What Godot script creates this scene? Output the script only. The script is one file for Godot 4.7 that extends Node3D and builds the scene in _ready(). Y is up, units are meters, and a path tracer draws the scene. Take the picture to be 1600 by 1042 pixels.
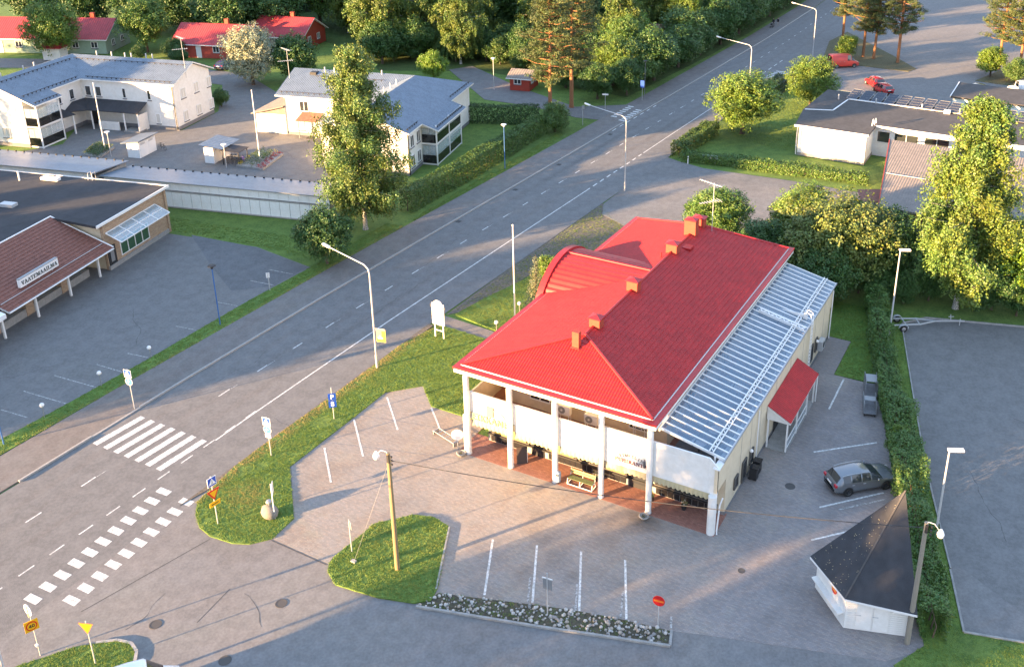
extends Node3D

# ---------------------------------------------------------------- mesh helpers
class MB:
	var v := PackedVector3Array()
	var n := PackedVector3Array()
	var c := PackedColorArray()
	var uv := PackedVector2Array()
	var col := Color(1, 1, 1)
	func _uv(p: Vector3, nn: Vector3) -> Vector2:
		var a := nn.abs()
		if a.y >= a.x and a.y >= a.z:
			return Vector2(p.x, p.z)
		if a.x >= a.z:
			return Vector2(p.z, -p.y)
		return Vector2(p.x, -p.y)
	func tri(a: Vector3, b: Vector3, d: Vector3) -> void:
		var nn := (b - a).cross(d - a)
		if nn.length_squared() < 1e-14:
			return
		nn = nn.normalized()
		for p in [a, d, b]:
			v.append(p)
			n.append(nn)
			c.append(col)
			uv.append(_uv(p, nn))
	func quad(a: Vector3, b: Vector3, d: Vector3, e: Vector3) -> void:
		tri(a, b, d)
		tri(a, d, e)
	func tris(a: Vector3, b: Vector3, d: Vector3, na: Vector3, nb: Vector3, nd: Vector3) -> void:
		v.append(a); v.append(d); v.append(b)
		n.append(na); n.append(nd); n.append(nb)
		for p in [a, d, b]:
			c.append(col)
			uv.append(_uv(p, na))
	func box(o: Vector3, s: Vector3, b := Basis.IDENTITY) -> void:
		var h := s * 0.5
		var p: Array[Vector3] = []
		for i in 8:
			p.append(o + b * Vector3(h.x if i & 1 else -h.x, h.y if i & 2 else -h.y, h.z if i & 4 else -h.z))
		quad(p[4], p[5], p[7], p[6])
		quad(p[1], p[0], p[2], p[3])
		quad(p[5], p[1], p[3], p[7])
		quad(p[0], p[4], p[6], p[2])
		quad(p[6], p[7], p[3], p[2])
		quad(p[0], p[1], p[5], p[4])
	func bar(a: Vector3, b: Vector3, w: float, h: float) -> void:
		var d := b - a
		var z := d.normalized()
		var up := Vector3.UP if absf(z.y) < 0.95 else Vector3.RIGHT
		var x := up.cross(z).normalized()
		box((a + b) * 0.5, Vector3(w, h, d.length()), Basis(x, z.cross(x), z))
	func tube(pts: Array, rad: Array, sides := 8, cap := true) -> void:
		var rings: Array = []
		var nors: Array = []
		for i in pts.size():
			var p: Vector3 = pts[i]
			var q0: Vector3 = pts[maxi(i - 1, 0)]
			var q1: Vector3 = pts[mini(i + 1, pts.size() - 1)]
			var d := (q1 - q0).normalized()
			var up := Vector3.UP if absf(d.y) < 0.9 else Vector3.RIGHT
			var x := up.cross(d).normalized()
			var y := d.cross(x)
			var ring: Array = []
			var nr: Array = []
			for k in sides:
				var t := TAU * k / sides
				var o := x * cos(t) + y * sin(t)
				ring.append(p + o * float(rad[i]))
				nr.append(o)
			rings.append(ring)
			nors.append(nr)
		for i in pts.size() - 1:
			for k in sides:
				var m := (k + 1) % sides
				tris(rings[i][k], rings[i][m], rings[i + 1][m], nors[i][k], nors[i][m], nors[i + 1][m])
				tris(rings[i][k], rings[i + 1][m], rings[i + 1][k], nors[i][k], nors[i + 1][m], nors[i + 1][k])
		if cap:
			var e := pts.size() - 1
			for k in range(1, sides - 1):
				tri(rings[0][0], rings[0][k + 1], rings[0][k])
				tri(rings[e][0], rings[e][k], rings[e][k + 1])
	func lathe(o: Vector3, prof: Array, sides := 12, b := Basis.IDENTITY) -> void:
		for i in prof.size() - 1:
			var p: Vector2 = prof[i]
			var q: Vector2 = prof[i + 1]
			var nd := Vector2(q.y - p.y, p.x - q.x).normalized()
			for k in sides:
				var t0 := TAU * k / sides
				var t1 := TAU * (k + 1) / sides
				var d0 := Vector3(cos(t0), 0, -sin(t0))
				var d1 := Vector3(cos(t1), 0, -sin(t1))
				var a := o + b * (d0 * p.x + Vector3(0, p.y, 0))
				var e := o + b * (d1 * p.x + Vector3(0, p.y, 0))
				var f := o + b * (d1 * q.x + Vector3(0, q.y, 0))
				var g := o + b * (d0 * q.x + Vector3(0, q.y, 0))
				var n0 := b * (d0 * nd.x + Vector3(0, nd.y, 0))
				var n1 := b * (d1 * nd.x + Vector3(0, nd.y, 0))
				if p.x > 0.0001:
					tris(a, e, f, n0, n1, n1)
				if q.x > 0.0001:
					tris(a, f, g, n0, n1, n0)
	func ball(o: Vector3, r: Vector3, sides := 10, rows := 6) -> void:
		for i in rows:
			var p0 := -PI / 2 + PI * i / rows
			var p1 := -PI / 2 + PI * (i + 1) / rows
			for k in sides:
				var t0 := TAU * k / sides
				var t1 := TAU * (k + 1) / sides
				var a := Vector3(cos(p0) * cos(t0), sin(p0), -cos(p0) * sin(t0))
				var b := Vector3(cos(p0) * cos(t1), sin(p0), -cos(p0) * sin(t1))
				var d := Vector3(cos(p1) * cos(t1), sin(p1), -cos(p1) * sin(t1))
				var e := Vector3(cos(p1) * cos(t0), sin(p1), -cos(p1) * sin(t0))
				if i > 0:
					tris(o + a * r, o + b * r, o + d * r, a, b, d)
				if i < rows - 1:
					tris(o + a * r, o + d * r, o + e * r, a, d, e)
	func prism(poly: PackedVector2Array, y0: float, y1: float) -> void:
		var ids := Geometry2D.triangulate_polygon(poly)
		var flip := Geometry2D.is_polygon_clockwise(poly)
		for i in range(0, ids.size(), 3):
			var a := poly[ids[i]]
			var b := poly[ids[i + 1]]
			var d := poly[ids[i + 2]]
			var A := Vector3(a.x, y1, a.y)
			var B := Vector3(b.x, y1, b.y)
			var D := Vector3(d.x, y1, d.y)
			if (B - A).cross(D - A).y < 0:
				tri(A, D, B)
			else:
				tri(A, B, D)
		if y0 < y1:
			for i in poly.size():
				var a := poly[i]
				var b := poly[(i + 1) % poly.size()]
				if flip:
					var t := a
					a = b
					b = t
				quad(Vector3(b.x, y0, b.y), Vector3(a.x, y0, a.y), Vector3(a.x, y1, a.y), Vector3(b.x, y1, b.y))
	func slab(pts: Array, thick: float) -> void:
		# flat polygon in space with a thickness downwards
		var nn := Vector3.ZERO
		for i in pts.size():
			nn += (pts[i] as Vector3).cross(pts[(i + 1) % pts.size()])
		nn = nn.normalized()
		var q := pts.duplicate()
		if nn.y < 0:
			q.reverse()
			nn = -nn
		var x := ((q[1] as Vector3) - (q[0] as Vector3)).normalized()
		var y := nn.cross(x)
		var flat := PackedVector2Array()
		for p in q:
			flat.append(Vector2((p - q[0]).dot(x), (p - q[0]).dot(y)))
		var ids := Geometry2D.triangulate_polygon(flat)
		var dn := Vector3(0, -thick, 0)
		for i in range(0, ids.size(), 3):
			var a: Vector3 = q[ids[i]]
			var b: Vector3 = q[ids[i + 1]]
			var d: Vector3 = q[ids[i + 2]]
			if (b - a).cross(d - a).dot(nn) < 0:
				var t := b
				b = d
				d = t
			tri(a, b, d)
			tri(a + dn, d + dn, b + dn)
		for i in q.size():
			var a: Vector3 = q[i]
			var b: Vector3 = q[(i + 1) % q.size()]
			quad(a + dn, b + dn, b, a)
	func mesh() -> ArrayMesh:
		var ar := []
		ar.resize(Mesh.ARRAY_MAX)
		ar[Mesh.ARRAY_VERTEX] = v
		ar[Mesh.ARRAY_NORMAL] = n
		ar[Mesh.ARRAY_COLOR] = c
		ar[Mesh.ARRAY_TEX_UV] = uv
		var m := ArrayMesh.new()
		if v.size() > 0:
			m.add_surface_from_arrays(Mesh.PRIMITIVE_TRIANGLES, ar)
		return m

var M := {}
var rng := RandomNumberGenerator.new()
var used := {}
var boxes := {}
var nz := FastNoiseLite.new()

func numbered(s: String) -> String:
	if not used.has(s):
		used[s] = 0
		return s
	used[s] += 1
	return "%s_%03d" % [s, used[s]]
func tag(o: Node, label: String, category: String, group := "") -> void:
	o.set_meta("label", label)
	o.set_meta("category", category)
	if group:
		o.set_meta("group", group)
func thing(called: String, label: String, category: String, at := Vector3.ZERO, turn := 0.0, group := "") -> Node3D:
	var o := Node3D.new()
	o.name = numbered(called)
	add_child(o)
	o.position = at
	o.rotation.y = turn
	tag(o, label, category, group)
	return o
func part(par: Node, called: String, m: Mesh, mt: Material, at := Vector3.ZERO) -> MeshInstance3D:
	var o := MeshInstance3D.new()
	o.name = called if par != self else numbered(called)
	o.mesh = m
	o.material_override = mt
	o.position = at
	par.add_child(o, true)
	return o
func bx(par: Node, called: String, o: Vector3, s: Vector3, mt: Material, turn := 0.0) -> MeshInstance3D:
	var key := "%.3f_%.3f_%.3f" % [s.x, s.y, s.z]
	if not boxes.has(key):
		var b := MB.new()
		b.box(Vector3.ZERO, s)
		boxes[key] = b.mesh()
	var p := part(par, called, boxes[key], mt, o)
	p.rotation.y = turn
	return p
func struct(called: String, m: Mesh, mt: Material) -> MeshInstance3D:
	var o := part(self, called, m, mt)
	o.set_meta("kind", "structure")
	return o
func dup(root: Node3D, called: String, at: Vector3, turn: float, label := "", category := "", group := "") -> Node3D:
	var r: Node3D = root.duplicate()
	r.name = numbered(called)
	add_child(r)
	r.position = at
	r.rotation.y = turn
	if label:
		tag(r, label, category, group)
	return r
func V2(a: Array) -> PackedVector2Array:
	var p := PackedVector2Array()
	for i in range(0, a.size(), 2):
		p.append(Vector2(a[i], a[i + 1]))
	return p

# ---------------------------------------------------------------- materials
func lin(r: float, g: float, b: float) -> Color:
	return Color(r, g, b).linear_to_srgb()
func noise_tex(size: int, layers: Array, c0: Color, c1: Color, gain := 1.0) -> ImageTexture:
	var sum := PackedFloat32Array()
	sum.resize(size * size)
	for l in layers:
		var f := FastNoiseLite.new()
		f.seed = int(l[2])
		f.noise_type = FastNoiseLite.TYPE_SIMPLEX_SMOOTH
		f.frequency = float(l[0]) / size
		f.fractal_octaves = int(l[3]) if l.size() > 3 else 3
		var d := f.get_seamless_image(size, size).get_data()
		var w := float(l[1])
		for i in size * size:
			sum[i] += (d[i] / 255.0 - 0.5) * w
	var out := PackedByteArray()
	out.resize(size * size * 3)
	var lut: Array = []
	for k in 256:
		var q := c0.lerp(c1, k / 255.0).linear_to_srgb()
		lut.append([int(clampf(q.r, 0, 1) * 255), int(clampf(q.g, 0, 1) * 255), int(clampf(q.b, 0, 1) * 255)])
	for i in size * size:
		var k := int(clampf(0.5 + sum[i] * gain, 0, 1) * 255)
		var q: Array = lut[k]
		out[i * 3] = q[0]
		out[i * 3 + 1] = q[1]
		out[i * 3 + 2] = q[2]
	return ImageTexture.create_from_image(Image.create_from_data(size, size, false, Image.FORMAT_RGB8, out))
func relief(size: int, freq: float, sd: int, strength: float) -> ImageTexture:
	var f := FastNoiseLite.new()
	f.seed = sd
	f.frequency = freq / size
	f.fractal_octaves = 3
	var im := f.get_seamless_image(size, size)
	im.convert(Image.FORMAT_RGBA8)
	im.bump_map_to_normal_map(strength)
	return ImageTexture.create_from_image(im)
func mt(key: String, c: Color, rough := 0.7, metal := 0.0, tex: Texture2D = null, period := 1.0, nrm: Texture2D = null, nscale := 1.0) -> StandardMaterial3D:
	var m := StandardMaterial3D.new()
	m.albedo_color = c
	m.roughness = rough
	m.metallic = metal
	m.cull_mode = BaseMaterial3D.CULL_DISABLED
	if tex:
		m.albedo_texture = tex
	if nrm:
		m.normal_enabled = true
		m.normal_texture = nrm
		m.normal_scale = nscale
	m.uv1_scale = Vector3.ONE / period
	M[key] = m
	return m
func paver_tex(size: int, nx: int, ny: int, joint: float, tones: Array, jc: Color) -> Array:
	var r := RandomNumberGenerator.new()
	r.seed = 77
	var fine := FastNoiseLite.new()
	fine.frequency = 0.09
	var tone: Array = []
	for i in nx * ny:
		var t: Color = tones[r.randi() % tones.size()]
		var k := r.randf_range(0.86, 1.1)
		tone.append(Color(t.r * k, t.g * k, t.b * k))
	var im := Image.create(size, size, false, Image.FORMAT_RGB8)
	var hm := Image.create(size, size, false, Image.FORMAT_RGBA8)
	for y in size:
		var fy := float(y) / size * ny
		var iy := int(fy)
		for x in size:
			var fx := float(x) / size * nx + (0.5 if iy % 2 else 0.0)
			var ix := int(fx) % nx
			var ex := minf(fposmod(fx, 1.0), 1.0 - fposmod(fx, 1.0)) * ny / nx * 2.0
			var ey := minf(fposmod(fy, 1.0), 1.0 - fposmod(fy, 1.0))
			var e := minf(ex, ey)
			var g := 0.92 + 0.16 * fine.get_noise_2d(x, y)
			if e < joint:
				im.set_pixel(x, y, Color(jc.r * g, jc.g * g, jc.b * g).linear_to_srgb())
				hm.set_pixel(x, y, Color(0.2, 0.2, 0.2))
			else:
				var t: Color = tone[iy * nx + ix]
				im.set_pixel(x, y, Color(t.r * g, t.g * g, t.b * g).linear_to_srgb())
				var hh := clampf(0.55 + (e - joint) * 2.5, 0, 0.9)
				hm.set_pixel(x, y, Color(hh, hh, hh))
	hm.bump_map_to_normal_map(1.6)
	return [ImageTexture.create_from_image(im), ImageTexture.create_from_image(hm)]
func vcol(m: StandardMaterial3D) -> StandardMaterial3D:
	m.vertex_color_use_as_albedo = true
	return m

func make_materials() -> void:
	var K := Color(1, 1, 1)
	var speck := noise_tex(512, [[150, 1.3, 3, 2], [22, 0.7, 4], [5, 0.6, 5]], Color(0.62, 0.62, 0.62), Color(1, 1, 1))
	var fine_n := relief(512, 130, 9, 2.0)
	vcol(mt("asphalt", lin(0.194, 0.19, 0.185), 0.88, 0, speck, 7.0, fine_n, 0.5))
	vcol(mt("asphalt_old", lin(0.235, 0.226, 0.216), 0.92, 0, speck, 5.0, fine_n, 0.6))
	vcol(mt("path", lin(0.21, 0.196, 0.186), 0.92, 0, speck, 6.0, fine_n, 0.5))
	var pv := paver_tex(1024, 14, 28, 0.07, [Color(0.31, 0.276, 0.246), Color(0.285, 0.258, 0.234), Color(0.325, 0.276, 0.238), Color(0.295, 0.268, 0.246)], Color(0.195, 0.174, 0.158))
	vcol(mt("paver", K, 0.86, 0, pv[0], 2.8, pv[1], 0.45))
	var pt := paver_tex(512, 10, 20, 0.08, [Color(0.32, 0.14, 0.1), Color(0.29, 0.125, 0.09), Color(0.34, 0.16, 0.115)], Color(0.15, 0.085, 0.065))
	vcol(mt("terracotta", K, 0.8, 0, pt[0], 2.0, pt[1], 0.7))
	var br := paver_tex(512, 8, 28, 0.09, [Color(0.44, 0.29, 0.17), Color(0.4, 0.255, 0.15), Color(0.47, 0.33, 0.2), Color(0.36, 0.22, 0.13)], Color(0.4, 0.37, 0.33))
	mt("brick", K, 0.85, 0, br[0], 2.1, br[1], 0.5)
	var gt := noise_tex(512, [[120, 1.2, 13, 2], [26, 0.8, 14], [6, 0.8, 15]], Color(0.07, 0.135, 0.022), Color(0.155, 0.24, 0.045))
	vcol(mt("grass", K, 0.95, 0, gt, 9.0, relief(512, 90, 19, 4.0), 0.8))
	var soil := noise_tex(512, [[90, 1.0, 23, 2], [14, 0.9, 24]], Color(0.07, 0.058, 0.045), Color(0.2, 0.175, 0.14))
	vcol(mt("soil", K, 0.95, 0, soil, 4.0, fine_n, 1.0))
	mt("paint", lin(0.72, 0.71, 0.68), 0.75, 0, noise_tex(256, [[70, 1.5, 31, 4], [12, 1.0, 32]], Color(0.42, 0.42, 0.41), Color(1, 1, 1), 1.3), 3.1)
	M.paint.albedo_color = lin(0.8, 0.79, 0.76)
	mt("paint_worn", lin(0.5, 0.49, 0.47), 0.8, 0, noise_tex(256, [[50, 1.6, 33, 3], [9, 1.2, 34]], Color(0.3, 0.29, 0.28), Color(1, 1, 1), 1.8), 2.2)
	mt("granite", lin(0.42, 0.4, 0.37), 0.85, 0, speck, 1.5)
	mt("concrete", lin(0.36, 0.35, 0.33), 0.9, 0, speck, 2.5)
	var wallt := noise_tex(512, [[70, 0.5, 41, 2], [9, 0.7, 42], [3, 0.6, 43]], Color(0.86, 0.85, 0.83), Color(1, 1, 1))
	mt("white_wall", lin(0.78, 0.76, 0.72), 0.85, 0, wallt, 5.0)
	mt("white_paint", lin(0.8, 0.79, 0.76), 0.5, 0, wallt, 4.0)
	mt("cream_wall", lin(0.66, 0.57, 0.42), 0.85, 0, wallt, 5.0)
	mt("panel_white", lin(0.83, 0.83, 0.82), 0.55, 0, wallt, 3.0)
	mt("plinth", lin(0.22, 0.22, 0.23), 0.9, 0, speck, 3.0)
	var dust := noise_tex(512, [[70, 0.7, 51, 3], [16, 0.9, 52], [4, 0.7, 53]], Color(0.66, 0.67, 0.68), Color(1, 1, 1))
	mt("red_roof", lin(0.47, 0.024, 0.021), 0.45, 0, dust, 6.0)
	M.red_roof.metallic_specular = 0.45
	mt("red_trim", lin(0.46, 0.02, 0.024), 0.45, 0, dust, 4.0)
	mt("orange_brick", lin(0.42, 0.06, 0.03), 0.7, 0, dust, 1.5)
	mt("red_old", lin(0.42, 0.045, 0.05), 0.6, 0, dust, 5.0)
	mt("blue_roof", lin(0.165, 0.205, 0.255), 0.36, 0, dust, 6.0)
	mt("brown_tile", lin(0.25, 0.105, 0.075), 0.85, 0, noise_tex(512, [[60, 1.2, 61, 3], [8, 1, 62]], Color(0.6, 0.58, 0.58), Color(1, 1, 1)), 4.0)
	mt("fibre_roof", lin(0.26, 0.22, 0.19), 0.9, 0, dust, 5.0)
	var bit := noise_tex(512, [[160, 0.9, 71, 2], [12, 0.7, 72], [3, 0.7, 73]], Color(0.6, 0.6, 0.6), Color(1, 1, 1))
	mt("bitumen", lin(0.045, 0.046, 0.052), 0.9, 0, bit, 8.0)
	mt("bitumen_grey", lin(0.085, 0.08, 0.078), 0.9, 0, bit, 8.0)
	mt("dark_glass", lin(0.03, 0.035, 0.04), 0.06)
	M.dark_glass.metallic_specular = 0.7
	mt("blind", lin(0.62, 0.6, 0.55), 0.7, 0, wallt, 2.0)
	mt("yellow_blind", lin(0.6, 0.46, 0.1), 0.8)
	var g := mt("roof_glass", Color(0.38, 0.5, 0.6, 0.36), 0.03)
	g.transparency = BaseMaterial3D.TRANSPARENCY_ALPHA
	var sg := mt("smoke_glass", Color(0.05, 0.055, 0.06, 0.72), 0.04)
	sg.transparency = BaseMaterial3D.TRANSPARENCY_ALPHA
	var cg := mt("clear_glass", Color(0.75, 0.82, 0.85, 0.3), 0.04)
	cg.transparency = BaseMaterial3D.TRANSPARENCY_ALPHA
	mt("steel", lin(0.42, 0.43, 0.44), 0.45, 0.6)
	mt("galv", lin(0.5, 0.51, 0.52), 0.5, 0.3)
	mt("white_metal", lin(0.78, 0.77, 0.75), 0.4)
	mt("dark", lin(0.022, 0.022, 0.024), 0.6)
	mt("black_tile", lin(0.02, 0.02, 0.022), 0.2)
	mt("blue_metal", lin(0.05, 0.14, 0.36), 0.4)
	mt("sign_blue", lin(0.01, 0.07, 0.4), 0.4)
	mt("sign_cyan", lin(0.05, 0.3, 0.42), 0.4)
	mt("sign_red", lin(0.6, 0.015, 0.015), 0.4)
	mt("sign_yellow", lin(0.85, 0.42, 0.01), 0.4)
	mt("sign_back", lin(0.3, 0.31, 0.32), 0.5, 0.4)
	mt("green_sign", lin(0.45, 0.7, 0.05), 0.5)
	mt("pole_wood", lin(0.3, 0.225, 0.12), 0.85, 0, noise_tex(256, [[10, 1.0, 81, 4]], Color(0.6, 0.58, 0.55), Color(1, 1, 1)), 0.6)
	mt("bench_green", lin(0.1, 0.13, 0.06), 0.6)
	mt("bench_yellow", lin(0.4, 0.34, 0.14), 0.6)
	mt("rubber", lin(0.02, 0.02, 0.02), 0.85)
	mt("rim", lin(0.12, 0.12, 0.125), 0.35, 0.7)
	mt("rim_light", lin(0.4, 0.4, 0.42), 0.35, 0.7)
	mt("car_grey", lin(0.2, 0.21, 0.225), 0.26, 0.45)
	mt("car_red", lin(0.5, 0.012, 0.016), 0.25)
	mt("van_red", lin(0.52, 0.06, 0.045), 0.4)
	mt("car_white", lin(0.75, 0.75, 0.74), 0.3)
	mt("car_blue", lin(0.015, 0.02, 0.11), 0.25)
	mt("car_black", lin(0.03, 0.035, 0.045), 0.25)
	for k in ["car_grey", "car_red", "car_white", "car_blue", "car_black"]:
		M[k].clearcoat_enabled = true
		M[k].clearcoat = 0.8
		M[k].clearcoat_roughness = 0.08
	mt("tail_light", lin(0.5, 0.02, 0.03), 0.15)
	mt("head_light", lin(0.7, 0.7, 0.68), 0.1)
	mt("stone", lin(0.25, 0.235, 0.21), 0.9, 0, speck, 0.9)
	mt("pebble_a", lin(0.55, 0.53, 0.49), 0.8, 0, speck, 0.7)
	mt("pebble_b", lin(0.3, 0.29, 0.28), 0.8, 0, speck, 0.7)
	mt("pebble_c", lin(0.42, 0.37, 0.31), 0.8, 0, speck, 0.7)
	mt("solar", lin(0.03, 0.034, 0.05), 0.12)
	mt("green_wall", lin(0.3, 0.4, 0.31), 0.85, 0, wallt, 4.0)
	mt("red_wall", lin(0.42, 0.07, 0.05), 0.85, 0, wallt, 4.0)
	mt("rust_wall", lin(0.36, 0.05, 0.03), 0.85, 0, wallt, 4.0)
	mt("skin", lin(0.5, 0.32, 0.24), 0.6)
	vcol(mt("cloth", K, 0.9))
	mt("wire", lin(0.04, 0.04, 0.042), 0.7)
	mt("wire_grey", lin(0.28, 0.28, 0.28), 0.6)
	mt("flower_red", lin(0.55, 0.03, 0.04), 0.8)
	mt("flower_yellow", lin(0.7, 0.5, 0.02), 0.8)
	mt("purple", lin(0.09, 0.05, 0.3), 0.7)
	mt("mailbox", lin(0.2, 0.27, 0.22), 0.5)
	var bark := noise_tex(256, [[14, 1.3, 91, 4], [60, 0.6, 92]], Color(0.45, 0.42, 0.4), Color(1, 1, 1))
	mt("bark", lin(0.13, 0.1, 0.075), 0.95, 0, bark, 0.8)
	mt("bark_birch", lin(0.62, 0.6, 0.56), 0.85, 0, noise_tex(256, [[12, 2.0, 95, 3]], Color(0.12, 0.11, 0.1), Color(1, 1, 1), 2.2), 0.9)
	mt("bark_pine", lin(0.36, 0.17, 0.08), 0.9, 0, bark, 0.9)
	for a in [["leaf", 0.5, 0.6], ["leaf_wax", 0.38, 0.4]]:
		var lm := vcol(mt(a[0], K, a[1]))
		lm.backlight_enabled = true
		lm.backlight = Color(0.32, 0.38, 0.11)
	var nd := vcol(mt("needle", K, 0.6))
	nd.backlight_enabled = true
	nd.backlight = Color(0.14, 0.16, 0.05)
	var gm := vcol(mt("blade", K, 0.6))
	gm.backlight_enabled = true
	gm.backlight = Color(0.3, 0.34, 0.1)

# ---------------------------------------------------------------- vegetation
func leaf(b: MB, p: Vector3, nrm: Vector3, s: float, asp: float, c: Color) -> void:
	var up := Vector3.UP if absf(nrm.y) < 0.9 else Vector3.RIGHT
	var x := up.cross(nrm).normalized()
	var y := nrm.cross(x)
	var t := rng.randf() * TAU
	var d := x * cos(t) + y * sin(t)
	var e := nrm.cross(d)
	var a := p - d * s * 0.5
	var m := p + d * s * 0.5
	var l := p + e * s * asp * 0.5 + nrm * s * 0.08
	var r := p - e * s * asp * 0.5 + nrm * s * 0.08
	b.col = c
	b.tri(a, r, m)
	b.tri(a, m, l)
func rdir() -> Vector3:
	var z := rng.randf_range(-1, 1)
	var t := rng.randf() * TAU
	var q := sqrt(1 - z * z)
	return Vector3(q * cos(t), z, q * sin(t))
func tint(c: Color, spread := 0.25) -> Color:
	var k := 1.0 + rng.randf_range(-spread, spread)
	var w := rng.randf_range(-0.12, 0.16)
	return Color(c.r * k * (1 + w), c.g * k, c.b * k * (1 - w))
func clump(b: MB, p: Vector3, r: Vector3, out: Vector3, cnt: int, s: float, asp: float, c: Color) -> void:
	var cc := tint(c, 0.22)
	for i in cnt:
		var d := rdir()
		var q := p + d * r * pow(rng.randf(), 0.5)
		var nn := (out * 0.7 + Vector3(0, 0.55, 0) + rdir() * 0.9).normalized()
		leaf(b, q, nn, s * rng.randf_range(0.7, 1.25), asp, tint(cc, 0.13))
func limb_set(t: MB, h: float, y0: float, y1: float, reach: float, cnt: int, r0: float) -> void:
	for i in cnt:
		var f := (i + 0.5) / cnt
		var y := lerpf(y0, y1, f)
		var a := i * 2.4 + rng.randf() * 0.6
		var l := reach * (1.0 - 0.55 * f) * rng.randf_range(0.7, 1.0)
		var d := Vector3(cos(a), 0, sin(a))
		var p := Vector3(0, y, 0)
		var rr := r0 * (1.0 - 0.7 * f)
		t.tube([p, p + d * l * 0.4 + Vector3(0, l * 0.3, 0), p + d * l * 0.85 + Vector3(0, l * 0.62, 0)], [rr, rr * 0.6, rr * 0.18], 5, false)
# every maker gives [trunk mesh, crown mesh]
func broad(h: float, w: float, clear: float, lobes: int, per: int, s: float, c: Color, sd: int) -> Array:
	rng.seed = sd
	var t := MB.new()
	var r0 := 0.02 * h + 0.05
	var lean := Vector3(rng.randf_range(-0.03, 0.03) * h, 0, rng.randf_range(-0.03, 0.03) * h)
	t.tube([Vector3(0, -0.2, 0), Vector3(0, 0.3, 0), lean * 0.4 + Vector3(0, h * 0.35, 0), lean + Vector3(0, h * 0.8, 0)], [r0 * 1.35, r0, r0 * 0.7, r0 * 0.15], 8, false)
	limb_set(t, h, maxf(clear * 0.9, h * 0.12), h * 0.72, w * 0.52, 9, r0 * 0.5)
	var b := MB.new()
	var cy := (clear + h) * 0.5
	var ry := (h - clear) * 0.5
	for i in lobes:
		var d := rdir()
		var f := pow(rng.randf(), 0.4)
		var wide := 1.0 - 0.28 * clampf(d.y, 0, 1)
		var o := Vector3(d.x * w * 0.36 * f * wide, cy + d.y * ry * 0.72 * f, d.z * w * 0.36 * f * wide)
		var lr := w * rng.randf_range(0.12, 0.2)
		for k in per:
			var e := rdir()
			if e.y < -0.5 and rng.randf() < 0.6:
				continue
			var q := o + e * Vector3(lr, lr * 0.8, lr) * rng.randf_range(0.75, 1.05)
			clump(b, q, Vector3.ONE * s * 1.9, e, 14, s, 0.62, c)
	return [t.mesh(), b.mesh()]
func birch(h: float, w: float, clear: float, strands: int, s: float, c: Color, sd: int) -> Array:
	rng.seed = sd
	var t := MB.new()
	var r0 := 0.011 * h + 0.04
	t.tube([Vector3(0, -0.2, 0), Vector3(0, 0.4, 0), Vector3(0.15, h * 0.4, 0.05), Vector3(0.0, h * 0.72, 0.15), Vector3(0.1, h * 0.98, 0.1)], [r0 * 1.4, r0, r0 * 0.62, r0 * 0.3, 0.02], 8, false)
	var b := MB.new()
	var nb := 92
	for i in nb:
		var f := (i + rng.randf()) / nb
		var y := lerpf(clear, h * 0.97, f)
		# broad low down, drawn out to a loose point, with uneven branch lengths
		var env := w * 0.5 * (0.62 + 0.38 * smoothstep(0.0, 0.22, f)) * pow(1.0 - f, 0.62) + 0.35
		var l := env * rng.randf_range(0.55, 1.12)
		var a := i * 2.399 + rng.randf_range(-0.5, 0.5)
		var d := Vector3(cos(a), 0, sin(a))
		var rise := rng.randf_range(0.25, 0.6) * (0.6 + f)
		var p := Vector3(0.08, y, 0.08)
		var tip := p + d * l + Vector3(0, l * rise, 0)
		var br := 0.07 * (1 - 0.7 * f) * h / 18.0
		t.tube([p, p.lerp(tip, 0.5) + Vector3(0, 0.1 * l, 0), tip], [br, br * 0.6, 0.012], 5, false)
		var cnt := int(strands / float(nb) * (0.45 + 1.1 * l / (w * 0.5)))
		var cb := tint(c, 0.14)
		for q in cnt:
			var u := pow(rng.randf(), 0.6)
			var o := p.lerp(tip, lerpf(0.08, 1.05, u)) + Vector3(rng.randf_range(-0.75, 0.75), rng.randf_range(-0.35, 0.5), rng.randf_range(-0.75, 0.75)) * (0.6 + 0.13 * l)
			var len := rng.randf_range(0.4, 1.5) * (1.25 - 0.5 * f)
			var cc := tint(cb, 0.18)
			var nl := int(len * 14) + 5
			for k in nl:
				var v := float(k) / nl
				var z := o + Vector3(rng.randf_range(-0.2, 0.2), -v * len, rng.randf_range(-0.2, 0.2)) + d * v * 0.15
				leaf(b, z, (d * 0.5 + Vector3(0, 0.4, 0) + rdir() * 0.9).normalized(), s * rng.randf_range(0.7, 1.25), 0.65, tint(cc, 0.12))
	return [t.mesh(), b.mesh()]
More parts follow.
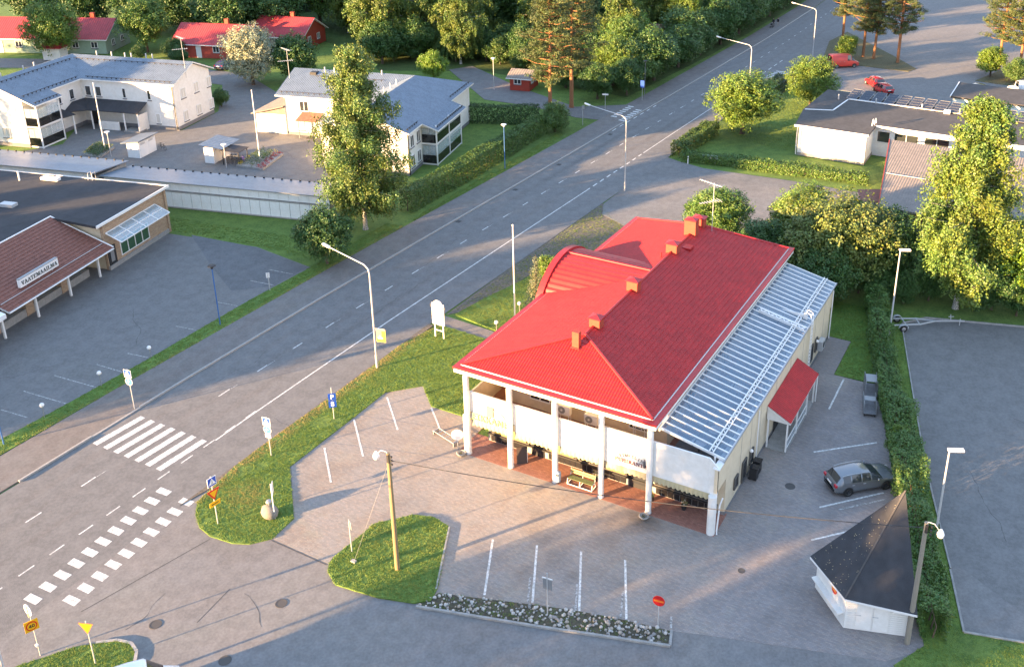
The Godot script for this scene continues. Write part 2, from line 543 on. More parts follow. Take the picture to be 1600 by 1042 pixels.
func pine(h: float, w: float, pads: int, c: Color, sd: int) -> Array:
	rng.seed = sd
	var t := MB.new()
	var r0 := 0.012 * h + 0.05
	t.tube([Vector3(0, -0.2, 0), Vector3(0, 0.5, 0), Vector3(0.1, h * 0.5, -0.08), Vector3(-0.05, h * 0.95, 0.1)], [r0 * 1.3, r0, r0 * 0.72, r0 * 0.15], 9, false)
	var b := MB.new()
	for i in pads:
		var f := (i + rng.randf()) / pads
		var y := lerpf(h * 0.26, h * 0.97, f)
		var a := i * 2.399 + rng.randf()
		var l := w * 0.5 * (1.0 - 0.62 * f * f) * rng.randf_range(0.45, 1.0)
		if f < 0.12:
			l *= 0.7
		var d := Vector3(cos(a), 0, sin(a))
		var p := Vector3(0, y, 0)
		var tip := p + d * l + Vector3(0, l * 0.18, 0)
		t.tube([p, p + d * l * 0.5 + Vector3(0, l * 0.02, 0), tip], [0.075, 0.05, 0.02], 5, false)
		for k in 8:
			var u := rng.randf_range(0.3, 1.1)
			var q := p.lerp(tip, u) + Vector3(rng.randf_range(-0.6, 0.6), rng.randf_range(-0.1, 0.45), rng.randf_range(-0.6, 0.6))
			var cc := tint(c, 0.22)
			for m in 42:
				var e := rdir()
				var z := q + e * Vector3(0.6, 0.33, 0.6) * pow(rng.randf(), 0.5)
				leaf(b, z, (Vector3(0, 0.5, 0) + e * 0.5 + rdir() * 0.7).normalized(), rng.randf_range(0.2, 0.36), 0.36, tint(cc, 0.15))
	return [t.mesh(), b.mesh()]
func spruce(h: float, w: float, rows: int, s: float, c: Color, sd: int) -> Array:
	rng.seed = sd
	var t := MB.new()
	t.tube([Vector3(0, -0.2, 0), Vector3(0, h * 0.5, 0), Vector3(0, h, 0)], [0.014 * h + 0.03, 0.009 * h, 0.01], 7, false)
	var b := MB.new()
	for i in rows:
		var f := (i + 0.3) / rows
		var y := h * (0.05 + 0.93 * f)
		var l := w * 0.5 * (1.0 - f) + 0.06 * w
		var nb := 6 + int(7 * (1 - f))
		for k in nb:
			var a := TAU * k / nb + i * 0.7 + rng.randf() * 0.3
			var d := Vector3(cos(a), -0.28, sin(a)) * l * rng.randf_range(0.8, 1.1)
			var cc := tint(c, 0.2)
			var cnt := int(6 + 16 * l)
			for m in cnt:
				var u := pow(rng.randf(), 0.7)
				var q := Vector3(0, y, 0) + d * u + Vector3(rng.randf_range(-0.16, 0.16), rng.randf_range(-0.14, 0.06), rng.randf_range(-0.16, 0.16)) * (0.5 + l * 0.35)
				leaf(b, q, (Vector3(0, 0.8, 0) + d.normalized() * 0.4 + rdir() * 0.6).normalized(), s * rng.randf_range(0.7, 1.3), 0.42, tint(cc, 0.14))
	return [t.mesh(), b.mesh()]
var proto := {}
func tree_proto(key: String, made: Array, bark: String, leafm: String, trunk_name := "trunk") -> void:
	proto[key] = [made[0], made[1], M[bark], M[leafm], trunk_name]
func tree(key: String, called: String, x: float, z: float, sc: float, turn: float, label: String, category: String, group := "", wide := 1.0) -> Node3D:
	var p: Array = proto[key]
	var o := thing(called, label, category, Vector3(x, -0.03, z), turn, group)
	o.scale = Vector3(sc * wide, sc, sc * wide)
	part(o, p[4], p[0], p[2])
	part(o, "crown", p[1], p[3])
	return o
# a hedge that follows a line; r is half its thickness
func hedge(called: String, pts: Array, r: float, h: float, s: float, dens: float, c: Color, rough: float, label: String, sd: int, heights := []) -> Node3D:
	rng.seed = sd
	var o := thing(called, label, "hedge", Vector3(pts[0].x, 0, pts[0].y))
	var b := MB.new()
	var core := MB.new()
	var org := Vector3(pts[0].x, 0, pts[0].y)
	for i in pts.size() - 1:
		var a: Vector2 = pts[i]
		var e: Vector2 = pts[i + 1]
		var l := a.distance_to(e)
		var d := (e - a) / l
		var sd2 := Vector2(-d.y, d.x)
		var h0: float = heights[i] if heights.size() else h
		var h1: float = heights[i + 1] if heights.size() else h
		for j in int(ceil(l / 0.8)):
			var u: float = (j + 0.5) / ceilf(l / 0.8)
			var m: Vector2 = a + d * l * u
			core.tube([Vector3(m.x, 0, m.y) - org, Vector3(m.x + 0.1, 0.45 * h0, m.y) - org, Vector3(m.x - 0.1, 0.8 * lerpf(h0, h1, u), m.y + 0.12) - org], [0.05, 0.04, 0.015], 5, false)
		var cnt := int(l * (2 * h + 2 * r) * dens)
		for k in cnt:
			var u := rng.randf() * l
			var hh := lerpf(h0, h1, u / l)
			var q := rng.randf() * (2 * hh + 2 * r)
			var off: float
			var y: float
			var nn: Vector3
			if q < hh:
				off = r; y = q; nn = Vector3(sd2.x, 0.15, sd2.y)
			elif q < hh + 2 * r:
				off = r - (q - hh); y = hh; nn = Vector3.UP
			else:
				off = -r; y = 2 * hh + 2 * r - q; nn = Vector3(-sd2.x, 0.15, -sd2.y)
			var w := a + d * u
			var lump := 1.0 + rough * nz.get_noise_3d(w.x * 9 + off * 20, y * 16, w.y * 9)
			var inn := rng.randf() * 0.35
			var pp := w + sd2 * off * lump * (1 - inn * 0.5)
			var yy := maxf(0.05, y * lump - inn * 0.3 * (1.0 if nn.y > 0.5 else 0.0))
			var cc := tint(c, 0.22)
			for m in 4:
				leaf(b, Vector3(pp.x, yy, pp.y) - org + rdir() * s * 0.8, (nn * 0.8 + Vector3(0, 0.3, 0) + rdir() * 0.8).normalized(), s * rng.randf_range(0.7, 1.25), 0.62, tint(cc, 0.12))
	part(o, "stems", core.mesh(), M.bark)
	part(o, "foliage", b.mesh(), M.leaf)
	return o
func in_poly(p: Vector2, poly: PackedVector2Array) -> bool:
	return Geometry2D.is_point_in_polygon(p, poly)
var tufts: Array = []
func tuft_meshes() -> void:
	rng.seed = 5
	for k in 3:
		var b := MB.new()
		for i in 9:
			var a := rng.randf() * TAU
			var d := Vector3(cos(a), 0, sin(a))
			var o := Vector3(rng.randf_range(-0.09, 0.09), -0.01, rng.randf_range(-0.09, 0.09))
			var hh := rng.randf_range(0.03, 0.065)
			var w := d.cross(Vector3.UP) * rng.randf_range(0.008, 0.016)
			b.col = Color(1, 1, 1) * rng.randf_range(0.85, 1.15)
			var mid := o + Vector3(0, hh * 0.65, 0) + d * hh * 0.25
			b.tri(o - w, o + w, mid + w * 0.7)
			b.tri(o - w, mid + w * 0.7, mid - w * 0.7)
			b.tri(mid - w * 0.7, mid + w * 0.7, o + Vector3(0, hh, 0) + d * hh * 0.75)
		tufts.append(b.mesh())
# lawn with real blades; dry(x, z) mixes in straw-coloured grass where the photograph shows it
func blades(called: String, poly: PackedVector2Array, y: float, dens: float, label: String, dry: Callable, sd: int) -> void:
	rng.seed = sd
	var box := Rect2(poly[0], Vector2.ZERO)
	for p in poly:
		box = box.expand(p)
	var cnt := int(box.get_area() * dens)
	var xs: Array = []
	var cs: Array = []
	for i in cnt:
		var p := Vector2(rng.randf_range(box.position.x, box.end.x), rng.randf_range(box.position.y, box.end.y))
		if not in_poly(p, poly):
			continue
		var nn := nz.get_noise_2d(p.x * 9, p.y * 9)
		if nn < -0.42 and rng.randf() < 0.7:
			continue
		var g := Color(0.145, 0.235, 0.03)
		var k: float = clampf(dry.call(p.x, p.y) + rng.randf_range(-0.12, 0.12) + nn * 0.2, 0, 1)
		var c := g.lerp(Color(0.36, 0.28, 0.1), k)
		c = tint(c, 0.14)
		xs.append(Transform3D(Basis(Vector3.UP, rng.randf() * TAU).scaled(Vector3.ONE * rng.randf_range(0.75, 1.35)), Vector3(p.x, y, p.y)))
		cs.append(c)
	var mm := MultiMesh.new()
	mm.transform_format = MultiMesh.TRANSFORM_3D
	mm.use_colors = true
	mm.mesh = tufts[sd % 3]
	mm.instance_count = xs.size()
	for i in xs.size():
		mm.set_instance_transform(i, xs[i])
		mm.set_instance_color(i, cs[i])
	var o := MultiMeshInstance3D.new()
	o.name = numbered(called)
	o.multimesh = mm
	o.material_override = M.blade
	add_child(o)
	o.set_meta("kind", "stuff")
	tag(o, label, "grass")
# ground sheet cut into cells, so that vertex colours can carry patches of wear
func sheet(called: String, poly: PackedVector2Array, y: float, depth: float, m: Material, cell: float, tone: Callable) -> MeshInstance3D:
	var b := MB.new()
	var box := Rect2(poly[0], Vector2.ZERO)
	for p in poly:
		box = box.expand(p)
	if Geometry2D.is_polygon_clockwise(poly):
		poly.reverse()
	for i in int(ceil(box.size.x / cell)):
		for j in int(ceil(box.size.y / cell)):
			var x0 := box.position.x + i * cell
			var z0 := box.position.y + j * cell
			var q := PackedVector2Array([Vector2(x0, z0), Vector2(x0 + cell, z0), Vector2(x0 + cell, z0 + cell), Vector2(x0, z0 + cell)])
			for r in Geometry2D.intersect_polygons(q, poly):
				var ids := Geometry2D.triangulate_polygon(r)
				for k in range(0, ids.size(), 3):
					var t: Array = [r[ids[k]], r[ids[k + 1]], r[ids[k + 2]]]
					if (t[1] - t[0]).cross(t[2] - t[0]) > 0:
						t = [t[0], t[2], t[1]]
					for e in [t[0], t[2], t[1]]:
						b.v.append(Vector3(e.x, y, e.y))
						b.n.append(Vector3.UP)
						b.c.append(tone.call(e.x, e.y))
						b.uv.append(Vector2(e.x, e.y))
	if depth > 0:
		b.col = tone.call(poly[0].x, poly[0].y)
		for i in poly.size():
			var a := poly[i]
			var e := poly[(i + 1) % poly.size()]
			b.quad(Vector3(a.x, y - depth, a.y), Vector3(e.x, y - depth, e.y), Vector3(e.x, y, e.y), Vector3(a.x, y, a.y))
	return struct(called, b.mesh(), m)
func mott(amp: float, fr: float, base := Color(1, 1, 1), warm := 0.0) -> Callable:
	return func(x: float, z: float) -> Color:
		var k := 1.0 + amp * (nz.get_noise_2d(x * fr, z * fr) + 0.5 * nz.get_noise_2d(x * fr * 4 + 90, z * fr * 4))
		var w := warm * nz.get_noise_2d(x * fr * 1.7 - 300, z * fr * 1.7)
		return Color(base.r * k * (1 + w), base.g * k, base.b * k * (1 - w))
# sheet-metal or tile surface as real relief: facets across (period) and, with a row height, steps down the slope
func corr(b: MB, pts: Array, along: Vector3, period: float, amp: float, row := 0.0, step := 0.02, fac := 4) -> void:
	var nn := Vector3.ZERO
	for i in pts.size():
		nn += ((pts[i] as Vector3) - (pts[0] as Vector3)).cross((pts[(i + 1) % pts.size()] as Vector3) - (pts[0] as Vector3))
	nn = nn.normalized()
	if nn.y < 0:
		nn = -nn
	var vv := (along - nn * along.dot(nn)).normalized()
	var uu := vv.cross(nn)
	var o: Vector3 = pts[0]
	var flat := PackedVector2Array()
	for p in pts:
		flat.append(Vector2((p - o).dot(uu), (p - o).dot(vv)))
	var box := Rect2(flat[0], Vector2.ZERO)
	for p in flat:
		box = box.expand(p)
	var du := period / fac
	var nv := 1 if row <= 0.0 else int(ceil(box.size.y / row))
	var rv := box.size.y + 0.01 if row <= 0.0 else row
	for i in int(ceil(box.size.x / du)):
		var u0 := box.position.x + i * du
		for j in nv:
			var v0 := box.position.y + j * rv
			var q := PackedVector2Array([Vector2(u0, v0), Vector2(u0 + du, v0), Vector2(u0 + du, v0 + rv), Vector2(u0, v0 + rv)])
			for r in Geometry2D.intersect_polygons(q, flat):
				if r.size() < 3:
					continue
				var w: Array = []
				for e in r:
					var hh := amp * cos(TAU * e.x / period) + (step * (e.y - v0) / rv if row > 0 else 0.0)
					w.append(o + uu * e.x + vv * e.y + nn * (hh + amp))
				var s0 := (w[1] - w[0] as Vector3).cross(w[2] - w[0] as Vector3).dot(nn)
				for k in range(1, w.size() - 1):
					if s0 > 0:
						b.tri(w[0], w[k], w[k + 1])
					else:
						b.tri(w[0], w[k + 1], w[k])
			if row > 0 and j < nv - 1:
				var e0 := Vector2(u0, v0 + rv)
				var e1 := Vector2(u0 + du, v0 + rv)
				if in_poly((e0 + e1) * 0.5, flat):
					var ha := amp * cos(TAU * e0.x / period) + amp
					var hb := amp * cos(TAU * e1.x / period) + amp
					var A := o + uu * e0.x + vv * e0.y
					var B := o + uu * e1.x + vv * e1.y
					b.quad(A + nn * ha, B + nn * hb, B + nn * (hb + step), A + nn * (ha + step))

# ---------------------------------------------------------------- building pieces
func win(par: Node, o: Vector3, w: float, h: float, turn: float, cols := 1, pane := "dark_glass", frame := "white_metal", sill := true) -> void:
	var key := "win_%.2f_%.2f_%d" % [w, h, cols]
	if not boxes.has(key):
		var b := MB.new()
		var f := 0.07
		b.box(Vector3(0, h / 2 - f / 2, 0), Vector3(w, f, 0.1))
		b.box(Vector3(0, -h / 2 + f / 2, 0), Vector3(w, f, 0.1))
		b.box(Vector3(-w / 2 + f / 2, 0, 0), Vector3(f, h - 2 * f, 0.1))
		b.box(Vector3(w / 2 - f / 2, 0, 0), Vector3(f, h - 2 * f, 0.1))
		for i in range(1, cols):
			b.box(Vector3(-w / 2 + w * i / cols, 0, 0), Vector3(f, h - 2 * f, 0.09))
		boxes[key] = b.mesh()
	var p := part(par, "window", boxes[key], M[frame], o)
	p.rotation.y = turn
	bx(p, "pane", Vector3(0, 0, -0.015), Vector3(w - 0.1, h - 0.1, 0.02), M[pane])
	if sill:
		bx(p, "sill", Vector3(0, -h / 2 - 0.08, 0.02), Vector3(w + 0.04, 0.15, 0.12), M.plinth)
func pipe(par: Node, called: String, pts: Array, r: float, m: Material, sides := 6) -> MeshInstance3D:
	var b := MB.new()
	var rr: Array = []
	for i in pts.size():
		rr.append(r)
	b.tube(pts, rr, sides)
	return part(par, called, b.mesh(), m)
func text(par: Node, called: String, s: String, h: float, m: Material, at: Vector3, turn := 0.0, font := "Droid Sans", depth := 0.04, bold := false) -> MeshInstance3D:
	var t := TextMesh.new()
	var f := SystemFont.new()
	f.font_names = PackedStringArray([font])
	if bold:
		f.font_weight = 700
	t.font = f
	t.text = s
	t.font_size = 64
	t.pixel_size = h / 46.0
	t.depth = depth
	t.curve_step = 4.0
	var o := part(par, called, t, m, at)
	o.rotation.y = turn
	return o
func chimney(par: Node, x: float, y: float, z: float, s: Vector3, cap: float) -> void:
	var c := bx(par, "chimney", Vector3(x, y + s.y / 2, z), s, M.orange_brick)
	if cap > 0:
		var b := MB.new()
		var e := s.x / 2 + cap
		var f := s.z / 2 + cap
		b.prism(PackedVector2Array([Vector2(-e, -f), Vector2(e, -f), Vector2(e, f), Vector2(-e, f)]), 0, 0.06)
		for q in [[Vector3(-e, 0.06, f), Vector3(e, 0.06, f)], [Vector3(e, 0.06, f), Vector3(e, 0.06, -f)], [Vector3(e, 0.06, -f), Vector3(-e, 0.06, -f)], [Vector3(-e, 0.06, -f), Vector3(-e, 0.06, f)]]:
			b.tri(q[0], q[1], Vector3(0, 0.22, 0))
		part(c, "cap", b.mesh(), M.red_trim, Vector3(0, s.y / 2 + 0.03, 0))
	bx(c, "flashing", Vector3(0, -s.y / 2 + 0.06, 0), Vector3(s.x + 0.12, 0.14, s.z + 0.12), M.red_trim)

func main_building() -> void:
	var t := thing("red_roofed_building", "two-storey cream commercial building with a bright red hipped roof, white balcony and glass-roofed terrace", "building")
	var W: Material = M.white_paint
	# ground floor and upper floor walls
	bx(t, "ground_floor", Vector3(9.1, 1.42, -14.7), Vector3(17.5, 2.84, 25.4), M.cream_wall)
	bx(t, "upper_floor", Vector3(7.3, 4.62, -15.2), Vector3(12.2, 3.3, 24.4), M.cream_wall)
	bx(t, "balcony_floor", Vector3(7.0, 2.905, -13.86), Vector3(13.6, 0.12, 27.08), M.terracotta)
	bx(t, "terrace_floor", Vector3(15.75, 2.9, -13.86), Vector3(3.9, 0.12, 27.08), M.plinth)
	bx(t, "plinth", Vector3(9.1, 0.12, -14.72), Vector3(17.58, 0.24, 25.48), M.plinth)
	bx(t, "terrace_wall", Vector3(17.8, 3.82, -13.75), Vector3(0.2, 1.7, 27.3), M.cream_wall)
	bx(t, "rear_terrace_wall", Vector3(15.5, 3.9, -27.3), Vector3(4.2, 1.86, 0.2), M.cream_wall)
	bx(t, "wall_flashing", Vector3(17.8, 4.72, -13.75), Vector3(0.42, 0.07, 27.4), M.white_metal)
	for z in [-4.6, -6.6, -8.6, -12.0, -15.5, -18.9, -22.3, -25.0]:
		bx(t, "panel_joint", Vector3(17.905, 2.4, z), Vector3(0.012, 4.5, 0.03), M.concrete)
	# columns
	var cols: Array = [0.0, 3.38, 6.8, 10.15, 13.5]
	for x in cols:
		var b := MB.new()
		b.tube([Vector3(0, 0, 0), Vector3(0, 6.22, 0)], [0.2, 0.2], 14)
		var c := part(t, "column", b.mesh(), W, Vector3(x, 0, 0))
		b = MB.new()
		b.tube([Vector3(0, 0, 0), Vector3(0, 0.06, 0)], [0.225, 0.225], 14)
		part(c, "foot_ring", b.mesh(), M.galv)
	var cb := MB.new()
	cb.tube([Vector3(0, 0, 0), Vector3(0, 2.8, 0)], [0.27, 0.27], 14)
	part(t, "column", cb.mesh(), W, Vector3(17.7, 0, -0.02))
	pipe(t, "downpipe", [Vector3(18.1, 2.3, -0.75), Vector3(18.05, 1.95, -0.4), Vector3(18.05, 0.25, -0.1), Vector3(18.12, 0.1, 0.05)], 0.055, M.white_metal, 8)
	pipe(t, "downpipe", [Vector3(-0.28, 3.1, 0.05), Vector3(-0.28, 0.2, 0.05), Vector3(-0.34, 0.08, 0.16)], 0.05, M.white_metal, 8)
	pipe(t, "downpipe", [Vector3(18.0, 4.6, -27.2), Vector3(18.0, 0.15, -27.2)], 0.05, M.white_metal, 8)
	pipe(t, "downpipe", [Vector3(18.0, 4.4, -10.0 + 2.2), Vector3(18.0, 0.15, -7.8)], 0.045, M.white_metal, 8)
	# balcony parapets between the columns
	for i in 3:
		var a: float = cols[i]
		var e: float = cols[i + 1]
		var p := bx(t, "balcony_panel", Vector3((a + e) / 2, 3.8, -0.26), Vector3(e - a - 0.02, 2.06, 0.1), W)
		bx(p, "coping", Vector3(0, 1.05, 0), Vector3(e - a - 0.02, 0.05, 0.18), M.white_metal)
	for q in [[10.15, 13.5], [13.5, 17.3]]:
		var l: float = q[1] - q[0]
		var p := bx(t, "balcony_panel", Vector3((q[0] + q[1]) / 2, 3.79, -0.24), Vector3(l - 0.01, 2.04, 0.12), W)
		bx(p, "upper_panel", Vector3(0, 1.27, 0.012), Vector3(l - 0.01, 0.48, 0.12), W)
	var cp := MB.new()
	cp.quad(Vector3(17.9, 2.77, -0.3), Vector3(17.3, 2.77, -0.3), Vector3(17.3, 5.3, -0.3), Vector3(17.9, 4.74, -0.3))
	cp.quad(Vector3(17.3, 2.77, -0.18), Vector3(17.9, 2.77, -0.18), Vector3(17.9, 4.74, -0.18), Vector3(17.3, 5.3, -0.18))
	cp.quad(Vector3(17.9, 2.77, -0.18), Vector3(17.9, 2.77, -0.3), Vector3(17.9, 4.74, -0.3), Vector3(17.9, 4.74, -0.18))
	cp.quad(Vector3(17.3, 5.3, -0.18), Vector3(17.9, 4.74, -0.18), Vector3(17.9, 4.74, -0.3), Vector3(17.3, 5.3, -0.3))
	part(t, "corner_panel", cp.mesh(), W)
	bx(t, "side_parapet", Vector3(0.14, 3.85, -5.2), Vector3(0.12, 1.95, 9.6), M.cream_wall)
	bx(t, "balcony_beam", Vector3(8.9, 2.72, -1.1), Vector3(17.5, 0.2, 1.5), W)
	# scalloped valance under each parapet
	for q in [[0.22, 3.16], [3.6, 6.58], [7.02, 9.93], [10.37, 13.28], [13.72, 17.4]]:
		var b := MB.new()
		var nsc := int((q[1] - q[0]) / 0.3)
		for k in nsc * 6:
			var x0: float = lerpf(q[0], q[1], k / (nsc * 6.0))
			var x1: float = lerpf(q[0], q[1], (k + 1) / (nsc * 6.0))
			var s0 := -0.1 * absf(sin(PI * k / 6.0))
			var s1 := -0.1 * absf(sin(PI * (k + 1) / 6.0))
			var zz := -0.13 + 0.03 * sin(k * 1.05)
			b.quad(Vector3(x0, 2.42 + s0, zz), Vector3(x1, 2.42 + s1, zz), Vector3(x1, 2.77, -0.2), Vector3(x0, 2.77, -0.2))
		part(t, "valance", b.mesh(), M.valance)
	# shop front under the balcony: tiled base, glazing, doors
	var fz := -1.93
	var doors: Array = [[3.9, 4.9], [11.3, 12.9]]
	var x := 0.6
	while x < 16.9:
		var door := false
		for d in doors:
			if x + 0.4 > d[0] and x < d[1]:
				door = true
		if not door:
			bx(t, "base_tile", Vector3(x + 0.2, 0.31, fz), Vector3(0.385, 0.48, 0.06), M.black_tile)
		x += 0.42
	bx(t, "tile_backing", Vector3(8.9, 0.3, fz - 0.02), Vector3(17.0, 0.6, 0.04), M.concrete)
	bx(t, "window_ledge", Vector3(8.9, 0.66, fz + 0.05), Vector3(17.0, 0.09, 0.2), M.dark)
	var k := 0
	for q in [[0.7, 3.7], [5.1, 7.4], [7.6, 9.2], [9.4, 11.2], [13.1, 15.0], [15.1, 17.0]]:
		var w: float = q[1] - q[0]
		win(t, Vector3((q[0] + q[1]) / 2, 1.5, fz + 0.02), w, 1.56, 0, 2, "dark_glass", "shop_frame", false)
		if k in [0, 1, 3]:
			bx(t, "window_blind", Vector3((q[0] + q[1]) / 2, 1.15, fz + 0.045), Vector3(w - 0.5, 0.7, 0.015), M.yellow_blind)
		k += 1
	for d in doors:
		var dd := bx(t, "door", Vector3((d[0] + d[1]) / 2, 1.12, fz + 0.02), Vector3(d[1] - d[0], 2.2, 0.07), M.dark)
		bx(dd, "pane", Vector3(0, 0.1, 0.04), Vector3(d[1] - d[0] - 0.3, 1.7, 0.015), M.dark_glass)
		bx(dd, "handle", Vector3(0.3, 0, 0.07), Vector3(0.03, 0.4, 0.04), M.steel)
	# side wall openings
	for q in [[-3.9, 1.3, 0.7, 0.9], [-5.5, 1.15, 0.8, 1.6], [-7.0, 1.3, 0.7, 1.1], [-21.6, 1.5, 1.0, 1.5], [-23.1, 1.6, 0.6, 1.2]]:
		win(t, Vector3(17.93, q[1], q[0]), q[2], q[3], PI / 2, 1, "dark_glass", "shop_frame", false)
	var sd := bx(t, "door", Vector3(17.92, 1.1, -12.6), Vector3(0.07, 2.1, 1.0), M.dark)
	bx(sd, "handle", Vector3(0.06, 0, 0.35), Vector3(0.04, 0.15, 0.03), M.steel)
	# balcony wall openings
	for q in [[4.0, 1.6], [8.2, 1.2], [11.6, 1.8]]:
		win(t, Vector3(q[0], 4.5, -2.98), q[1], 1.6, 0, 2, "dark_glass", "white_metal", false)
	win(t, Vector3(13.42, 4.4, -7), 1.4, 2.0, PI / 2, 2, "dark_glass", "white_metal", false)
	win(t, Vector3(13.42, 4.4, -14), 1.4, 2.0, PI / 2, 2, "dark_glass", "white_metal", false)
	# ---- red roof
	var x0 := -0.95
	var x1 := 13.9
	var z0 := 0.12
	var z1 := -29.4
	var fb := MB.new()
	fb.box(Vector3((x0 + x1) / 2, 6.42, z0 - 0.28), Vector3(x1 - x0 - 0.1, 0.3, 0.45))
	fb.box(Vector3((x0 + x1) / 2, 6.42, z1 + 0.28), Vector3(x1 - x0 - 0.1, 0.3, 0.45))
	fb.box(Vector3(x0 + 0.28, 6.42, (z0 + z1) / 2), Vector3(0.45, 0.3, z0 - z1 - 1.02))
	fb.box(Vector3(x1 - 0.28, 6.42, (z0 + z1) / 2), Vector3(0.45, 0.3, z0 - z1 - 1.02))
	part(t, "eaves_beam", fb.mesh(), W)
	bx(t, "soffit", Vector3((x0 + x1) / 2, 6.36, (z0 + z1) / 2), Vector3(x1 - x0 - 1.1, 0.05, z0 - z1 - 1.1), W)
	var rb := MB.new()
	rb.box(Vector3((x0 + x1) / 2, 6.64, z0 - 0.27), Vector3(x1 - x0, 0.13, 0.55))
	rb.box(Vector3((x0 + x1) / 2, 6.64, z1 + 0.27), Vector3(x1 - x0, 0.13, 0.55))
	rb.box(Vector3(x0 + 0.27, 6.64, (z0 + z1) / 2), Vector3(0.55, 0.13, z0 - z1 - 1.1))
	rb.box(Vector3(x1 - 0.27, 6.64, (z0 + z1) / 2), Vector3(0.55, 0.13, z0 - z1 - 1.1))
	part(t, "fascia", rb.mesh(), M.red_trim)
	var ya := 6.74
	var yr := 8.55
	var A := Vector3(x0 + 0.42, ya, z0 - 0.45)
	var B := Vector3(x1 - 0.42, ya, z0 - 0.45)
	var C := Vector3(x1 - 0.42, ya, z1 + 0.45)
	var D := Vector3(x0 + 0.42, ya, z1 + 0.45)
	var P := Vector3(6.47, yr, -4.9)
	var Q := Vector3(6.47, yr, -26.2)
	for f in [[[A, B, P], Vector3(0, 0, -1)], [[B, C, Q, P], Vector3(-1, 0, 0)], [[D, A, P, Q], Vector3(1, 0, 0)], [[C, D, Q], Vector3(0, 0, 1)]]:
		var b := MB.new()
		corr(b, f[0], -(f[1] as Vector3), 0.2, 0.022, 0.36, 0.028, 5)
		part(t, "roof_slope", b.mesh(), M.red_roof)
	var gb := MB.new()
	for e in [[A, B], [B, C], [C, D], [D, A]]:
		var off := Vector3(0, -0.03, 0)
		gb.tube([e[0] + off, e[1] + off], [0.06, 0.06], 6)
	part(t, "gutter", gb.mesh(), M.galv)
	for e in [[A, P], [B, P], [P, Q], [C, Q], [D, Q]]:
		var b := MB.new()
		b.tube([e[0] + Vector3(0, 0.04, 0), e[1] + Vector3(0, 0.05, 0)], [0.11, 0.11], 8)
		part(t, "ridge_cap", b.mesh(), M.red_trim)
	chimney(t, 6.35, 8.05, -3.85, Vector3(0.5, 1.25, 0.38), 0.0)
	chimney(t, 6.55, 8.3, -6.4, Vector3(0.78, 0.85, 0.7), 0.1)
	chimney(t, 6.5, 8.3, -12.6, Vector3(0.85, 0.95, 0.7), 0.1)
	chimney(t, 6.5, 8.3, -20.1, Vector3(0.9, 0.95, 0.75), 0.1)
	chimney(t, 6.45, 8.3, -24.2, Vector3(1.0, 1.45, 0.8), 0.02)
	chimney(t, 6.45, 8.3, -26.1, Vector3(0.95, 0.95, 0.7), 0.1)
	bx(t, "roof_hatch", Vector3(7.2, 8.48, -21.6), Vector3(0.7, 0.14, 0.8), M.red_trim)
	pipe(t, "vent_pipe", [Vector3(6.0, 8.2, -18.9), Vector3(6.0, 8.9, -18.9)], 0.06, M.red_trim)
	# barrel roof over the street entrance
	var bm := MB.new()
	var cz := -16.05
	var R := 5.05
	var cy := 3.5
	var half := 1.0
	var steps := 88
	for i in steps:
		var a0 := -half + 2 * half * i / steps
		var a1 := -half + 2 * half * (i + 1) / steps
		var w0 := 0.025 * cos(i * PI / 2)
		var w1 := 0.025 * cos((i + 1) * PI / 2)
		var p0 := Vector3(-0.9, cy + (R + w0) * cos(a0), cz - (R + w0) * sin(a0))
		var p1 := Vector3(-0.9, cy + (R + w1) * cos(a1), cz - (R + w1) * sin(a1))
		# run back until the curve meets the main slope
		var e0 := minf(6.4, (p0.y - ya) / (yr - ya) * 7.0 - 0.5)
		var e1 := minf(6.4, (p1.y - ya) / (yr - ya) * 7.0 - 0.5)
		bm.quad(p0, p1, Vector3(maxf(e1, -0.5), p1.y, p1.z), Vector3(maxf(e0, -0.5), p0.y, p0.z))
	part(t, "barrel_roof", bm.mesh(), M.red_roof)
	var ab := MB.new()
	for i in 32:
		var a0 := -1.06 + 2.12 * i / 32.0
		var a1 := -1.06 + 2.12 * (i + 1) / 32.0
		var f := func(a: float, rr: float, xx: float) -> Vector3: return Vector3(xx, cy + rr * cos(a), cz - rr * sin(a))
		ab.quad(f.call(a0, 5.2, -1.35), f.call(a1, 5.2, -1.35), f.call(a1, 5.2, -0.85), f.call(a0, 5.2, -0.85))
		ab.quad(f.call(a0, 4.75, -1.35), f.call(a1, 4.75, -1.35), f.call(a1, 5.2, -1.35), f.call(a0, 5.2, -1.35))
		ab.quad(f.call(a0, 5.2, -0.85), f.call(a1, 5.2, -0.85), f.call(a1, 4.95, -0.85), f.call(a0, 4.95, -0.85))
	part(t, "arch_fascia", ab.mesh(), M.red_trim)
	pipe(t, "ridge_cap", [Vector3(-0.85, cy + R + 0.02, cz), Vector3(6.4, cy + R + 0.02, cz)], 0.1, M.red_trim, 8)
	bx(t, "entrance_wall", Vector3(-0.3, 3.1, cz), Vector3(1.2, 6.2, 7.6), M.cream_wall)
	win(t, Vector3(-0.93, 3.4, cz), 3.0, 4.5, -PI / 2, 3, "dark_glass", "white_metal", false)
	# ---- glass roof of the terrace
	var xi := 13.75
	var yi := 5.78
	var xo := 17.95
	var yo := 4.85
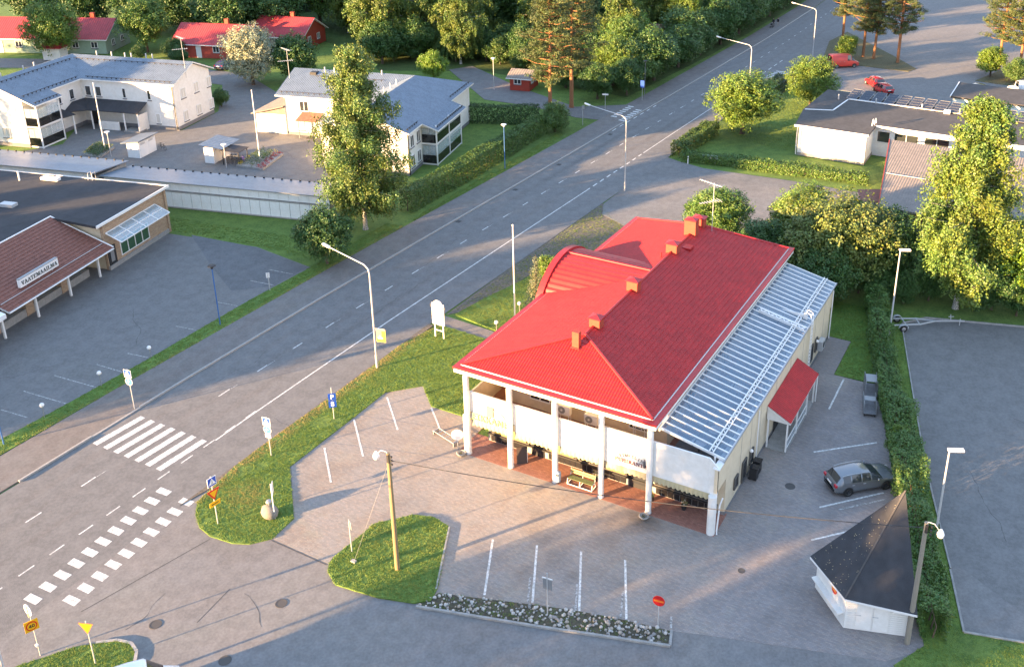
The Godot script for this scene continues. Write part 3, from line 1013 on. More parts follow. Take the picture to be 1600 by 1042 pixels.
	for i in 39:
		var z := -1.05 - 0.708 * i
		var b := MB.new()
		b.bar(Vector3(xi, yi, 0), Vector3(xo, yo, 0), 0.1, 0.15)
		if not boxes.has("rafter"):
			boxes["rafter"] = b.mesh()
			var g := MB.new()
			g.bar(Vector3(xi, yi + 0.03, 0), Vector3(xo, yo + 0.03, 0), 0.6, 0.012)
			boxes["glass"] = g.mesh()
			var g2 := MB.new()
			g2.bar(Vector3(xi, yi - 0.03, 0), Vector3(xo, yo - 0.03, 0), 0.04, 0.04)
		part(t, "rafter", boxes["rafter"], M.white_metal, Vector3(0, 0, z))
		if i < 38:
			part(t, "roof_pane", boxes["glass"], M.roof_glass, Vector3(0, 0, z - 0.354))
	bx(t, "purlin", Vector3(15.85, 5.23, -14.5), Vector3(0.06, 0.08, 27.0), M.dark)
	bx(t, "eaves_rail", Vector3(17.98, 4.83, -14.5), Vector3(0.12, 0.14, 27.3), M.steel)
	bx(t, "wall_rail", Vector3(13.7, 5.75, -14.5), Vector3(0.1, 0.2, 27.2), M.white_metal)
	var gx := 16.98
	var gy := 5.22
	var tr := MB.new()
	tr.bar(Vector3(gx, gy, -1.0), Vector3(gx, gy, -28.0), 0.07, 0.07)
	tr.bar(Vector3(gx + 0.24, gy - 0.04, -1.0), Vector3(gx + 0.24, gy - 0.04, -28.0), 0.06, 0.06)
	for i in 76:
		var z := -1.05 - 0.354 * i
		tr.bar(Vector3(gx if i % 2 else gx + 0.24, gy, z), Vector3(gx + 0.24 if i % 2 else gx, gy - 0.04, z - 0.354), 0.04, 0.04)
		if i % 8 == 4:
			tr.bar(Vector3(gx, gy, z), Vector3(gx + 0.9, gy - 0.36, z), 0.05, 0.05)
	part(t, "lattice_girder", tr.mesh(), M.white_metal)
	var cr := MB.new()
	var q0 := Vector3(14.3, 5.92, -19.0)
	var q1 := Vector3(17.9, 5.12, -19.0)
	cr.bar(q0, q1, 0.06, 0.06)
	cr.bar(q0 + Vector3(0, 0, 0.35), q1 + Vector3(0, 0, 0.35), 0.06, 0.06)
	for i in 12:
		var a := q0.lerp(q1, i / 12.0)
		var e := q0.lerp(q1, (i + 1) / 12.0)
		cr.bar(a + Vector3(0, 0, 0.35 if i % 2 else 0.0), e + Vector3(0, 0, 0.0 if i % 2 else 0.35), 0.05, 0.05)
	part(t, "cross_truss", cr.mesh(), M.white_metal)
	for z in [-0.9, -10.0, -19.0, -27.9]:
		bx(t, "terrace_post", Vector3(17.4, 4.0, z), Vector3(0.1, 2.0, 0.1), M.white_metal)
	bx(t, "terrace_screen", Vector3(15.6, 4.2, -20.6), Vector3(4.0, 2.4, 0.06), M.white_metal)
	# rear ladder, wall lamp, cooling unit
	var lad := MB.new()
	for dz in [-0.22, 0.22]:
		var pp: Array = [Vector3(18.12, 0.9, -20.2 + dz), Vector3(18.12, 5.2, -20.2 + dz), Vector3(18.0, 5.75, -20.2 + dz), Vector3(17.7, 5.9, -20.2 + dz), Vector3(17.35, 5.6, -20.2 + dz), Vector3(17.3, 5.1, -20.2 + dz)]
		lad.tube(pp, [0.035, 0.035, 0.035, 0.035, 0.035, 0.035], 6)
	for i in 15:
		lad.bar(Vector3(18.12, 1.0 + i * 0.3, -20.42), Vector3(18.12, 1.0 + i * 0.3, -19.98), 0.03, 0.03)
	part(t, "ladder", lad.mesh(), M.white_metal)
	for z in [-6.3, -22.6]:
		var b := MB.new()
		b.ball(Vector3.ZERO, Vector3.ONE * 0.13)
		part(t, "globe_lamp", b.mesh(), M.white_metal, Vector3(18.1, 2.2, z))
	# porch on the yard side
	var ps := MB.new()
	corr(ps, [Vector3(17.92, 3.42, -10.0), Vector3(19.62, 2.5, -10.0), Vector3(19.62, 2.5, -17.3), Vector3(17.92, 3.42, -17.3)], Vector3(1, 0, 0), 0.2, 0.02, 0.36, 0.025, 4)
	part(t, "porch_roof", ps.mesh(), M.red_roof)
	var pe := MB.new()
	pe.slab([Vector3(17.92, 3.4, -10.02), Vector3(19.6, 2.48, -10.02), Vector3(19.6, 2.48, -17.28), Vector3(17.92, 3.4, -17.28)], 0.1)
	part(t, "porch_board", pe.mesh(), M.white_metal)
	var gp := MB.new()
	gp.tri(Vector3(17.92, 2.35, -10.1), Vector3(19.5, 2.35, -10.1), Vector3(17.92, 3.3, -10.1))
	gp.tri(Vector3(17.92, 2.35, -10.16), Vector3(17.92, 3.3, -10.16), Vector3(19.5, 2.35, -10.16))
	gp.quad(Vector3(17.92, 2.35, -10.1), Vector3(17.92, 2.35, -10.16), Vector3(19.5, 2.35, -10.16), Vector3(19.5, 2.35, -10.1))
	part(t, "porch_gable", gp.mesh(), W)
	for q in [[18.05, -10.1], [19.4, -10.1], [19.4, -12.6], [19.4, -15.2], [19.4, -17.1]]:
		bx(t, "porch_post", Vector3(q[0], 1.2, q[1]), Vector3(0.1, 2.4, 0.1), M.white_metal)
	for q in [[-10.1, -12.6], [-12.6, -15.2]]:
		for y in [0.35, 0.95]:
			bx(t, "porch_rail", Vector3(19.4, y, (q[0] + q[1]) / 2), Vector3(0.05, 0.07, q[0] - q[1] - 0.12), M.white_metal)
		bx(t, "porch_screen", Vector3(19.4, 0.65, (q[0] + q[1]) / 2), Vector3(0.02, 0.5, q[0] - q[1] - 0.14), M.clear_glass)
	bx(t, "porch_step", Vector3(18.7, 0.06, -13.6), Vector3(1.5, 0.13, 7.2), M.concrete)
	pipe(t, "downpipe", [Vector3(19.55, 2.4, -17.25), Vector3(19.55, 0.15, -17.25)], 0.045, M.white_metal, 8)
	# lettering on the parapets
	text(t, "lettering", "VEIKKANEN", 0.5, M.letter_cream, Vector3(1.75, 3.05, -0.17), 0, "Droid Sans", 0.1, true)
	var em := MB.new()
	for s in [-1, 1]:
		var prev := Vector3.ZERO
		for i in 9:
			var a := PI * 0.5 * i / 8
			var p := Vector3(1.75 + s * (0.28 + 0.85 * sin(a)), 3.4 + 0.55 * cos(a), -0.15)
			if i:
				em.quad(prev, p, Vector3(1.75 + s * 0.28, 3.4, -0.15), Vector3(1.75 + s * 0.28, 3.4, -0.15))
				em.bar(prev, p, 0.05, 0.05)
			prev = p
	part(t, "emblem", em.mesh(), M.emblem)
	bx(t, "emblem_block", Vector3(1.75, 3.78, -0.15), Vector3(0.5, 0.75, 0.12), M.letter_cream)
	text(t, "lettering", "PUHIRANTA", 0.26, M.letter_red, Vector3(12.15, 3.25, -0.16), 0, "Droid Serif", 0.02, true)
	var arc := "SIMPELIN"
	for i in arc.length():
		var u := (i - 3.5) / 3.5
		var l := text(t, "lettering", arc[i], 0.2, M.letter_grey, Vector3(12.15 + u * 0.75, 3.72 - 0.16 * u * u, -0.16), 0, "Droid Serif", 0.02)
		l.rotation.z = -u * 0.4
	var bottle := MB.new()
	bottle.lathe(Vector3(13.08, 3.2, -0.14), [Vector2(0, 0), Vector2(0.08, 0), Vector2(0.08, 0.36), Vector2(0.035, 0.45), Vector2(0.035, 0.58), Vector2(0, 0.58)], 8)
	part(t, "emblem", bottle.mesh(), M.letter_grey)

func antenna(called: String, base: Vector3, h: float, label: String) -> void:
	var t := thing(called, label, "antenna", base)
	pipe(t, "mast", [Vector3.ZERO, Vector3(0, h, 0)], 0.03, M.galv)
	for q in [[h - 0.1, 0.35, 2.4], [h - 1.6, -0.9, 2.0]]:
		var b := MB.new()
		var d := Vector3(cos(q[1]), 0, sin(q[1]))
		var e := Vector3(-d.z, 0, d.x)
		b.bar(Vector3(0, q[0], 0) - d * q[2] * 0.65, Vector3(0, q[0], 0) + d * q[2] * 0.35, 0.05, 0.05)
		for i in 8:
			var p: Vector3 = Vector3(0, q[0], 0) + d * q[2] * (-0.62 + 0.13 * i)
			b.bar(p - e * (0.18 + 0.04 * i), p + e * (0.18 + 0.04 * i), 0.025, 0.025)
		part(t, "aerial", b.mesh(), M.galv)

# ---------------------------------------------------------------- other buildings
const TL := 0.253 # the left-hand buildings stand turned by 14.5 degrees
func loc(ox: float, oz: float, x: float, z: float) -> Vector3:
	return Vector3(ox + x * cos(TL) + z * sin(TL), 0, oz - x * sin(TL) + z * cos(TL))
func metal_roof(par: Node, pts: Array, down: Vector3, m: Material, period := 0.25, amp := 0.02, row := 0.0) -> void:
	var b := MB.new()
	corr(b, pts, down, period, amp, row, 0.02, 4)
	part(par, "roof_slope", b.mesh(), m)
	var s := MB.new()
	var lo: Array = []
	for p in pts:
		lo.append(p + Vector3(0, -0.02, 0))
	s.slab(lo, 0.14)
	part(par, "eaves", s.mesh(), M.white_metal)
func snow_guard(par: Node, a: Vector3, b: Vector3, n: int) -> void:
	var m := MB.new()
	m.bar(a + Vector3(0, 0.16, 0), b + Vector3(0, 0.16, 0), 0.05, 0.05)
	for i in n:
		var p := a.lerp(b, (i + 0.5) / n)
		m.box(p + Vector3(0, 0.08, 0), Vector3(0.1, 0.2, 0.1))
	part(par, "snow_guard", m.mesh(), M.dark)
func balcony(par: Node, x0: float, x1: float, z0: float, z1: float, bays: int, top: float) -> void:
	# two storeys of glazed balconies: slabs, posts, dark rail glass, clear glazing above
	for y in [0.12, 2.75]:
		bx(par, "balcony_slab", Vector3((x0 + x1) / 2, y, (z0 + z1) / 2), Vector3(x1 - x0, 0.18, z1 - z0), M.white_metal)
	for i in bays + 1:
		var z := lerpf(z0, z1, float(i) / bays)
		bx(par, "balcony_post", Vector3(x1, top / 2, z), Vector3(0.14, top, 0.14), M.white_metal)
	for y in [0.22, 2.86]:
		for i in bays:
			var za := lerpf(z0, z1, float(i) / bays) + 0.1
			var zb := lerpf(z0, z1, float(i + 1) / bays) - 0.1
			bx(par, "balcony_rail", Vector3(x1, y + 0.55, (za + zb) / 2), Vector3(0.03, 1.05, zb - za), M.smoke_glass)
			var nn := 4
			for k in nn:
				bx(par, "balcony_pane", Vector3(x1, y + 1.72, lerpf(za, zb, (k + 0.5) / nn)), Vector3(0.02, 1.2, (zb - za) / nn - 0.04), M.clear_glass)
		bx(par, "balcony_rail", Vector3((x0 + x1) / 2, y + 0.55, z1), Vector3(x1 - x0 - 0.2, 1.05, 0.03), M.smoke_glass)
		for k in 2:
			bx(par, "balcony_pane", Vector3(lerpf(x0, x1, 0.28 + 0.46 * k), y + 1.72, z1), Vector3((x1 - x0) / 2 - 0.14, 1.2, 0.02), M.clear_glass)
	bx(par, "balcony_back", Vector3(x0 + 0.03, top / 2, (z0 + z1) / 2), Vector3(0.04, top - 0.3, z1 - z0 - 0.1), M.blind)
func vents(par: Node, pts: Array) -> void:
	for p in pts:
		pipe(par, "vent_pipe", [p, p + Vector3(0, 0.75, 0)], 0.09, M.galv)
func apartments() -> void:
	# A: L-shaped house on the left
	var t := thing("apartment_building", "white L-shaped two-storey apartment house with grey-blue metal roof and dark entrance canopy", "building", Vector3(-75.28, 0, -42.84), TL)
	bx(t, "wall", Vector3(-9.3, 3.25, -4.3), Vector3(18.6, 6.5, 8.6), M.white_wall)
	bx(t, "wall", Vector3(-18.6, 3.24, 3.9), Vector3(8.6, 6.48, 14.0), M.white_wall)
	bx(t, "plinth", Vector3(-9.3, 0.24, -4.3), Vector3(18.66, 0.5, 8.66), M.plinth)
	bx(t, "plinth", Vector3(-18.6, 0.23, 3.93), Vector3(8.66, 0.5, 14.06), M.plinth)
	var g := MB.new()
	g.quad(Vector3(0, 6.5, 0), Vector3(0, 6.5, -8.6), Vector3(0, 8.25, -4.6), Vector3(0, 8.25, -4.55))
	g.quad(Vector3(-0.2, 6.5, 0), Vector3(-0.2, 8.25, -4.55), Vector3(-0.2, 8.25, -4.6), Vector3(-0.2, 6.5, -8.6))
	g.quad(Vector3(-14.3, 6.48, 10.9), Vector3(-18.6, 8.25, 10.9), Vector3(-18.65, 8.25, 10.9), Vector3(-22.9, 6.48, 10.9))
	part(t, "gable", g.mesh(), M.white_wall)
	var e := 6.5
	var r := 8.5
	metal_roof(t, [Vector3(0.5, r, -4.6), Vector3(-18.6, r, -4.6), Vector3(-13.7, e, 0.45), Vector3(0.5, e, 0.45)], Vector3(0, 0, 1), M.blue_roof)
	metal_roof(t, [Vector3(0.5, r, -4.6), Vector3(0.5, e, -9.3), Vector3(-23.4, e, -9.3), Vector3(-18.6, r, -4.6)], Vector3(0, 0, -1), M.blue_roof)
	metal_roof(t, [Vector3(-18.6, r, -4.6), Vector3(-18.6, r, 11.4), Vector3(-13.7, e, 11.4), Vector3(-13.7, e, 0.45)], Vector3(1, 0, 0), M.blue_roof)
	metal_roof(t, [Vector3(-18.6, r, -4.6), Vector3(-23.4, e, -9.3), Vector3(-23.4, e, 11.4), Vector3(-18.6, r, 11.4)], Vector3(-1, 0, 0), M.blue_roof)
	metal_roof(t, [Vector3(-13.72, e + 0.01, 11.4), Vector3(-12.05, e - 0.68, 11.4), Vector3(-12.05, e - 0.68, 6.3), Vector3(-13.72, e + 0.01, 6.3)], Vector3(1, 0, 0), M.blue_roof)
	snow_guard(t, Vector3(0, e + 0.16, 0.05), Vector3(-13.2, e + 0.16, 0.05), 18)
	snow_guard(t, Vector3(0, e + 1.6, -3.6), Vector3(-17.6, e + 1.6, -3.6), 20)
	snow_guard(t, Vector3(-14.0, e + 0.22, 0.6), Vector3(-14.0, e + 0.22, 11.0), 14)
	snow_guard(t, Vector3(-17.6, e + 1.66, -3.2), Vector3(-17.6, e + 1.66, 11.0), 18)
	snow_guard(t, Vector3(-12.3, e - 0.5, 6.6), Vector3(-12.3, e - 0.5, 11.1), 7)
	vents(t, [Vector3(-6.2, 8.3, -5.2), Vector3(-7.2, 8.3, -5.2), Vector3(-9.6, 8.2, -5.3), Vector3(-10.6, 8.2, -5.3), Vector3(-12.8, 8.2, -5.4), Vector3(-15.2, 8.2, -5.4), Vector3(-19.3, 8.1, 2), Vector3(-19.3, 8.1, 4), Vector3(-19.3, 8.1, 8), Vector3(-19.3, 8.1, 9.4)])
	for q in [[-2.0, 1.5], [-5.1, 1.4], [-8.2, 1.4]]:
		for y in [1.55, 4.75]:
			win(t, Vector3(0.04, y, q[0]), 1.1, 1.4, PI / 2, 2, "blind")
	for q in [[-3.8, 0.55], [-7.6, 0.55], [-11.6, 0.9], [-13.2, 0.9]]:
		win(t, Vector3(q[0], 4.75, 0.04), q[1], 1.4, 0, 1, "dark_glass")
	win(t, Vector3(-2.9, 1.5, 0.04), 0.7, 1.4, 0, 1, "blind")
	for z in [2.0, 4.5]:
		win(t, Vector3(-14.27, 4.7, z), 0.9, 1.4, PI / 2, 1, "dark_glass")
	win(t, Vector3(-17.5, 1.8, 10.94), 1.2, 1.3, 0, 2, "blind")
	balcony(t, -14.3, -12.4, 6.8, 10.85, 1, 5.6)
	# entrance canopy in the yard corner
	var cm := MB.new()
	cm.slab([Vector3(-4.3, 3.7, 0.02), Vector3(-4.3, 2.75, 2.3), Vector3(-12.0, 2.75, 2.3), Vector3(-13.9, 3.7, 0.02)], 0.1)
	cm.slab([Vector3(-12.0, 2.75, 2.3), Vector3(-14.2, 2.75, 4.3), Vector3(-14.25, 3.7, 2.2), Vector3(-13.9, 3.7, 0.02)], 0.1)
	part(t, "canopy_roof", cm.mesh(), M.bitumen)
	for x in [-4.5, -6.6, -11.6]:
		bx(t, "canopy_post", Vector3(x, 1.32, 2.15), Vector3(0.14, 2.64, 0.14), M.white_metal)
	bx(t, "canopy_wall", Vector3(-9.3, 0.6, 1.9), Vector3(3.2, 1.2, 0.12), M.white_wall)
	bx(t, "canopy_wall", Vector3(-4.45, 1.2, 1.1), Vector3(0.1, 2.4, 1.9), M.white_wall)
	bx(t, "door", Vector3(-5.5, 1.1, 0.04), Vector3(1.0, 2.1, 0.08), M.galv)
	bx(t, "door", Vector3(-12.9, 1.1, 0.06), Vector3(1.0, 2.1, 0.08), M.dark)
	bx(t, "step", Vector3(-5.6, 0.1, 1.6), Vector3(2.4, 0.2, 1.6), M.concrete)
	pipe(t, "downpipe", [Vector3(-0.6, 6.4, 0.35), Vector3(-0.15, 6.0, 0.1), Vector3(-0.15, 0.1, 0.1)], 0.06, M.dark)
	pipe(t, "downpipe", [Vector3(-12.2, 5.6, 6.5), Vector3(-12.4, 5.2, 6.65), Vector3(-12.4, 0.1, 6.65)], 0.06, M.plinth)
	var e2 := MB.new()
	e2.slab([Vector3(-14.25, 3.3, 6.3), Vector3(-12.6, 2.75, 6.3), Vector3(-12.2, 2.75, 4.4), Vector3(-14.25, 3.3, 4.4)], 0.1)
	part(t, "porch_roof", e2.mesh(), M.bitumen)
	bx(t, "porch_post", Vector3(-12.5, 1.35, 4.6), Vector3(0.16, 2.7, 0.16), M.white_metal)
	# B: the house behind the tall birch
	var p := thing("apartment_building", "pale two-storey apartment house half hidden by the tall birch, with black glazed balconies", "building", Vector3(-61.22, 0, -48.56), TL)
	bx(p, "wall", Vector3(11.1, 2.75, -5.5), Vector3(22.2, 5.5, 11.0), M.white_wall)
	bx(p, "wall", Vector3(16.65, 2.74, 5.75), Vector3(11.1, 5.48, 11.5), M.white_wall)
	bx(p, "plinth", Vector3(11.1, 0.2, -5.5), Vector3(22.26, 0.42, 11.06), M.plinth)
	bx(p, "plinth", Vector3(16.65, 0.19, 5.78), Vector3(11.16, 0.42, 11.56), M.plinth)
	e = 5.5
	r = 7.75
	metal_roof(p, [Vector3(-1, r, -5.5), Vector3(16.6, r, -5.5), Vector3(10.6, e, 0.5), Vector3(-1, e, 0.5)], Vector3(0, 0, 1), M.blue_roof)
	metal_roof(p, [Vector3(16.6, r, -5.5), Vector3(22.7, e, -11.6), Vector3(22.7, e, 12.1), Vector3(16.6, r, 12.1)], Vector3(1, 0, 0), M.blue_roof, 0.3, 0.025)
	metal_roof(p, [Vector3(16.6, r, -5.5), Vector3(16.6, r, 12.1), Vector3(10.6, e, 12.1), Vector3(10.6, e, 0.5)], Vector3(-1, 0, 0), M.blue_roof)
	metal_roof(p, [Vector3(-1, r, -5.5), Vector3(-1, e, -11.6), Vector3(22.7, e, -11.6), Vector3(16.6, r, -5.5)], Vector3(0, 0, -1), M.blue_roof)
	metal_roof(p, [Vector3(22.68, e + 0.01, -2.4), Vector3(24.75, e - 0.74, -2.4), Vector3(24.75, e - 0.74, 7.9), Vector3(22.68, e + 0.01, 7.9)], Vector3(1, 0, 0), M.blue_roof, 0.3, 0.025)
	var gb := MB.new()
	gb.tri(Vector3(11.1, 5.48, 11.5), Vector3(22.2, 5.48, 11.5), Vector3(16.6, 7.55, 11.5))
	gb.tri(Vector3(0, 5.5, 0), Vector3(0, 7.55, -5.5), Vector3(0, 5.5, -11))
	gb.tri(Vector3(22.2, 4.8, 7.25), Vector3(24.2, 4.8, 7.25), Vector3(22.2, 5.5, 7.25))
	part(p, "gable", gb.mesh(), M.white_wall)
	snow_guard(p, Vector3(-0.6, e + 0.3, 0.0), Vector3(10.4, e + 0.3, 0.0), 14)
	snow_guard(p, Vector3(3, e + 1.7, -3.6), Vector3(13, e + 1.7, -3.6), 12)
	snow_guard(p, Vector3(24.4, e - 0.5, -2.0), Vector3(24.4, e - 0.5, 7.5), 16)
	snow_guard(p, Vector3(22.3, e + 0.25, 8.2), Vector3(22.3, e + 0.25, 11.8), 5)
	snow_guard(p, Vector3(22.3, e + 0.25, -11), Vector3(22.3, e + 0.25, -3), 9)
	vents(p, [Vector3(3.8, 7.5, -5.0), Vector3(5.2, 7.5, -5.0), Vector3(6.6, 7.5, -5.0), Vector3(12, 7.5, -5.2), Vector3(15.4, 7.3, -2), Vector3(15.4, 7.3, 0), Vector3(15.4, 7.3, 2)])
	bx(p, "roof_fan", Vector3(2.4, 7.45, -4.6), Vector3(0.9, 0.35, 0.9), M.dark)
	balcony(p, 22.2, 24.2, -1.6, 7.2, 2, 5.2)
	for z in [8.2, 10.2]:
		for y in [1.5, 4.0]:
			win(p, Vector3(22.24, y, z), 1.1, 1.5, PI / 2, 2)
	win(p, Vector3(22.24, 4.0, -4.5), 1.1, 1.4, PI / 2, 2)
	win(p, Vector3(2.9, 4.1, 0.04), 1.3, 1.4, 0, 2)
	win(p, Vector3(2.0, 1.5, 0.04), 1.3, 1.5, 0, 2, "blind")
	win(p, Vector3(8.0, 4.1, 0.04), 1.3, 1.4, 0, 2)
	win(p, Vector3(8.6, 1.5, 0.04), 1.3, 1.4, 0, 2, "blind")
	var pc := MB.new()
	pc.slab([Vector3(2.6, 3.35, 0.03), Vector3(2.2, 2.5, 1.5), Vector3(5.2, 2.5, 1.5), Vector3(5.6, 3.35, 0.03)], 0.1)
	part(p, "canopy_roof", pc.mesh(), M.brown_tile)
	bx(p, "canopy_post", Vector3(4.9, 1.2, 1.3), Vector3(0.12, 2.4, 0.12), M.white_metal)
	bx(p, "canopy_post", Vector3(2.5, 1.2, 1.3), Vector3(0.1, 2.4, 0.1), M.plinth)
	var dd := bx(p, "door", Vector3(4.1, 1.1, 0.04), Vector3(1.1, 2.1, 0.08), M.steel)
	bx(dd, "pane", Vector3(0.2, 0.1, 0.045), Vector3(0.25, 1.4, 0.015), M.dark_glass)
	bx(p, "doormat", Vector3(4.0, 0.03, 0.9), Vector3(1.3, 0.05, 0.8), M.dark)
	pipe(p, "downpipe", [Vector3(0.4, 5.4, 0.4), Vector3(0.1, 5.0, 0.1), Vector3(0.1, 0.1, 0.1)], 0.06, M.plinth)
	pipe(p, "downpipe", [Vector3(22.3, 5.3, 11.4), Vector3(22.3, 0.1, 11.4)], 0.06, M.dark)
	# low annex at its left end
	bx(p, "annex_wall", Vector3(-2.2, 1.35, -4.0), Vector3(4.38, 2.7, 8.0), M.white_wall)
	var an := MB.new()
	an.slab([Vector3(-0.02, 4.0, 0.4), Vector3(-4.9, 2.72, 0.4), Vector3(-4.9, 2.72, -8.4), Vector3(-0.02, 4.0, -8.4)], 0.14)
	an.quad(Vector3(-4.38, 2.7, 0.0), Vector3(-0.02, 2.7, 0.0), Vector3(-0.02, 3.88, 0.0), Vector3(-4.38, 2.74, 0.0))
	part(p, "annex_roof", an.mesh(), M.fibre_roof)
	bx(p, "door", Vector3(-1.9, 1.05, 0.04), Vector3(0.9, 2.0, 0.08), M.panel_white)

func garage() -> void:
	var t := thing("garage_row", "long low white panelled garage row with grey roof between the yard and the shop", "garage", Vector3(-35.5, 0, -27.3), TL)
	bx(t, "wall", Vector3(-13.8, 1.2, -2.4), Vector3(27.6, 2.4, 4.6), M.concrete)
	bx(t, "wall", Vector3(-43, 1.48, -2.0), Vector3(30.6, 2.96, 5.4), M.concrete)
	var x := 0.0
	while x > -27.0:
		bx(t, "wall_panel", Vector3(x - 0.58, 0.98, -0.06), Vector3(1.13, 1.7, 0.06), M.panel_white)
		bx(t, "wall_panel", Vector3(x - 0.58, 2.5, -0.06), Vector3(1.15, 0.86, 0.06), M.panel_white)
		x -= 1.18
	x = -27.9
	while x > -57.0:
		bx(t, "wall_panel", Vector3(x - 0.58, 1.0, 0.74), Vector3(1.13, 1.7, 0.06), M.panel_white)
		bx(t, "wall_panel", Vector3(x - 0.58, 2.8, 0.74), Vector3(1.15, 1.3, 0.06), M.panel_white)
		x -= 1.18
	bx(t, "ledge", Vector3(-13.8, 1.95, -0.02), Vector3(27.7, 0.1, 0.12), M.concrete)
	bx(t, "plinth", Vector3(-13.8, 0.06, -0.04), Vector3(27.7, 0.14, 0.12), M.granite)
	for q in [[0.3, -27.4, 3.1, 0.2, -5.0], [-27.5, -58.5, 3.68, 1.0, -5.0]]:
		var b := MB.new()
		b.slab([Vector3(q[0], q[2], q[3]), Vector3(q[1], q[2], q[3]), Vector3(q[1], q[2] - 0.62, q[4]), Vector3(q[0], q[2] - 0.62, q[4])], 0.12)
		part(t, "roof", b.mesh(), M.blue_roof)
		bx(t, "roof_edge", Vector3((q[0] + q[1]) / 2, q[2] - 0.05, q[3] + 0.03), Vector3(absf(q[1] - q[0]), 0.1, 0.05), M.sign_back)
		var cnt := int(absf(q[1] - q[0]) / 1.1)
		for i in cnt:
			bx(t, "snow_guard", Vector3(lerpf(q[0], q[1], (i + 0.5) / cnt), q[2] - 0.53, q[4] + 0.25), Vector3(0.16, 0.16, 0.16), M.dark)

func shop() -> void:
	var t := thing("clothes_shop", "low shop with black flat roof, brick end wall and brown tiled canopy on white posts", "building", Vector3(-46.3, 0, -8.4), TL)
	bx(t, "brick_wall", Vector3(-0.3, 2.4, -4.85), Vector3(0.3, 4.8, 9.6), M.brick)
	bx(t, "back_wall", Vector3(-18, 2.4, -9.6), Vector3(36, 4.78, 0.3), M.brick)
	bx(t, "core", Vector3(-18, 2.35, -4.8), Vector3(35.3, 4.7, 9.2), M.cream_wall)
	bx(t, "shop_wall", Vector3(-9, 1.6, 15.0), Vector3(12.4, 3.2, 30), M.cream_wall)
	bx(t, "base", Vector3(-0.1, 0.2, -4.85), Vector3(0.16, 0.42, 9.62), M.concrete)
	var b := MB.new()
	b.slab([Vector3(0.1, 4.95, -10.0), Vector3(0.1, 4.95, 0.9), Vector3(-5.3, 5.1, 0.3), Vector3(-5.3, 5.1, 34), Vector3(-40, 5.1, 34), Vector3(-40, 5.0, -10.0)], 0.25)
	part(t, "flat_roof", b.mesh(), M.bitumen)
	bx(t, "roof_edge", Vector3(0.14, 4.9, -4.6), Vector3(0.1, 0.26, 11.2), M.white_metal)
	bx(t, "roof_edge", Vector3(-20, 4.93, -10.05), Vector3(40, 0.22, 0.08), M.white_metal)
	bx(t, "roof_hatch", Vector3(-11.5, 5.15, -1.5), Vector3(1.5, 0.3, 0.8), M.galv)
	bx(t, "roof_hatch", Vector3(-12.5, 5.2, -8.6), Vector3(2.0, 0.3, 0.6), M.white_metal)
	pipe(t, "vent_pipe", [Vector3(-15.6, 5, -7.8), Vector3(-15.6, 6.0, -7.8)], 0.09, M.white_metal)
	var lad := MB.new()
	for dx in [-0.25, 0.25]:
		lad.tube([Vector3(-8.6 + dx, 4.9, -9.6), Vector3(-8.6 + dx, 5.7, -9.7), Vector3(-8.6 + dx, 5.75, -10.15), Vector3(-8.6 + dx, 4.2, -10.25)], [0.03, 0.03, 0.03, 0.03], 5)
	part(t, "ladder", lad.mesh(), M.galv)
	# tiled canopy
	var c := MB.new()
	corr(c, [Vector3(-5.3, 5.12, 0.3), Vector3(0.95, 2.62, 0.3), Vector3(0.95, 2.62, 13.5), Vector3(-5.3, 5.12, 13.5)], Vector3(1, 0, 0), 0.3, 0.012, 0.38, 0.045, 4)
	part(t, "canopy_roof", c.mesh(), M.brown_tile)
	var cs := MB.new()
	cs.slab([Vector3(-5.3, 5.08, 0.32), Vector3(0.93, 2.58, 0.32), Vector3(0.93, 2.58, 13.48), Vector3(-5.3, 5.08, 13.48)], 0.12)
	part(t, "canopy_soffit", cs.mesh(), M.white_metal)
	pipe(t, "verge", [Vector3(-5.35, 5.2, 0.25), Vector3(0.95, 2.7, 0.25)], 0.07, M.white_metal)
	pipe(t, "ridge_trim", [Vector3(-5.33, 5.2, 0.2), Vector3(-5.33, 5.2, 13.6)], 0.07, M.white_metal)
	pipe(t, "snow_rail", [Vector3(0.1, 3.12, 0.6), Vector3(0.1, 3.12, 13.3)], 0.03, M.galv)
	pipe(t, "gutter", [Vector3(1.02, 2.56, 0.3), Vector3(1.02, 2.56, 13.5)], 0.06, M.white_metal)
	for z in [1.4, 5.4, 9.5, 13.4]:
		bx(t, "canopy_post", Vector3(-0.1, 1.25, z), Vector3(0.16, 2.5, 0.16), M.white_metal)
	for z in [3.2, 7.6, 11.6]:
		bx(t, "wall_pier", Vector3(-1.9, 1.3, z + 1.6), Vector3(1.6, 2.6, 0.9), M.brick)
		win(t, Vector3(-2.76, 1.5, z), 2.4, 1.5, PI / 2, 2, "dark_glass", "white_metal", false)
	bx(t, "window_base", Vector3(-1.6, 0.35, 7.5), Vector3(0.9, 0.7, 12), M.concrete)
	# beyond the canopy: white gable and next canopy
	var n := MB.new()
	n.slab([Vector3(-5.2, 4.4, 14.2), Vector3(1.3, 2.9, 14.2), Vector3(1.3, 2.9, 26), Vector3(-5.2, 4.4, 26)], 0.4)
	part(t, "lower_canopy", n.mesh(), M.white_metal)
	for z in [17.5, 21.5, 25.5]:
		bx(t, "canopy_post", Vector3(0.9, 1.28, z), Vector3(0.16, 2.5, 0.16), M.white_metal)
	# windows and awning in the brick wall
	win(t, Vector3(-0.13, 1.55, -4.2), 4.4, 1.7, PI / 2, 4, "poster_glass", "white_metal", false)
	var dd := bx(t, "door", Vector3(-0.12, 1.2, -0.7), Vector3(0.08, 2.2, 1.1), M.dark)
	bx(dd, "poster", Vector3(0.05, 0.1, 0), Vector3(0.01, 1.2, 0.5), M.sign_back)
	var aw := MB.new()
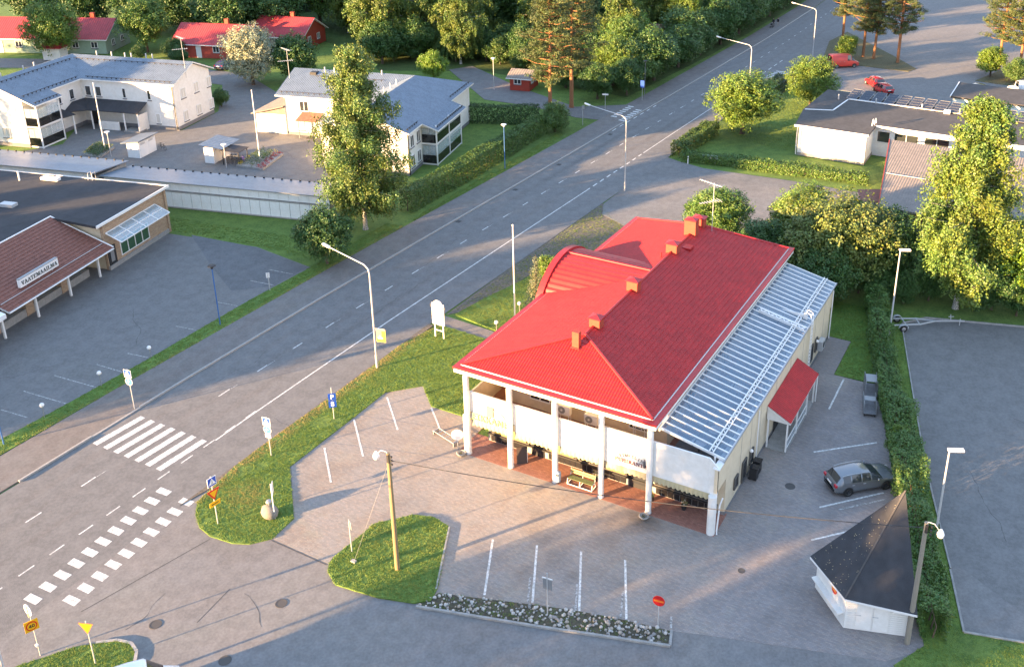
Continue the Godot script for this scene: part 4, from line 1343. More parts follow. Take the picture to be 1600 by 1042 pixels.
	for i in 5:
		var z := lerpf(-7.9, -0.3, i / 4.0)
		aw.bar(Vector3(-0.1, 3.75, z), Vector3(1.5, 3.0, z), 0.08, 0.08)
	for k in 3:
		var u := k / 2.0
		aw.bar(Vector3(-0.1 + 1.6 * u, 3.75 - 0.75 * u, -7.9), Vector3(-0.1 + 1.6 * u, 3.75 - 0.75 * u, -0.3), 0.08, 0.08)
	var fr := part(t, "awning", aw.mesh(), M.white_metal)
	for i in 4:
		for k in 2:
			var z := lerpf(-7.9, -0.3, (i + 0.5) / 4.0)
			var g := MB.new()
			var u := k * 0.5
			g.slab([Vector3(-0.1 + 1.6 * u, 3.75 - 0.75 * u, z - 0.9), Vector3(-0.1 + 1.6 * (u + 0.5), 3.75 - 0.75 * (u + 0.5), z - 0.9), Vector3(-0.1 + 1.6 * (u + 0.5), 3.75 - 0.75 * (u + 0.5), z + 0.9), Vector3(-0.1 + 1.6 * u, 3.75 - 0.75 * u, z + 0.9)], 0.015)
			part(fr, "pane", g.mesh(), M.clear_glass)
	# sign box on the canopy
	var s := thing("shop_sign", "long white sign box reading VAATEMAAILMA on the brown canopy roof", "sign", loc(-46.3, -8.4, -0.35, 8.3) + Vector3(0, 3.25, 0), TL)
	bx(s, "box", Vector3(0, 0.42, 0), Vector3(0.28, 0.75, 4.6), M.white_metal)
	bx(s, "top_trim", Vector3(0, 0.82, 0), Vector3(0.3, 0.06, 4.64), M.sign_back)
	text(s, "lettering", "VAATEMAAILMA", 0.355, M.letter_dark, Vector3(0.15, 0.4, 0), PI / 2, "Droid Serif", 0.03, true)
	for z in [-1.6, 0.0, 1.6]:
		bx(s, "bracket", Vector3(0, -0.05, z), Vector3(0.08, 0.3, 0.06), M.galv)

func club() -> void:
	var t := thing("club_building", "white flat-roofed hall with dark felt roof behind the grey-brown corrugated roof", "building", Vector3(2.1, 0, -72.6))
	bx(t, "wall", Vector3(4.3, 1.95, -9.5), Vector3(8.5, 3.9, 19.0), M.panel_white)
	bx(t, "wall", Vector3(18.5, 1.9, -11.0), Vector3(20.0, 3.8, 13.0), M.panel_white)
	bx(t, "plinth", Vector3(4.3, 0.2, -9.46), Vector3(8.56, 0.4, 19.04), M.concrete)
	for x in [2.9, 5.7]:
		bx(t, "panel_joint", Vector3(x, 2.1, 0.005), Vector3(0.04, 3.5, 0.012), M.concrete)
	var b := MB.new()
	b.slab([Vector3(-0.4, 4.05, 0.4), Vector3(8.8, 4.05, 0.4), Vector3(8.8, 4.08, -4.0), Vector3(30, 4.08, -4.0), Vector3(30, 4.1, -18.2), Vector3(-1.0, 4.1, -18.2), Vector3(-1.4, 4.05, -7)], 0.28)
	part(t, "flat_roof", b.mesh(), M.bitumen_grey)
	bx(t, "roof_edge", Vector3(4.2, 3.98, 0.44), Vector3(9.3, 0.28, 0.08), M.white_metal)
	bx(t, "roof_edge", Vector3(19.4, 3.98, -3.96), Vector3(21.2, 0.28, 0.08), M.white_metal)
	var st := MB.new()
	st.slab([Vector3(-1.2, 4.14, -7.0), Vector3(2.2, 4.14, -8.2), Vector3(2.3, 4.14, -8.0), Vector3(-1.1, 4.14, -6.8)], 0.06)
	st.slab([Vector3(2.2, 4.15, -8.2), Vector3(2.9, 4.15, -16.0), Vector3(3.05, 4.15, -16.0), Vector3(2.38, 4.15, -8.1)], 0.06)
	part(t, "roof_strip", st.mesh(), M.white_metal)
	for q in [[9.7, 1.6, 1], [12.5, 3.0, 2], [16.2, 3.0, 2]]:
		win(t, Vector3(q[0] + 0.1, 2.6, -4.46), q[1], 1.5, 0, q[2], "dark_glass", "white_metal", false)
	var ar := MB.new()
	for dx in [0.0, 0.5]:
		var pts: Array = []
		var rr: Array = []
		for i in 9:
			var a := PI * i / 8
			pts.append(Vector3(8.7 + dx * 0.4, 4.6 + 0.75 * sin(a), -2.4 - 0.5 * cos(a) - dx))
			rr.append(0.05)
		ar.tube(pts, rr, 6)
	part(t, "ladder_hoop", ar.mesh(), M.white_metal)
	pipe(t, "downpipe", [Vector3(-0.1, 3.8, 0.1), Vector3(-0.1, 0.1, 0.1)], 0.06, M.white_metal)
	for q in [[1.6, -15.0], [6.6, -15.3], [12.6, -15.5], [17.4, -15.6]]:
		pipe(t, "vent_pipe", [Vector3(q[0], 4.1, q[1] + 1.2), Vector3(q[0], 4.8, q[1] + 1.2)], 0.1, M.galv)
	bx(t, "roof_box", Vector3(15.9, 4.3, -13.9), Vector3(0.8, 0.4, 0.7), M.white_metal)
	bx(t, "rack_beam", Vector3(15.5, 4.2, -14.2), Vector3(25, 0.12, 0.2), M.white_metal)
	for i in 15:
		var s := thing("solar_panel", "tilted solar panel on the felt roof, %s from the left end of the row" % ["first", "second", "third", "fourth", "fifth", "sixth", "seventh", "eighth", "ninth", "tenth", "eleventh", "twelfth", "thirteenth", "fourteenth", "fifteenth"][i], "solar panel", Vector3(5.4 + 1.66 * i, 4.26, -88.2 + 0.06 * i), 0.0, "solar panels on the club roof")
		var p := MB.new()
		var q: Array = [Vector3(-0.75, 0, 1.15), Vector3(0.55, 0, 1.15), Vector3(0.95, 0.75, -1.15), Vector3(-0.35, 0.75, -1.15)]
		p.slab(q, 0.05)
		part(s, "panel", p.mesh(), M.solar)
		var f := MB.new()
		for k in 4:
			f.bar(q[k] + Vector3(0, 0.008, 0), q[(k + 1) % 4] + Vector3(0, 0.008, 0), 0.035, 0.03)
		for k in 3:
			var u := (k + 1) / 4.0
			f.bar((q[0] as Vector3).lerp(q[3], u) + Vector3(0, 0.01, 0), (q[1] as Vector3).lerp(q[2], u) + Vector3(0, 0.01, 0), 0.012, 0.012)
		part(s, "frame", f.mesh(), M.sign_back)
		var l := MB.new()
		for dx in [-0.3, 0.85]:
			l.bar(Vector3(dx, -0.1, -1.1), Vector3(dx, 0.7, -1.1), 0.05, 0.05)
		l.bar(Vector3(-0.4, -0.08, 1.1), Vector3(0.9, -0.08, -1.1), 0.05, 0.05)
		part(s, "rack", l.mesh(), M.white_metal)
	var h := thing("hall_building", "dark felt-roofed hall behind the solar panels at the right edge", "building", Vector3(17.2, 0, -97.5))
	bx(h, "wall", Vector3(10, 1.7, -4), Vector3(20, 3.4, 8), M.panel_white)
	bx(h, "flat_roof", Vector3(10, 3.5, -4), Vector3(20.6, 0.25, 8.6), M.bitumen_grey)
	bx(h, "roof_edge", Vector3(-0.3, 3.55, -4), Vector3(0.12, 0.3, 8.6), M.white_metal)
	# corrugated roof house in front of it
	var g := thing("corrugated_roof_house", "house with grey-brown corrugated roof beside the right-hand birch", "building", Vector3(13.6, 0, -70.0))
	bx(g, "wall", Vector3(16.5, 1.35, 7.5), Vector3(26, 2.7, 16.5), M.brown_tile)
	var a := MB.new()
	corr(a, [Vector3(0.3, 4.6, 0), Vector3(34, 4.6, -0.6), Vector3(34, 2.7, 17.5), Vector3(2.9, 2.7, 17.5)], Vector3(0, 0, 1), 0.28, 0.016, 0.0, 0.0, 4)
	part(g, "roof_slope", a.mesh(), M.fibre_roof)
	var a2 := MB.new()
	a2.slab([Vector3(0.3, 4.58, 0), Vector3(34, 4.58, -0.6), Vector3(34, 2.68, 17.5), Vector3(2.9, 2.68, 17.5)], 0.12)
	part(g, "roof_board", a2.mesh(), M.fibre_roof)
	var a3 := MB.new()
	a3.slab([Vector3(0.3, 4.6, 0), Vector3(34, 4.6, -0.6), Vector3(34, 3.2, -6), Vector3(0.3, 3.2, -4)], 0.12)
	part(g, "rear_slope", a3.mesh(), M.fibre_roof)
	var vb := MB.new()
	vb.bar(Vector3(0.25, 4.62, 0), Vector3(2.85, 2.72, 17.5), 0.1, 0.16)
	part(g, "verge_board", vb.mesh(), M.orange_brick)
	pipe(g, "snow_rail", [Vector3(1.9, 3.75, 9.6), Vector3(9.0, 3.75, 9.6)], 0.04, M.galv)
	var lt := MB.new()
	lt.slab([Vector3(-0.6, 2.0, 11.5), Vector3(2.6, 2.3, 10.6), Vector3(3.2, 2.3, 14.6), Vector3(0.6, 2.0, 15.2)], 0.1)
	part(g, "lean_to_roof", lt.mesh(), M.brown_tile)

func gable_house(called: String, label: String, x: float, z: float, turn: float, l: float, d: float, h: float, rh: float, wall: String, roof: String, chim: Array) -> void:
	var t := thing(called, label, "house", Vector3(x, 0, z), turn)
	bx(t, "wall", Vector3(-l / 2, h / 2, -d / 2), Vector3(l, h, d), M[wall])
	var g := MB.new()
	for xx in [0.0, -l]:
		g.tri(Vector3(xx, h, 0), Vector3(xx, h, -d), Vector3(xx, h + rh - 0.15, -d / 2))
	part(t, "gable", g.mesh(), M[wall])
	var o := 0.5
	var y := h - rh * o / (d / 2)
	metal_roof(t, [Vector3(o, h + rh, -d / 2), Vector3(-l - o, h + rh, -d / 2), Vector3(-l - o, y, o), Vector3(o, y, o)], Vector3(0, 0, 1), M[roof], 0.4, 0.02)
	metal_roof(t, [Vector3(o, h + rh, -d / 2), Vector3(-l - o, h + rh, -d / 2), Vector3(-l - o, y, -d - o), Vector3(o, y, -d - o)], Vector3(0, 0, -1), M[roof], 0.4, 0.02)
	for c in chim:
		bx(t, "chimney", Vector3(-c, h + rh + 0.3, -d / 2 - 0.3), Vector3(0.7, 1.1, 0.6), M.orange_brick)
	var k := int(l / 3.2)
	for i in k:
		var xx := -(i + 0.6) * l / k
		if i % 3 == 2:
			bx(t, "door", Vector3(xx, 1.05, 0.04), Vector3(0.95, 2.05, 0.07), M.white_metal)
		else:
			win(t, Vector3(xx, 1.6, 0.04), 1.2, 1.1, 0, 2)
	for zz in [-d * 0.3, -d * 0.68]:
		win(t, Vector3(0.04, 1.6, zz), 1.1, 1.1, PI / 2, 2)
func houses() -> void:
	gable_house("row_house", "long green row house with red tiled roof in the upper left corner", -121.5, -68.6, 0.44, 34, 9.0, 2.9, 2.6, "green_wall", "red_old", [4, 9, 14, 22])
	var p := thing("small_porch", "small red-roofed porch in front of the green row house behind the left tree", "porch", Vector3(-126.5, 0, -62.2), 0.44)
	bx(p, "wall", Vector3(0, 1.1, 0), Vector3(3.0, 2.2, 2.6), M.white_wall)
	var b := MB.new()
	b.slab([Vector3(-2.1, 2.2, 1.9), Vector3(2.1, 2.2, 1.9), Vector3(1.2, 3.3, -1), Vector3(-1.2, 3.3, -1)], 0.1)
	b.slab([Vector3(2.1, 2.2, 1.9), Vector3(2.1, 2.2, -1.5), Vector3(1.2, 3.3, -1)], 0.1)
	b.slab([Vector3(-2.1, 2.2, 1.9), Vector3(-2.1, 2.2, -1.5), Vector3(-1.2, 3.3, -1)], 0.1)
	part(p, "roof", b.mesh(), M.red_old)
	gable_house("red_house", "red-walled house with red metal roof behind the silvery willow", -97.0, -77.0, 0.33, 13, 8.6, 2.7, 2.5, "red_wall", "red_old", [5])
	gable_house("dark_red_house", "dark red house with red roof at the edge of the wood", -92.5, -86.5, 0.25, 10, 9.0, 2.7, 2.5, "rust_wall", "red_old", [4])
	gable_house("garden_shed", "small red shed with pale roof at the edge of the wood beside the pines", -43.2, -82.5, 0.2, 3.2, 4.5, 2.2, 0.7, "rust_wall", "fibre_roof", [])
	gable_house("brown_house", "brown-roofed house glimpsed behind the roadside bushes", -34.0, -112.0, 0.1, 9, 8, 2.8, 2.4, "white_wall", "brown_tile", [])

func kiosk() -> void:
	var t := thing("market_kiosk", "white boarded kiosk with a steep black felt roof at the lower right", "kiosk", Vector3(26.85, 0, 3.8))
	var v1 := Vector3(-2.17, 0, -2.28)
	var v2 := Vector3(0, 0, 0)
	var v3 := Vector3(3.1, 0, -0.93)
	var v4 := Vector3(1.55, 0, -5.0)
	var top := 2.15
	var w := MB.new()
	for q in [[v1, v2, top, top], [v2, v3, top, top], [v3, v4, top, 5.85], [v4, v1, 5.85, top]]:
		w.quad(q[0], q[1], q[1] + Vector3(0, q[3], 0), q[0] + Vector3(0, q[2], 0))
	part(t, "wall", w.mesh(), M.white_wall)
	# boards on the two front sides
	for q in [[v1, v2], [v2, v3]]:
		var d: Vector3 = (q[1] - q[0]).normalized()
		var out := Vector3(-d.z, 0, d.x)
		var l: float = q[0].distance_to(q[1])
		for k in 15:
			var m := bx(t, "board", (q[0] + q[1]) / 2 + out * 0.015 + Vector3(0, 0.1 + k * 0.14, 0), Vector3(l, 0.125, 0.03), M.white_paint)
			m.rotation.y = atan2(-d.z, d.x)
	var r := MB.new()
	var ap := Vector3(1.6, 6.15, -5.15)
	var a := v1 + Vector3(-0.45, 2.2, 0.15)
	var b := v2 + Vector3(-0.08, 2.2, 0.22)
	var c := v3 + Vector3(0.5, 2.2, 0.55)
	r.slab([a, b, ap], 0.07)
	r.slab([b, c, ap], 0.07)
	part(t, "roof", r.mesh(), M.bitumen)
	var rc := MB.new()
	rc.bar(b + Vector3(0, 0.02, 0), ap + Vector3(0, 0.02, 0), 0.09, 0.03)
	part(t, "ridge_strip", rc.mesh(), M.bitumen_grey)
	var lt := MB.new()
	rng.seed = 55
	for i in 90:
		var u := sqrt(rng.randf())
		var p := ap.lerp(a.lerp(b, rng.randf()), u) + Vector3(0, 0.02, 0)
		lt.box(p, Vector3.ONE * rng.randf_range(0.012, 0.032), Basis(Vector3.UP, rng.randf() * 3.0))
	var lp := part(t, "fallen_leaves", lt.mesh(), M.valance)
	lp.set_meta("kind", "stuff")
	var e := MB.new()
	e.bar(a - Vector3(0, 0.1, 0), b - Vector3(0, 0.1, 0), 0.05, 0.12)
	e.bar(b - Vector3(0, 0.1, 0), c - Vector3(0, 0.1, 0), 0.05, 0.12)
	part(t, "eaves_board", e.mesh(), M.white_metal)
	var d12 := (v2 - v1).normalized()
	var o12 := Vector3(-d12.z, 0, d12.x)
	var cn := bx(t, "counter", (v1 + v2) / 2 + o12 * 0.2 + Vector3(0, 0.95, 0), Vector3(2.9, 0.08, 0.4), M.white_paint)
	cn.rotation.y = atan2(-d12.z, d12.x)
	for k in 3:
		var h := bx(t, "shutter", v1.lerp(v2, 0.25 + 0.25 * k) + o12 * 0.06 + Vector3(0, 0.62, 0), Vector3(0.5, 0.5, 0.04), M.white_metal)
		h.rotation.y = atan2(-d12.z, d12.x)
	var d23 := (v3 - v2).normalized()
	var o23 := Vector3(-d23.z, 0, d23.x)
	for k in 2:
		var h := bx(t, "hatch_door", v2.lerp(v3, 0.3 + 0.28 * k) + o23 * 0.05 + Vector3(0, 0.98, 0), Vector3(0.8, 1.6, 0.04), M.white_paint)
		h.rotation.y = atan2(-d23.z, d23.x)
		bx(h, "hinge", Vector3(-0.3, 0.1, 0.03), Vector3(0.3, 0.04, 0.02), M.galv)
	var s := sign_disc(0.26, "sign_red")
	var sg := part(t, "badge", s, M.sign_red, v1.lerp(v2, 0.62) + o12 * 0.06 + Vector3(0, 1.62, 0))
	sg.rotation.y = atan2(o12.x, o12.z)
	bx(sg, "bar", Vector3(0, 0, 0.03), Vector3(0.44, 0.07, 0.01), M.sign_yellow)
	for q in [[0.2, 0.34], [0.31, 0.12]]:
		var k := bx(t, "dark_mark", v1.lerp(v2, q[0]) + o12 * 0.05 + Vector3(0, 1.75, 0), Vector3(q[1], 0.08, 0.02), M.dark)
		k.rotation.y = atan2(-d12.z, d12.x)

# ---------------------------------------------------------------- street furniture
func sign_disc(r: float, _m: String) -> ArrayMesh:
	var key := "disc%.2f" % r
	if not boxes.has(key):
		var b := MB.new()
		b.lathe(Vector3.ZERO, [Vector2(0, -0.015), Vector2(r, -0.015), Vector2(r, 0.015), Vector2(0, 0.015)], 24, Basis(Vector3.RIGHT, PI / 2))
		boxes[key] = b.mesh()
	return boxes[key]
func tri_plate(r: float, d: float) -> ArrayMesh:
	var b := MB.new()
	var p: Array = []
	for i in 3:
		var a := -PI / 2 + TAU * i / 3
		p.append(Vector3(cos(a) * r, sin(a) * r, 0))
	b.tri(p[0] + Vector3(0, 0, d), p[1] + Vector3(0, 0, d), p[2] + Vector3(0, 0, d))
	b.tri(p[0] - Vector3(0, 0, d), p[2] - Vector3(0, 0, d), p[1] - Vector3(0, 0, d))
	for i in 3:
		b.quad(p[i] - Vector3(0, 0, d), p[(i + 1) % 3] - Vector3(0, 0, d), p[(i + 1) % 3] + Vector3(0, 0, d), p[i] + Vector3(0, 0, d))
	return b.mesh()
func post(called: String, label: String, x: float, z: float, h: float, turn: float, m := "galv") -> Node3D:
	var t := thing(called, label, "sign", Vector3(x, 0, z), turn)
	pipe(t, "post", [Vector3(0, -0.05, -0.05), Vector3(0, h, -0.05)], 0.035, M[m])
	return t
func ped_plate(t: Node, y: float, s: float) -> void:
	var p := bx(t, "plate", Vector3(0, y, 0), Vector3(s, s, 0.03), M.white_metal)
	bx(p, "blue_field", Vector3(0, 0, 0.018), Vector3(s * 0.9, s * 0.9, 0.01), M.sign_blue)
	var tp := part(p, "white_triangle", tri_plate(s * 0.46, 0.006), M.white_metal, Vector3(0, -0.06 * s, 0.03))
	tp.rotation.z = PI
	var f := MB.new()
	f.bar(Vector3(0, 0.1 * s, 0.04), Vector3(0, -0.05 * s, 0.04), 0.06 * s, 0.01)
	f.bar(Vector3(0, -0.05 * s, 0.04), Vector3(-0.09 * s, -0.25 * s, 0.04), 0.045 * s, 0.01)
	f.bar(Vector3(0, -0.05 * s, 0.04), Vector3(0.09 * s, -0.25 * s, 0.04), 0.045 * s, 0.01)
	f.ball(Vector3(0, 0.16 * s, 0.04), Vector3(0.05 * s, 0.05 * s, 0.01), 8, 4)
	part(p, "walker_symbol", f.mesh(), M.dark)
func round_plate(t: Node, y: float, r: float) -> void:
	var p := part(t, "disc", sign_disc(r, ""), M.white_metal, Vector3(0, y, 0))
	var q := part(p, "blue_field", sign_disc(r * 0.88, ""), M.sign_cyan, Vector3(0, 0, 0.012))
	var f := MB.new()
	f.bar(Vector3(0, 0.14, 0.024), Vector3(0, -0.16, 0.024), 0.07, 0.01)
	f.ball(Vector3(0, 0.19, 0.024), Vector3(0.04, 0.04, 0.01), 8, 4)
	f.bar(Vector3(-0.1, 0.02, 0.024), Vector3(0.1, 0.02, 0.024), 0.02, 0.05)
	part(q, "figure_symbol", f.mesh(), M.white_metal)
func signs() -> void:
	var t := post("crossing_sign", "white-edged crossing sign above round blue path sign on the island at the left kerb", -24.85, 6.98, 3.4, PI - 0.1)
	ped_plate(t, 3.05, 0.64)
	round_plate(t, 2.4, 0.32)
	t.rotation.y = 0.15
	t = post("crossing_sign", "crossing sign over round blue path sign with small plate on the grass verge", -11.8, 6.66, 3.2, 0.1)
	ped_plate(t, 2.85, 0.64)
	round_plate(t, 2.22, 0.32)
	bx(t, "small_plate", Vector3(0, 1.72, 0), Vector3(0.45, 0.3, 0.03), M.white_metal)
	t = post("parking_sign", "blue parking sign on white post in the verge beside the left parking bays", -10.91, 1.18, 2.7, 0.75)
	for q in [[1.95, "P"], [1.35, "B"]]:
		var p := bx(t, "plate", Vector3(0, q[0], 0), Vector3(0.55, 0.55, 0.03), M.sign_blue)
		text(p, "letter", "P" if q[1] == "P" else "8", 0.36, M.white_metal, Vector3(0, 0, 0.02), 0, "Droid Sans", 0.01, true)
	t = post("give_way_sign", "crossing sign over red-rimmed give-way triangle and orange plate at the island tip", -9.71, 13.4, 3.6, 1.45)
	ped_plate(t, 3.25, 0.62)
	var g := part(t, "triangle", tri_plate(0.5, 0.015), M.sign_red, Vector3(0, 2.4, 0))
	part(g, "inner_triangle", tri_plate(0.33, 0.018), M.sign_yellow, Vector3(0, 0, 0.004))
	var op := bx(t, "orange_plate", Vector3(0, 1.65, 0), Vector3(0.75, 0.32, 0.03), M.sign_yellow)
	bx(op, "arrow_mark", Vector3(0, 0, 0.02), Vector3(0.5, 0.05, 0.01), M.dark)
	t = post("white_sign", "white board seen edge-on on a white post beside the boulder", -6.89, 11.39, 2.72, 2.2, "white_metal")
	bx(t, "board", Vector3(0.12, 2.3, 0), Vector3(0.5, 0.75, 0.03), M.white_metal)
	t = post("speed_sign", "round white sign over orange plate reading 40 at the lower left corner", -10.23, 25.27, 3.35, -0.1)
	var d := part(t, "disc", sign_disc(0.34, ""), M.white_metal, Vector3(0, 3.1, 0))
	bx(d, "backing", Vector3(0, -0.1, 0.03), Vector3(0.09, 0.7, 0.03), M.letter_cream)
	var sp := bx(t, "orange_plate", Vector3(0.02, 2.1, 0.02), Vector3(0.66, 0.66, 0.03), M.sign_yellow)
	part(sp, "red_ring", sign_disc(0.27, ""), M.sign_red, Vector3(0, 0, 0.018))
	part(sp, "yellow_disc", sign_disc(0.21, ""), M.sign_yellow, Vector3(0, 0, 0.026))
	text(sp, "number", "40", 0.2, M.dark, Vector3(0, 0, 0.045), 0, "Droid Sans", 0.01, true)
	sp.rotation.y = 1.3
	bx(t, "reflector", Vector3(0, 0.75, 0), Vector3(0.16, 0.1, 0.12), M.white_metal)
	t = post("give_way_sign", "yellow-orange give-way triangle on a white post at the bottom left kerb", -7.11, 24.35, 2.95, 0.35)
	g = part(t, "triangle", tri_plate(0.45, 0.015), M.orange_sign, Vector3(0, 2.6, 0))
	part(g, "inner_triangle", tri_plate(0.28, 0.018), M.sign_yellow, Vector3(0, 0, 0.004))
	t = post("info_sign", "grey back of a small sign on the kerbed grass island beside the guy wire", -0.73, 11.49, 2.27, 2.6)
	bx(t, "plate", Vector3(0, 2.05, 0), Vector3(0.5, 0.5, 0.03), M.sign_back)
	t = post("parking_sign", "grey-blue back of a parking sign standing in the pebble bed", 12.06, 10.51, 2.95, 0.1)
	bx(t, "plate", Vector3(0, 2.15, -0.09), Vector3(0.55, 0.75, 0.03), M.sign_back)
	bx(t, "bracket", Vector3(0, 2.55, -0.07), Vector3(0.6, 0.06, 0.04), M.white_metal)
	t = post("no_entry_sign", "round red no-entry sign with orange bar at the end of the pebble bed", 17.79, 8.36, 1.85, 0.12)
	d = part(t, "disc", sign_disc(0.34, ""), M.sign_red, Vector3(0, 1.75, 0))
	bx(d, "bar", Vector3(0, 0, 0.02), Vector3(0.56, 0.12, 0.012), M.orange_sign)
	t = post("small_sign", "small white double plate on a post in the strip by the dark shrub", -29.82, -12.18, 1.85, 0.3)
	bx(t, "plate", Vector3(-0.1, 1.6, 0), Vector3(0.14, 0.5, 0.03), M.white_metal)
	bx(t, "plate", Vector3(0.1, 1.65, 0), Vector3(0.14, 0.5, 0.03), M.white_metal)
	t = post("street_sign", "tall blue sign post beside the far bushes", -25.6, -86.0, 3.0, 0.1)
	bx(t, "plate", Vector3(0, 2.6, 0), Vector3(0.6, 1.1, 0.03), M.sign_blue)
	t = post("street_sign", "thin sign post with grey plate at the side street corner", -27.9, -71.05, 2.8, 1.4)
	bx(t, "plate", Vector3(0, 2.5, 0), Vector3(0.6, 0.6, 0.03), M.sign_back)
	t = post("street_sign", "white street name plate on a post at the side street mouth", -28.6, -79.5, 2.4, 0.4)
	bx(t, "plate", Vector3(0, 2.2, 0), Vector3(0.9, 0.22, 0.03), M.white_metal)
	# the white sign board by the road
	t = thing("sign_board", "white roadside sign board with arched top on two legs, headed Luumäki", "sign", Vector3(-11.0, 0, -12.2))
	for x in [-0.42, 0.42]:
		bx(t, "leg", Vector3(x, 0.9, -0.04), Vector3(0.09, 1.8, 0.07), M.white_metal)
	bx(t, "crossbar", Vector3(0, 0.75, -0.04), Vector3(0.76, 0.08, 0.05), M.white_metal)
	bx(t, "board", Vector3(0, 2.3, 0), Vector3(1.2, 1.95, 0.08), M.white_paint)
	var ar := MB.new()
	for i in 12:
		var a0 := PI * i / 12
		var a1 := PI * (i + 1) / 12
		for zz in [-0.04, 0.04]:
			ar.tri(Vector3(0, 3.28, zz), Vector3(0.4 * cos(a0), 3.28 + 0.3 * sin(a0), zz), Vector3(0.4 * cos(a1), 3.28 + 0.3 * sin(a1), zz))
		ar.quad(Vector3(0.4 * cos(a0), 3.28 + 0.3 * sin(a0), -0.04), Vector3(0.4 * cos(a1), 3.28 + 0.3 * sin(a1), -0.04), Vector3(0.4 * cos(a1), 3.28 + 0.3 * sin(a1), 0.04), Vector3(0.4 * cos(a0), 3.28 + 0.3 * sin(a0), 0.04))
	part(t, "arched_top", ar.mesh(), M.white_paint)
	text(t, "lettering", "Luumäki", 0.24, M.letter_grey, Vector3(0, 2.98, 0.045), 0, "Droid Serif", 0.01, true)
	for i in 4:
		bx(t, "text_line", Vector3(0, 2.55 - 0.26 * i, 0.045), Vector3(0.8, 0.05, 0.006), M.emblem)
	# P banner on the lamp post
	t = thing("lamp_banner", "yellow-green and white banner hanging on the street lamp near the sign board", "banner", Vector3(-12.55, 3.05, -5.95), 0.25)
	bx(t, "cloth", Vector3(0.5, 0, 0), Vector3(0.78, 1.15, 0.02), M.letter_cream)
	bx(t, "green_part", Vector3(0.72, -0.05, 0.014), Vector3(0.3, 0.9, 0.006), M.green_sign)
	bx(t, "green_part", Vector3(0.5, -0.42, 0.016), Vector3(0.72, 0.26, 0.006), M.green_sign)
	bx(t, "white_mark", Vector3(0.45, -0.22, 0.02), Vector3(0.4, 0.16, 0.006), M.white_metal)
	bx(t, "blue_mark", Vector3(0.4, -0.02, 0.016), Vector3(0.14, 0.1, 0.006), M.sign_cyan)
	bx(t, "bracket", Vector3(0.42, 0.59, 0), Vector3(0.86, 0.03, 0.03), M.galv)

func lamp_arm(label: String, x: float, z: float, h: float, arm: float, turn: float, head_w := 0.2) -> void:
	var t := thing("street_lamp", label, "street lamp", Vector3(x, 0, z), turn, "street lamps along the main road")
	var b := MB.new()
	b.tube([Vector3(0, -0.1, 0), Vector3(0, 1.2, 0), Vector3(0, 1.25, 0), Vector3(0, h - 0.6, 0), Vector3(-0.12, h - 0.2, 0), Vector3(-0.5, h + 0.05, 0), Vector3(-arm, h + 0.55, 0)], [0.1, 0.1, 0.075, 0.06, 0.055, 0.05, 0.04], 8)
	part(t, "mast", b.mesh(), M.galv)
	var q := MB.new()
	q.box(Vector3(-0.3, 0, 0), Vector3(0.75, 0.11, head_w))
	q.box(Vector3(-0.35, -0.07, 0), Vector3(0.5, 0.05, head_w * 0.8))
	var hd := part(t, "lamp_head", q.mesh(), M.white_metal, Vector3(-arm, h + 0.56, 0))
	hd.rotation.z = -0.17
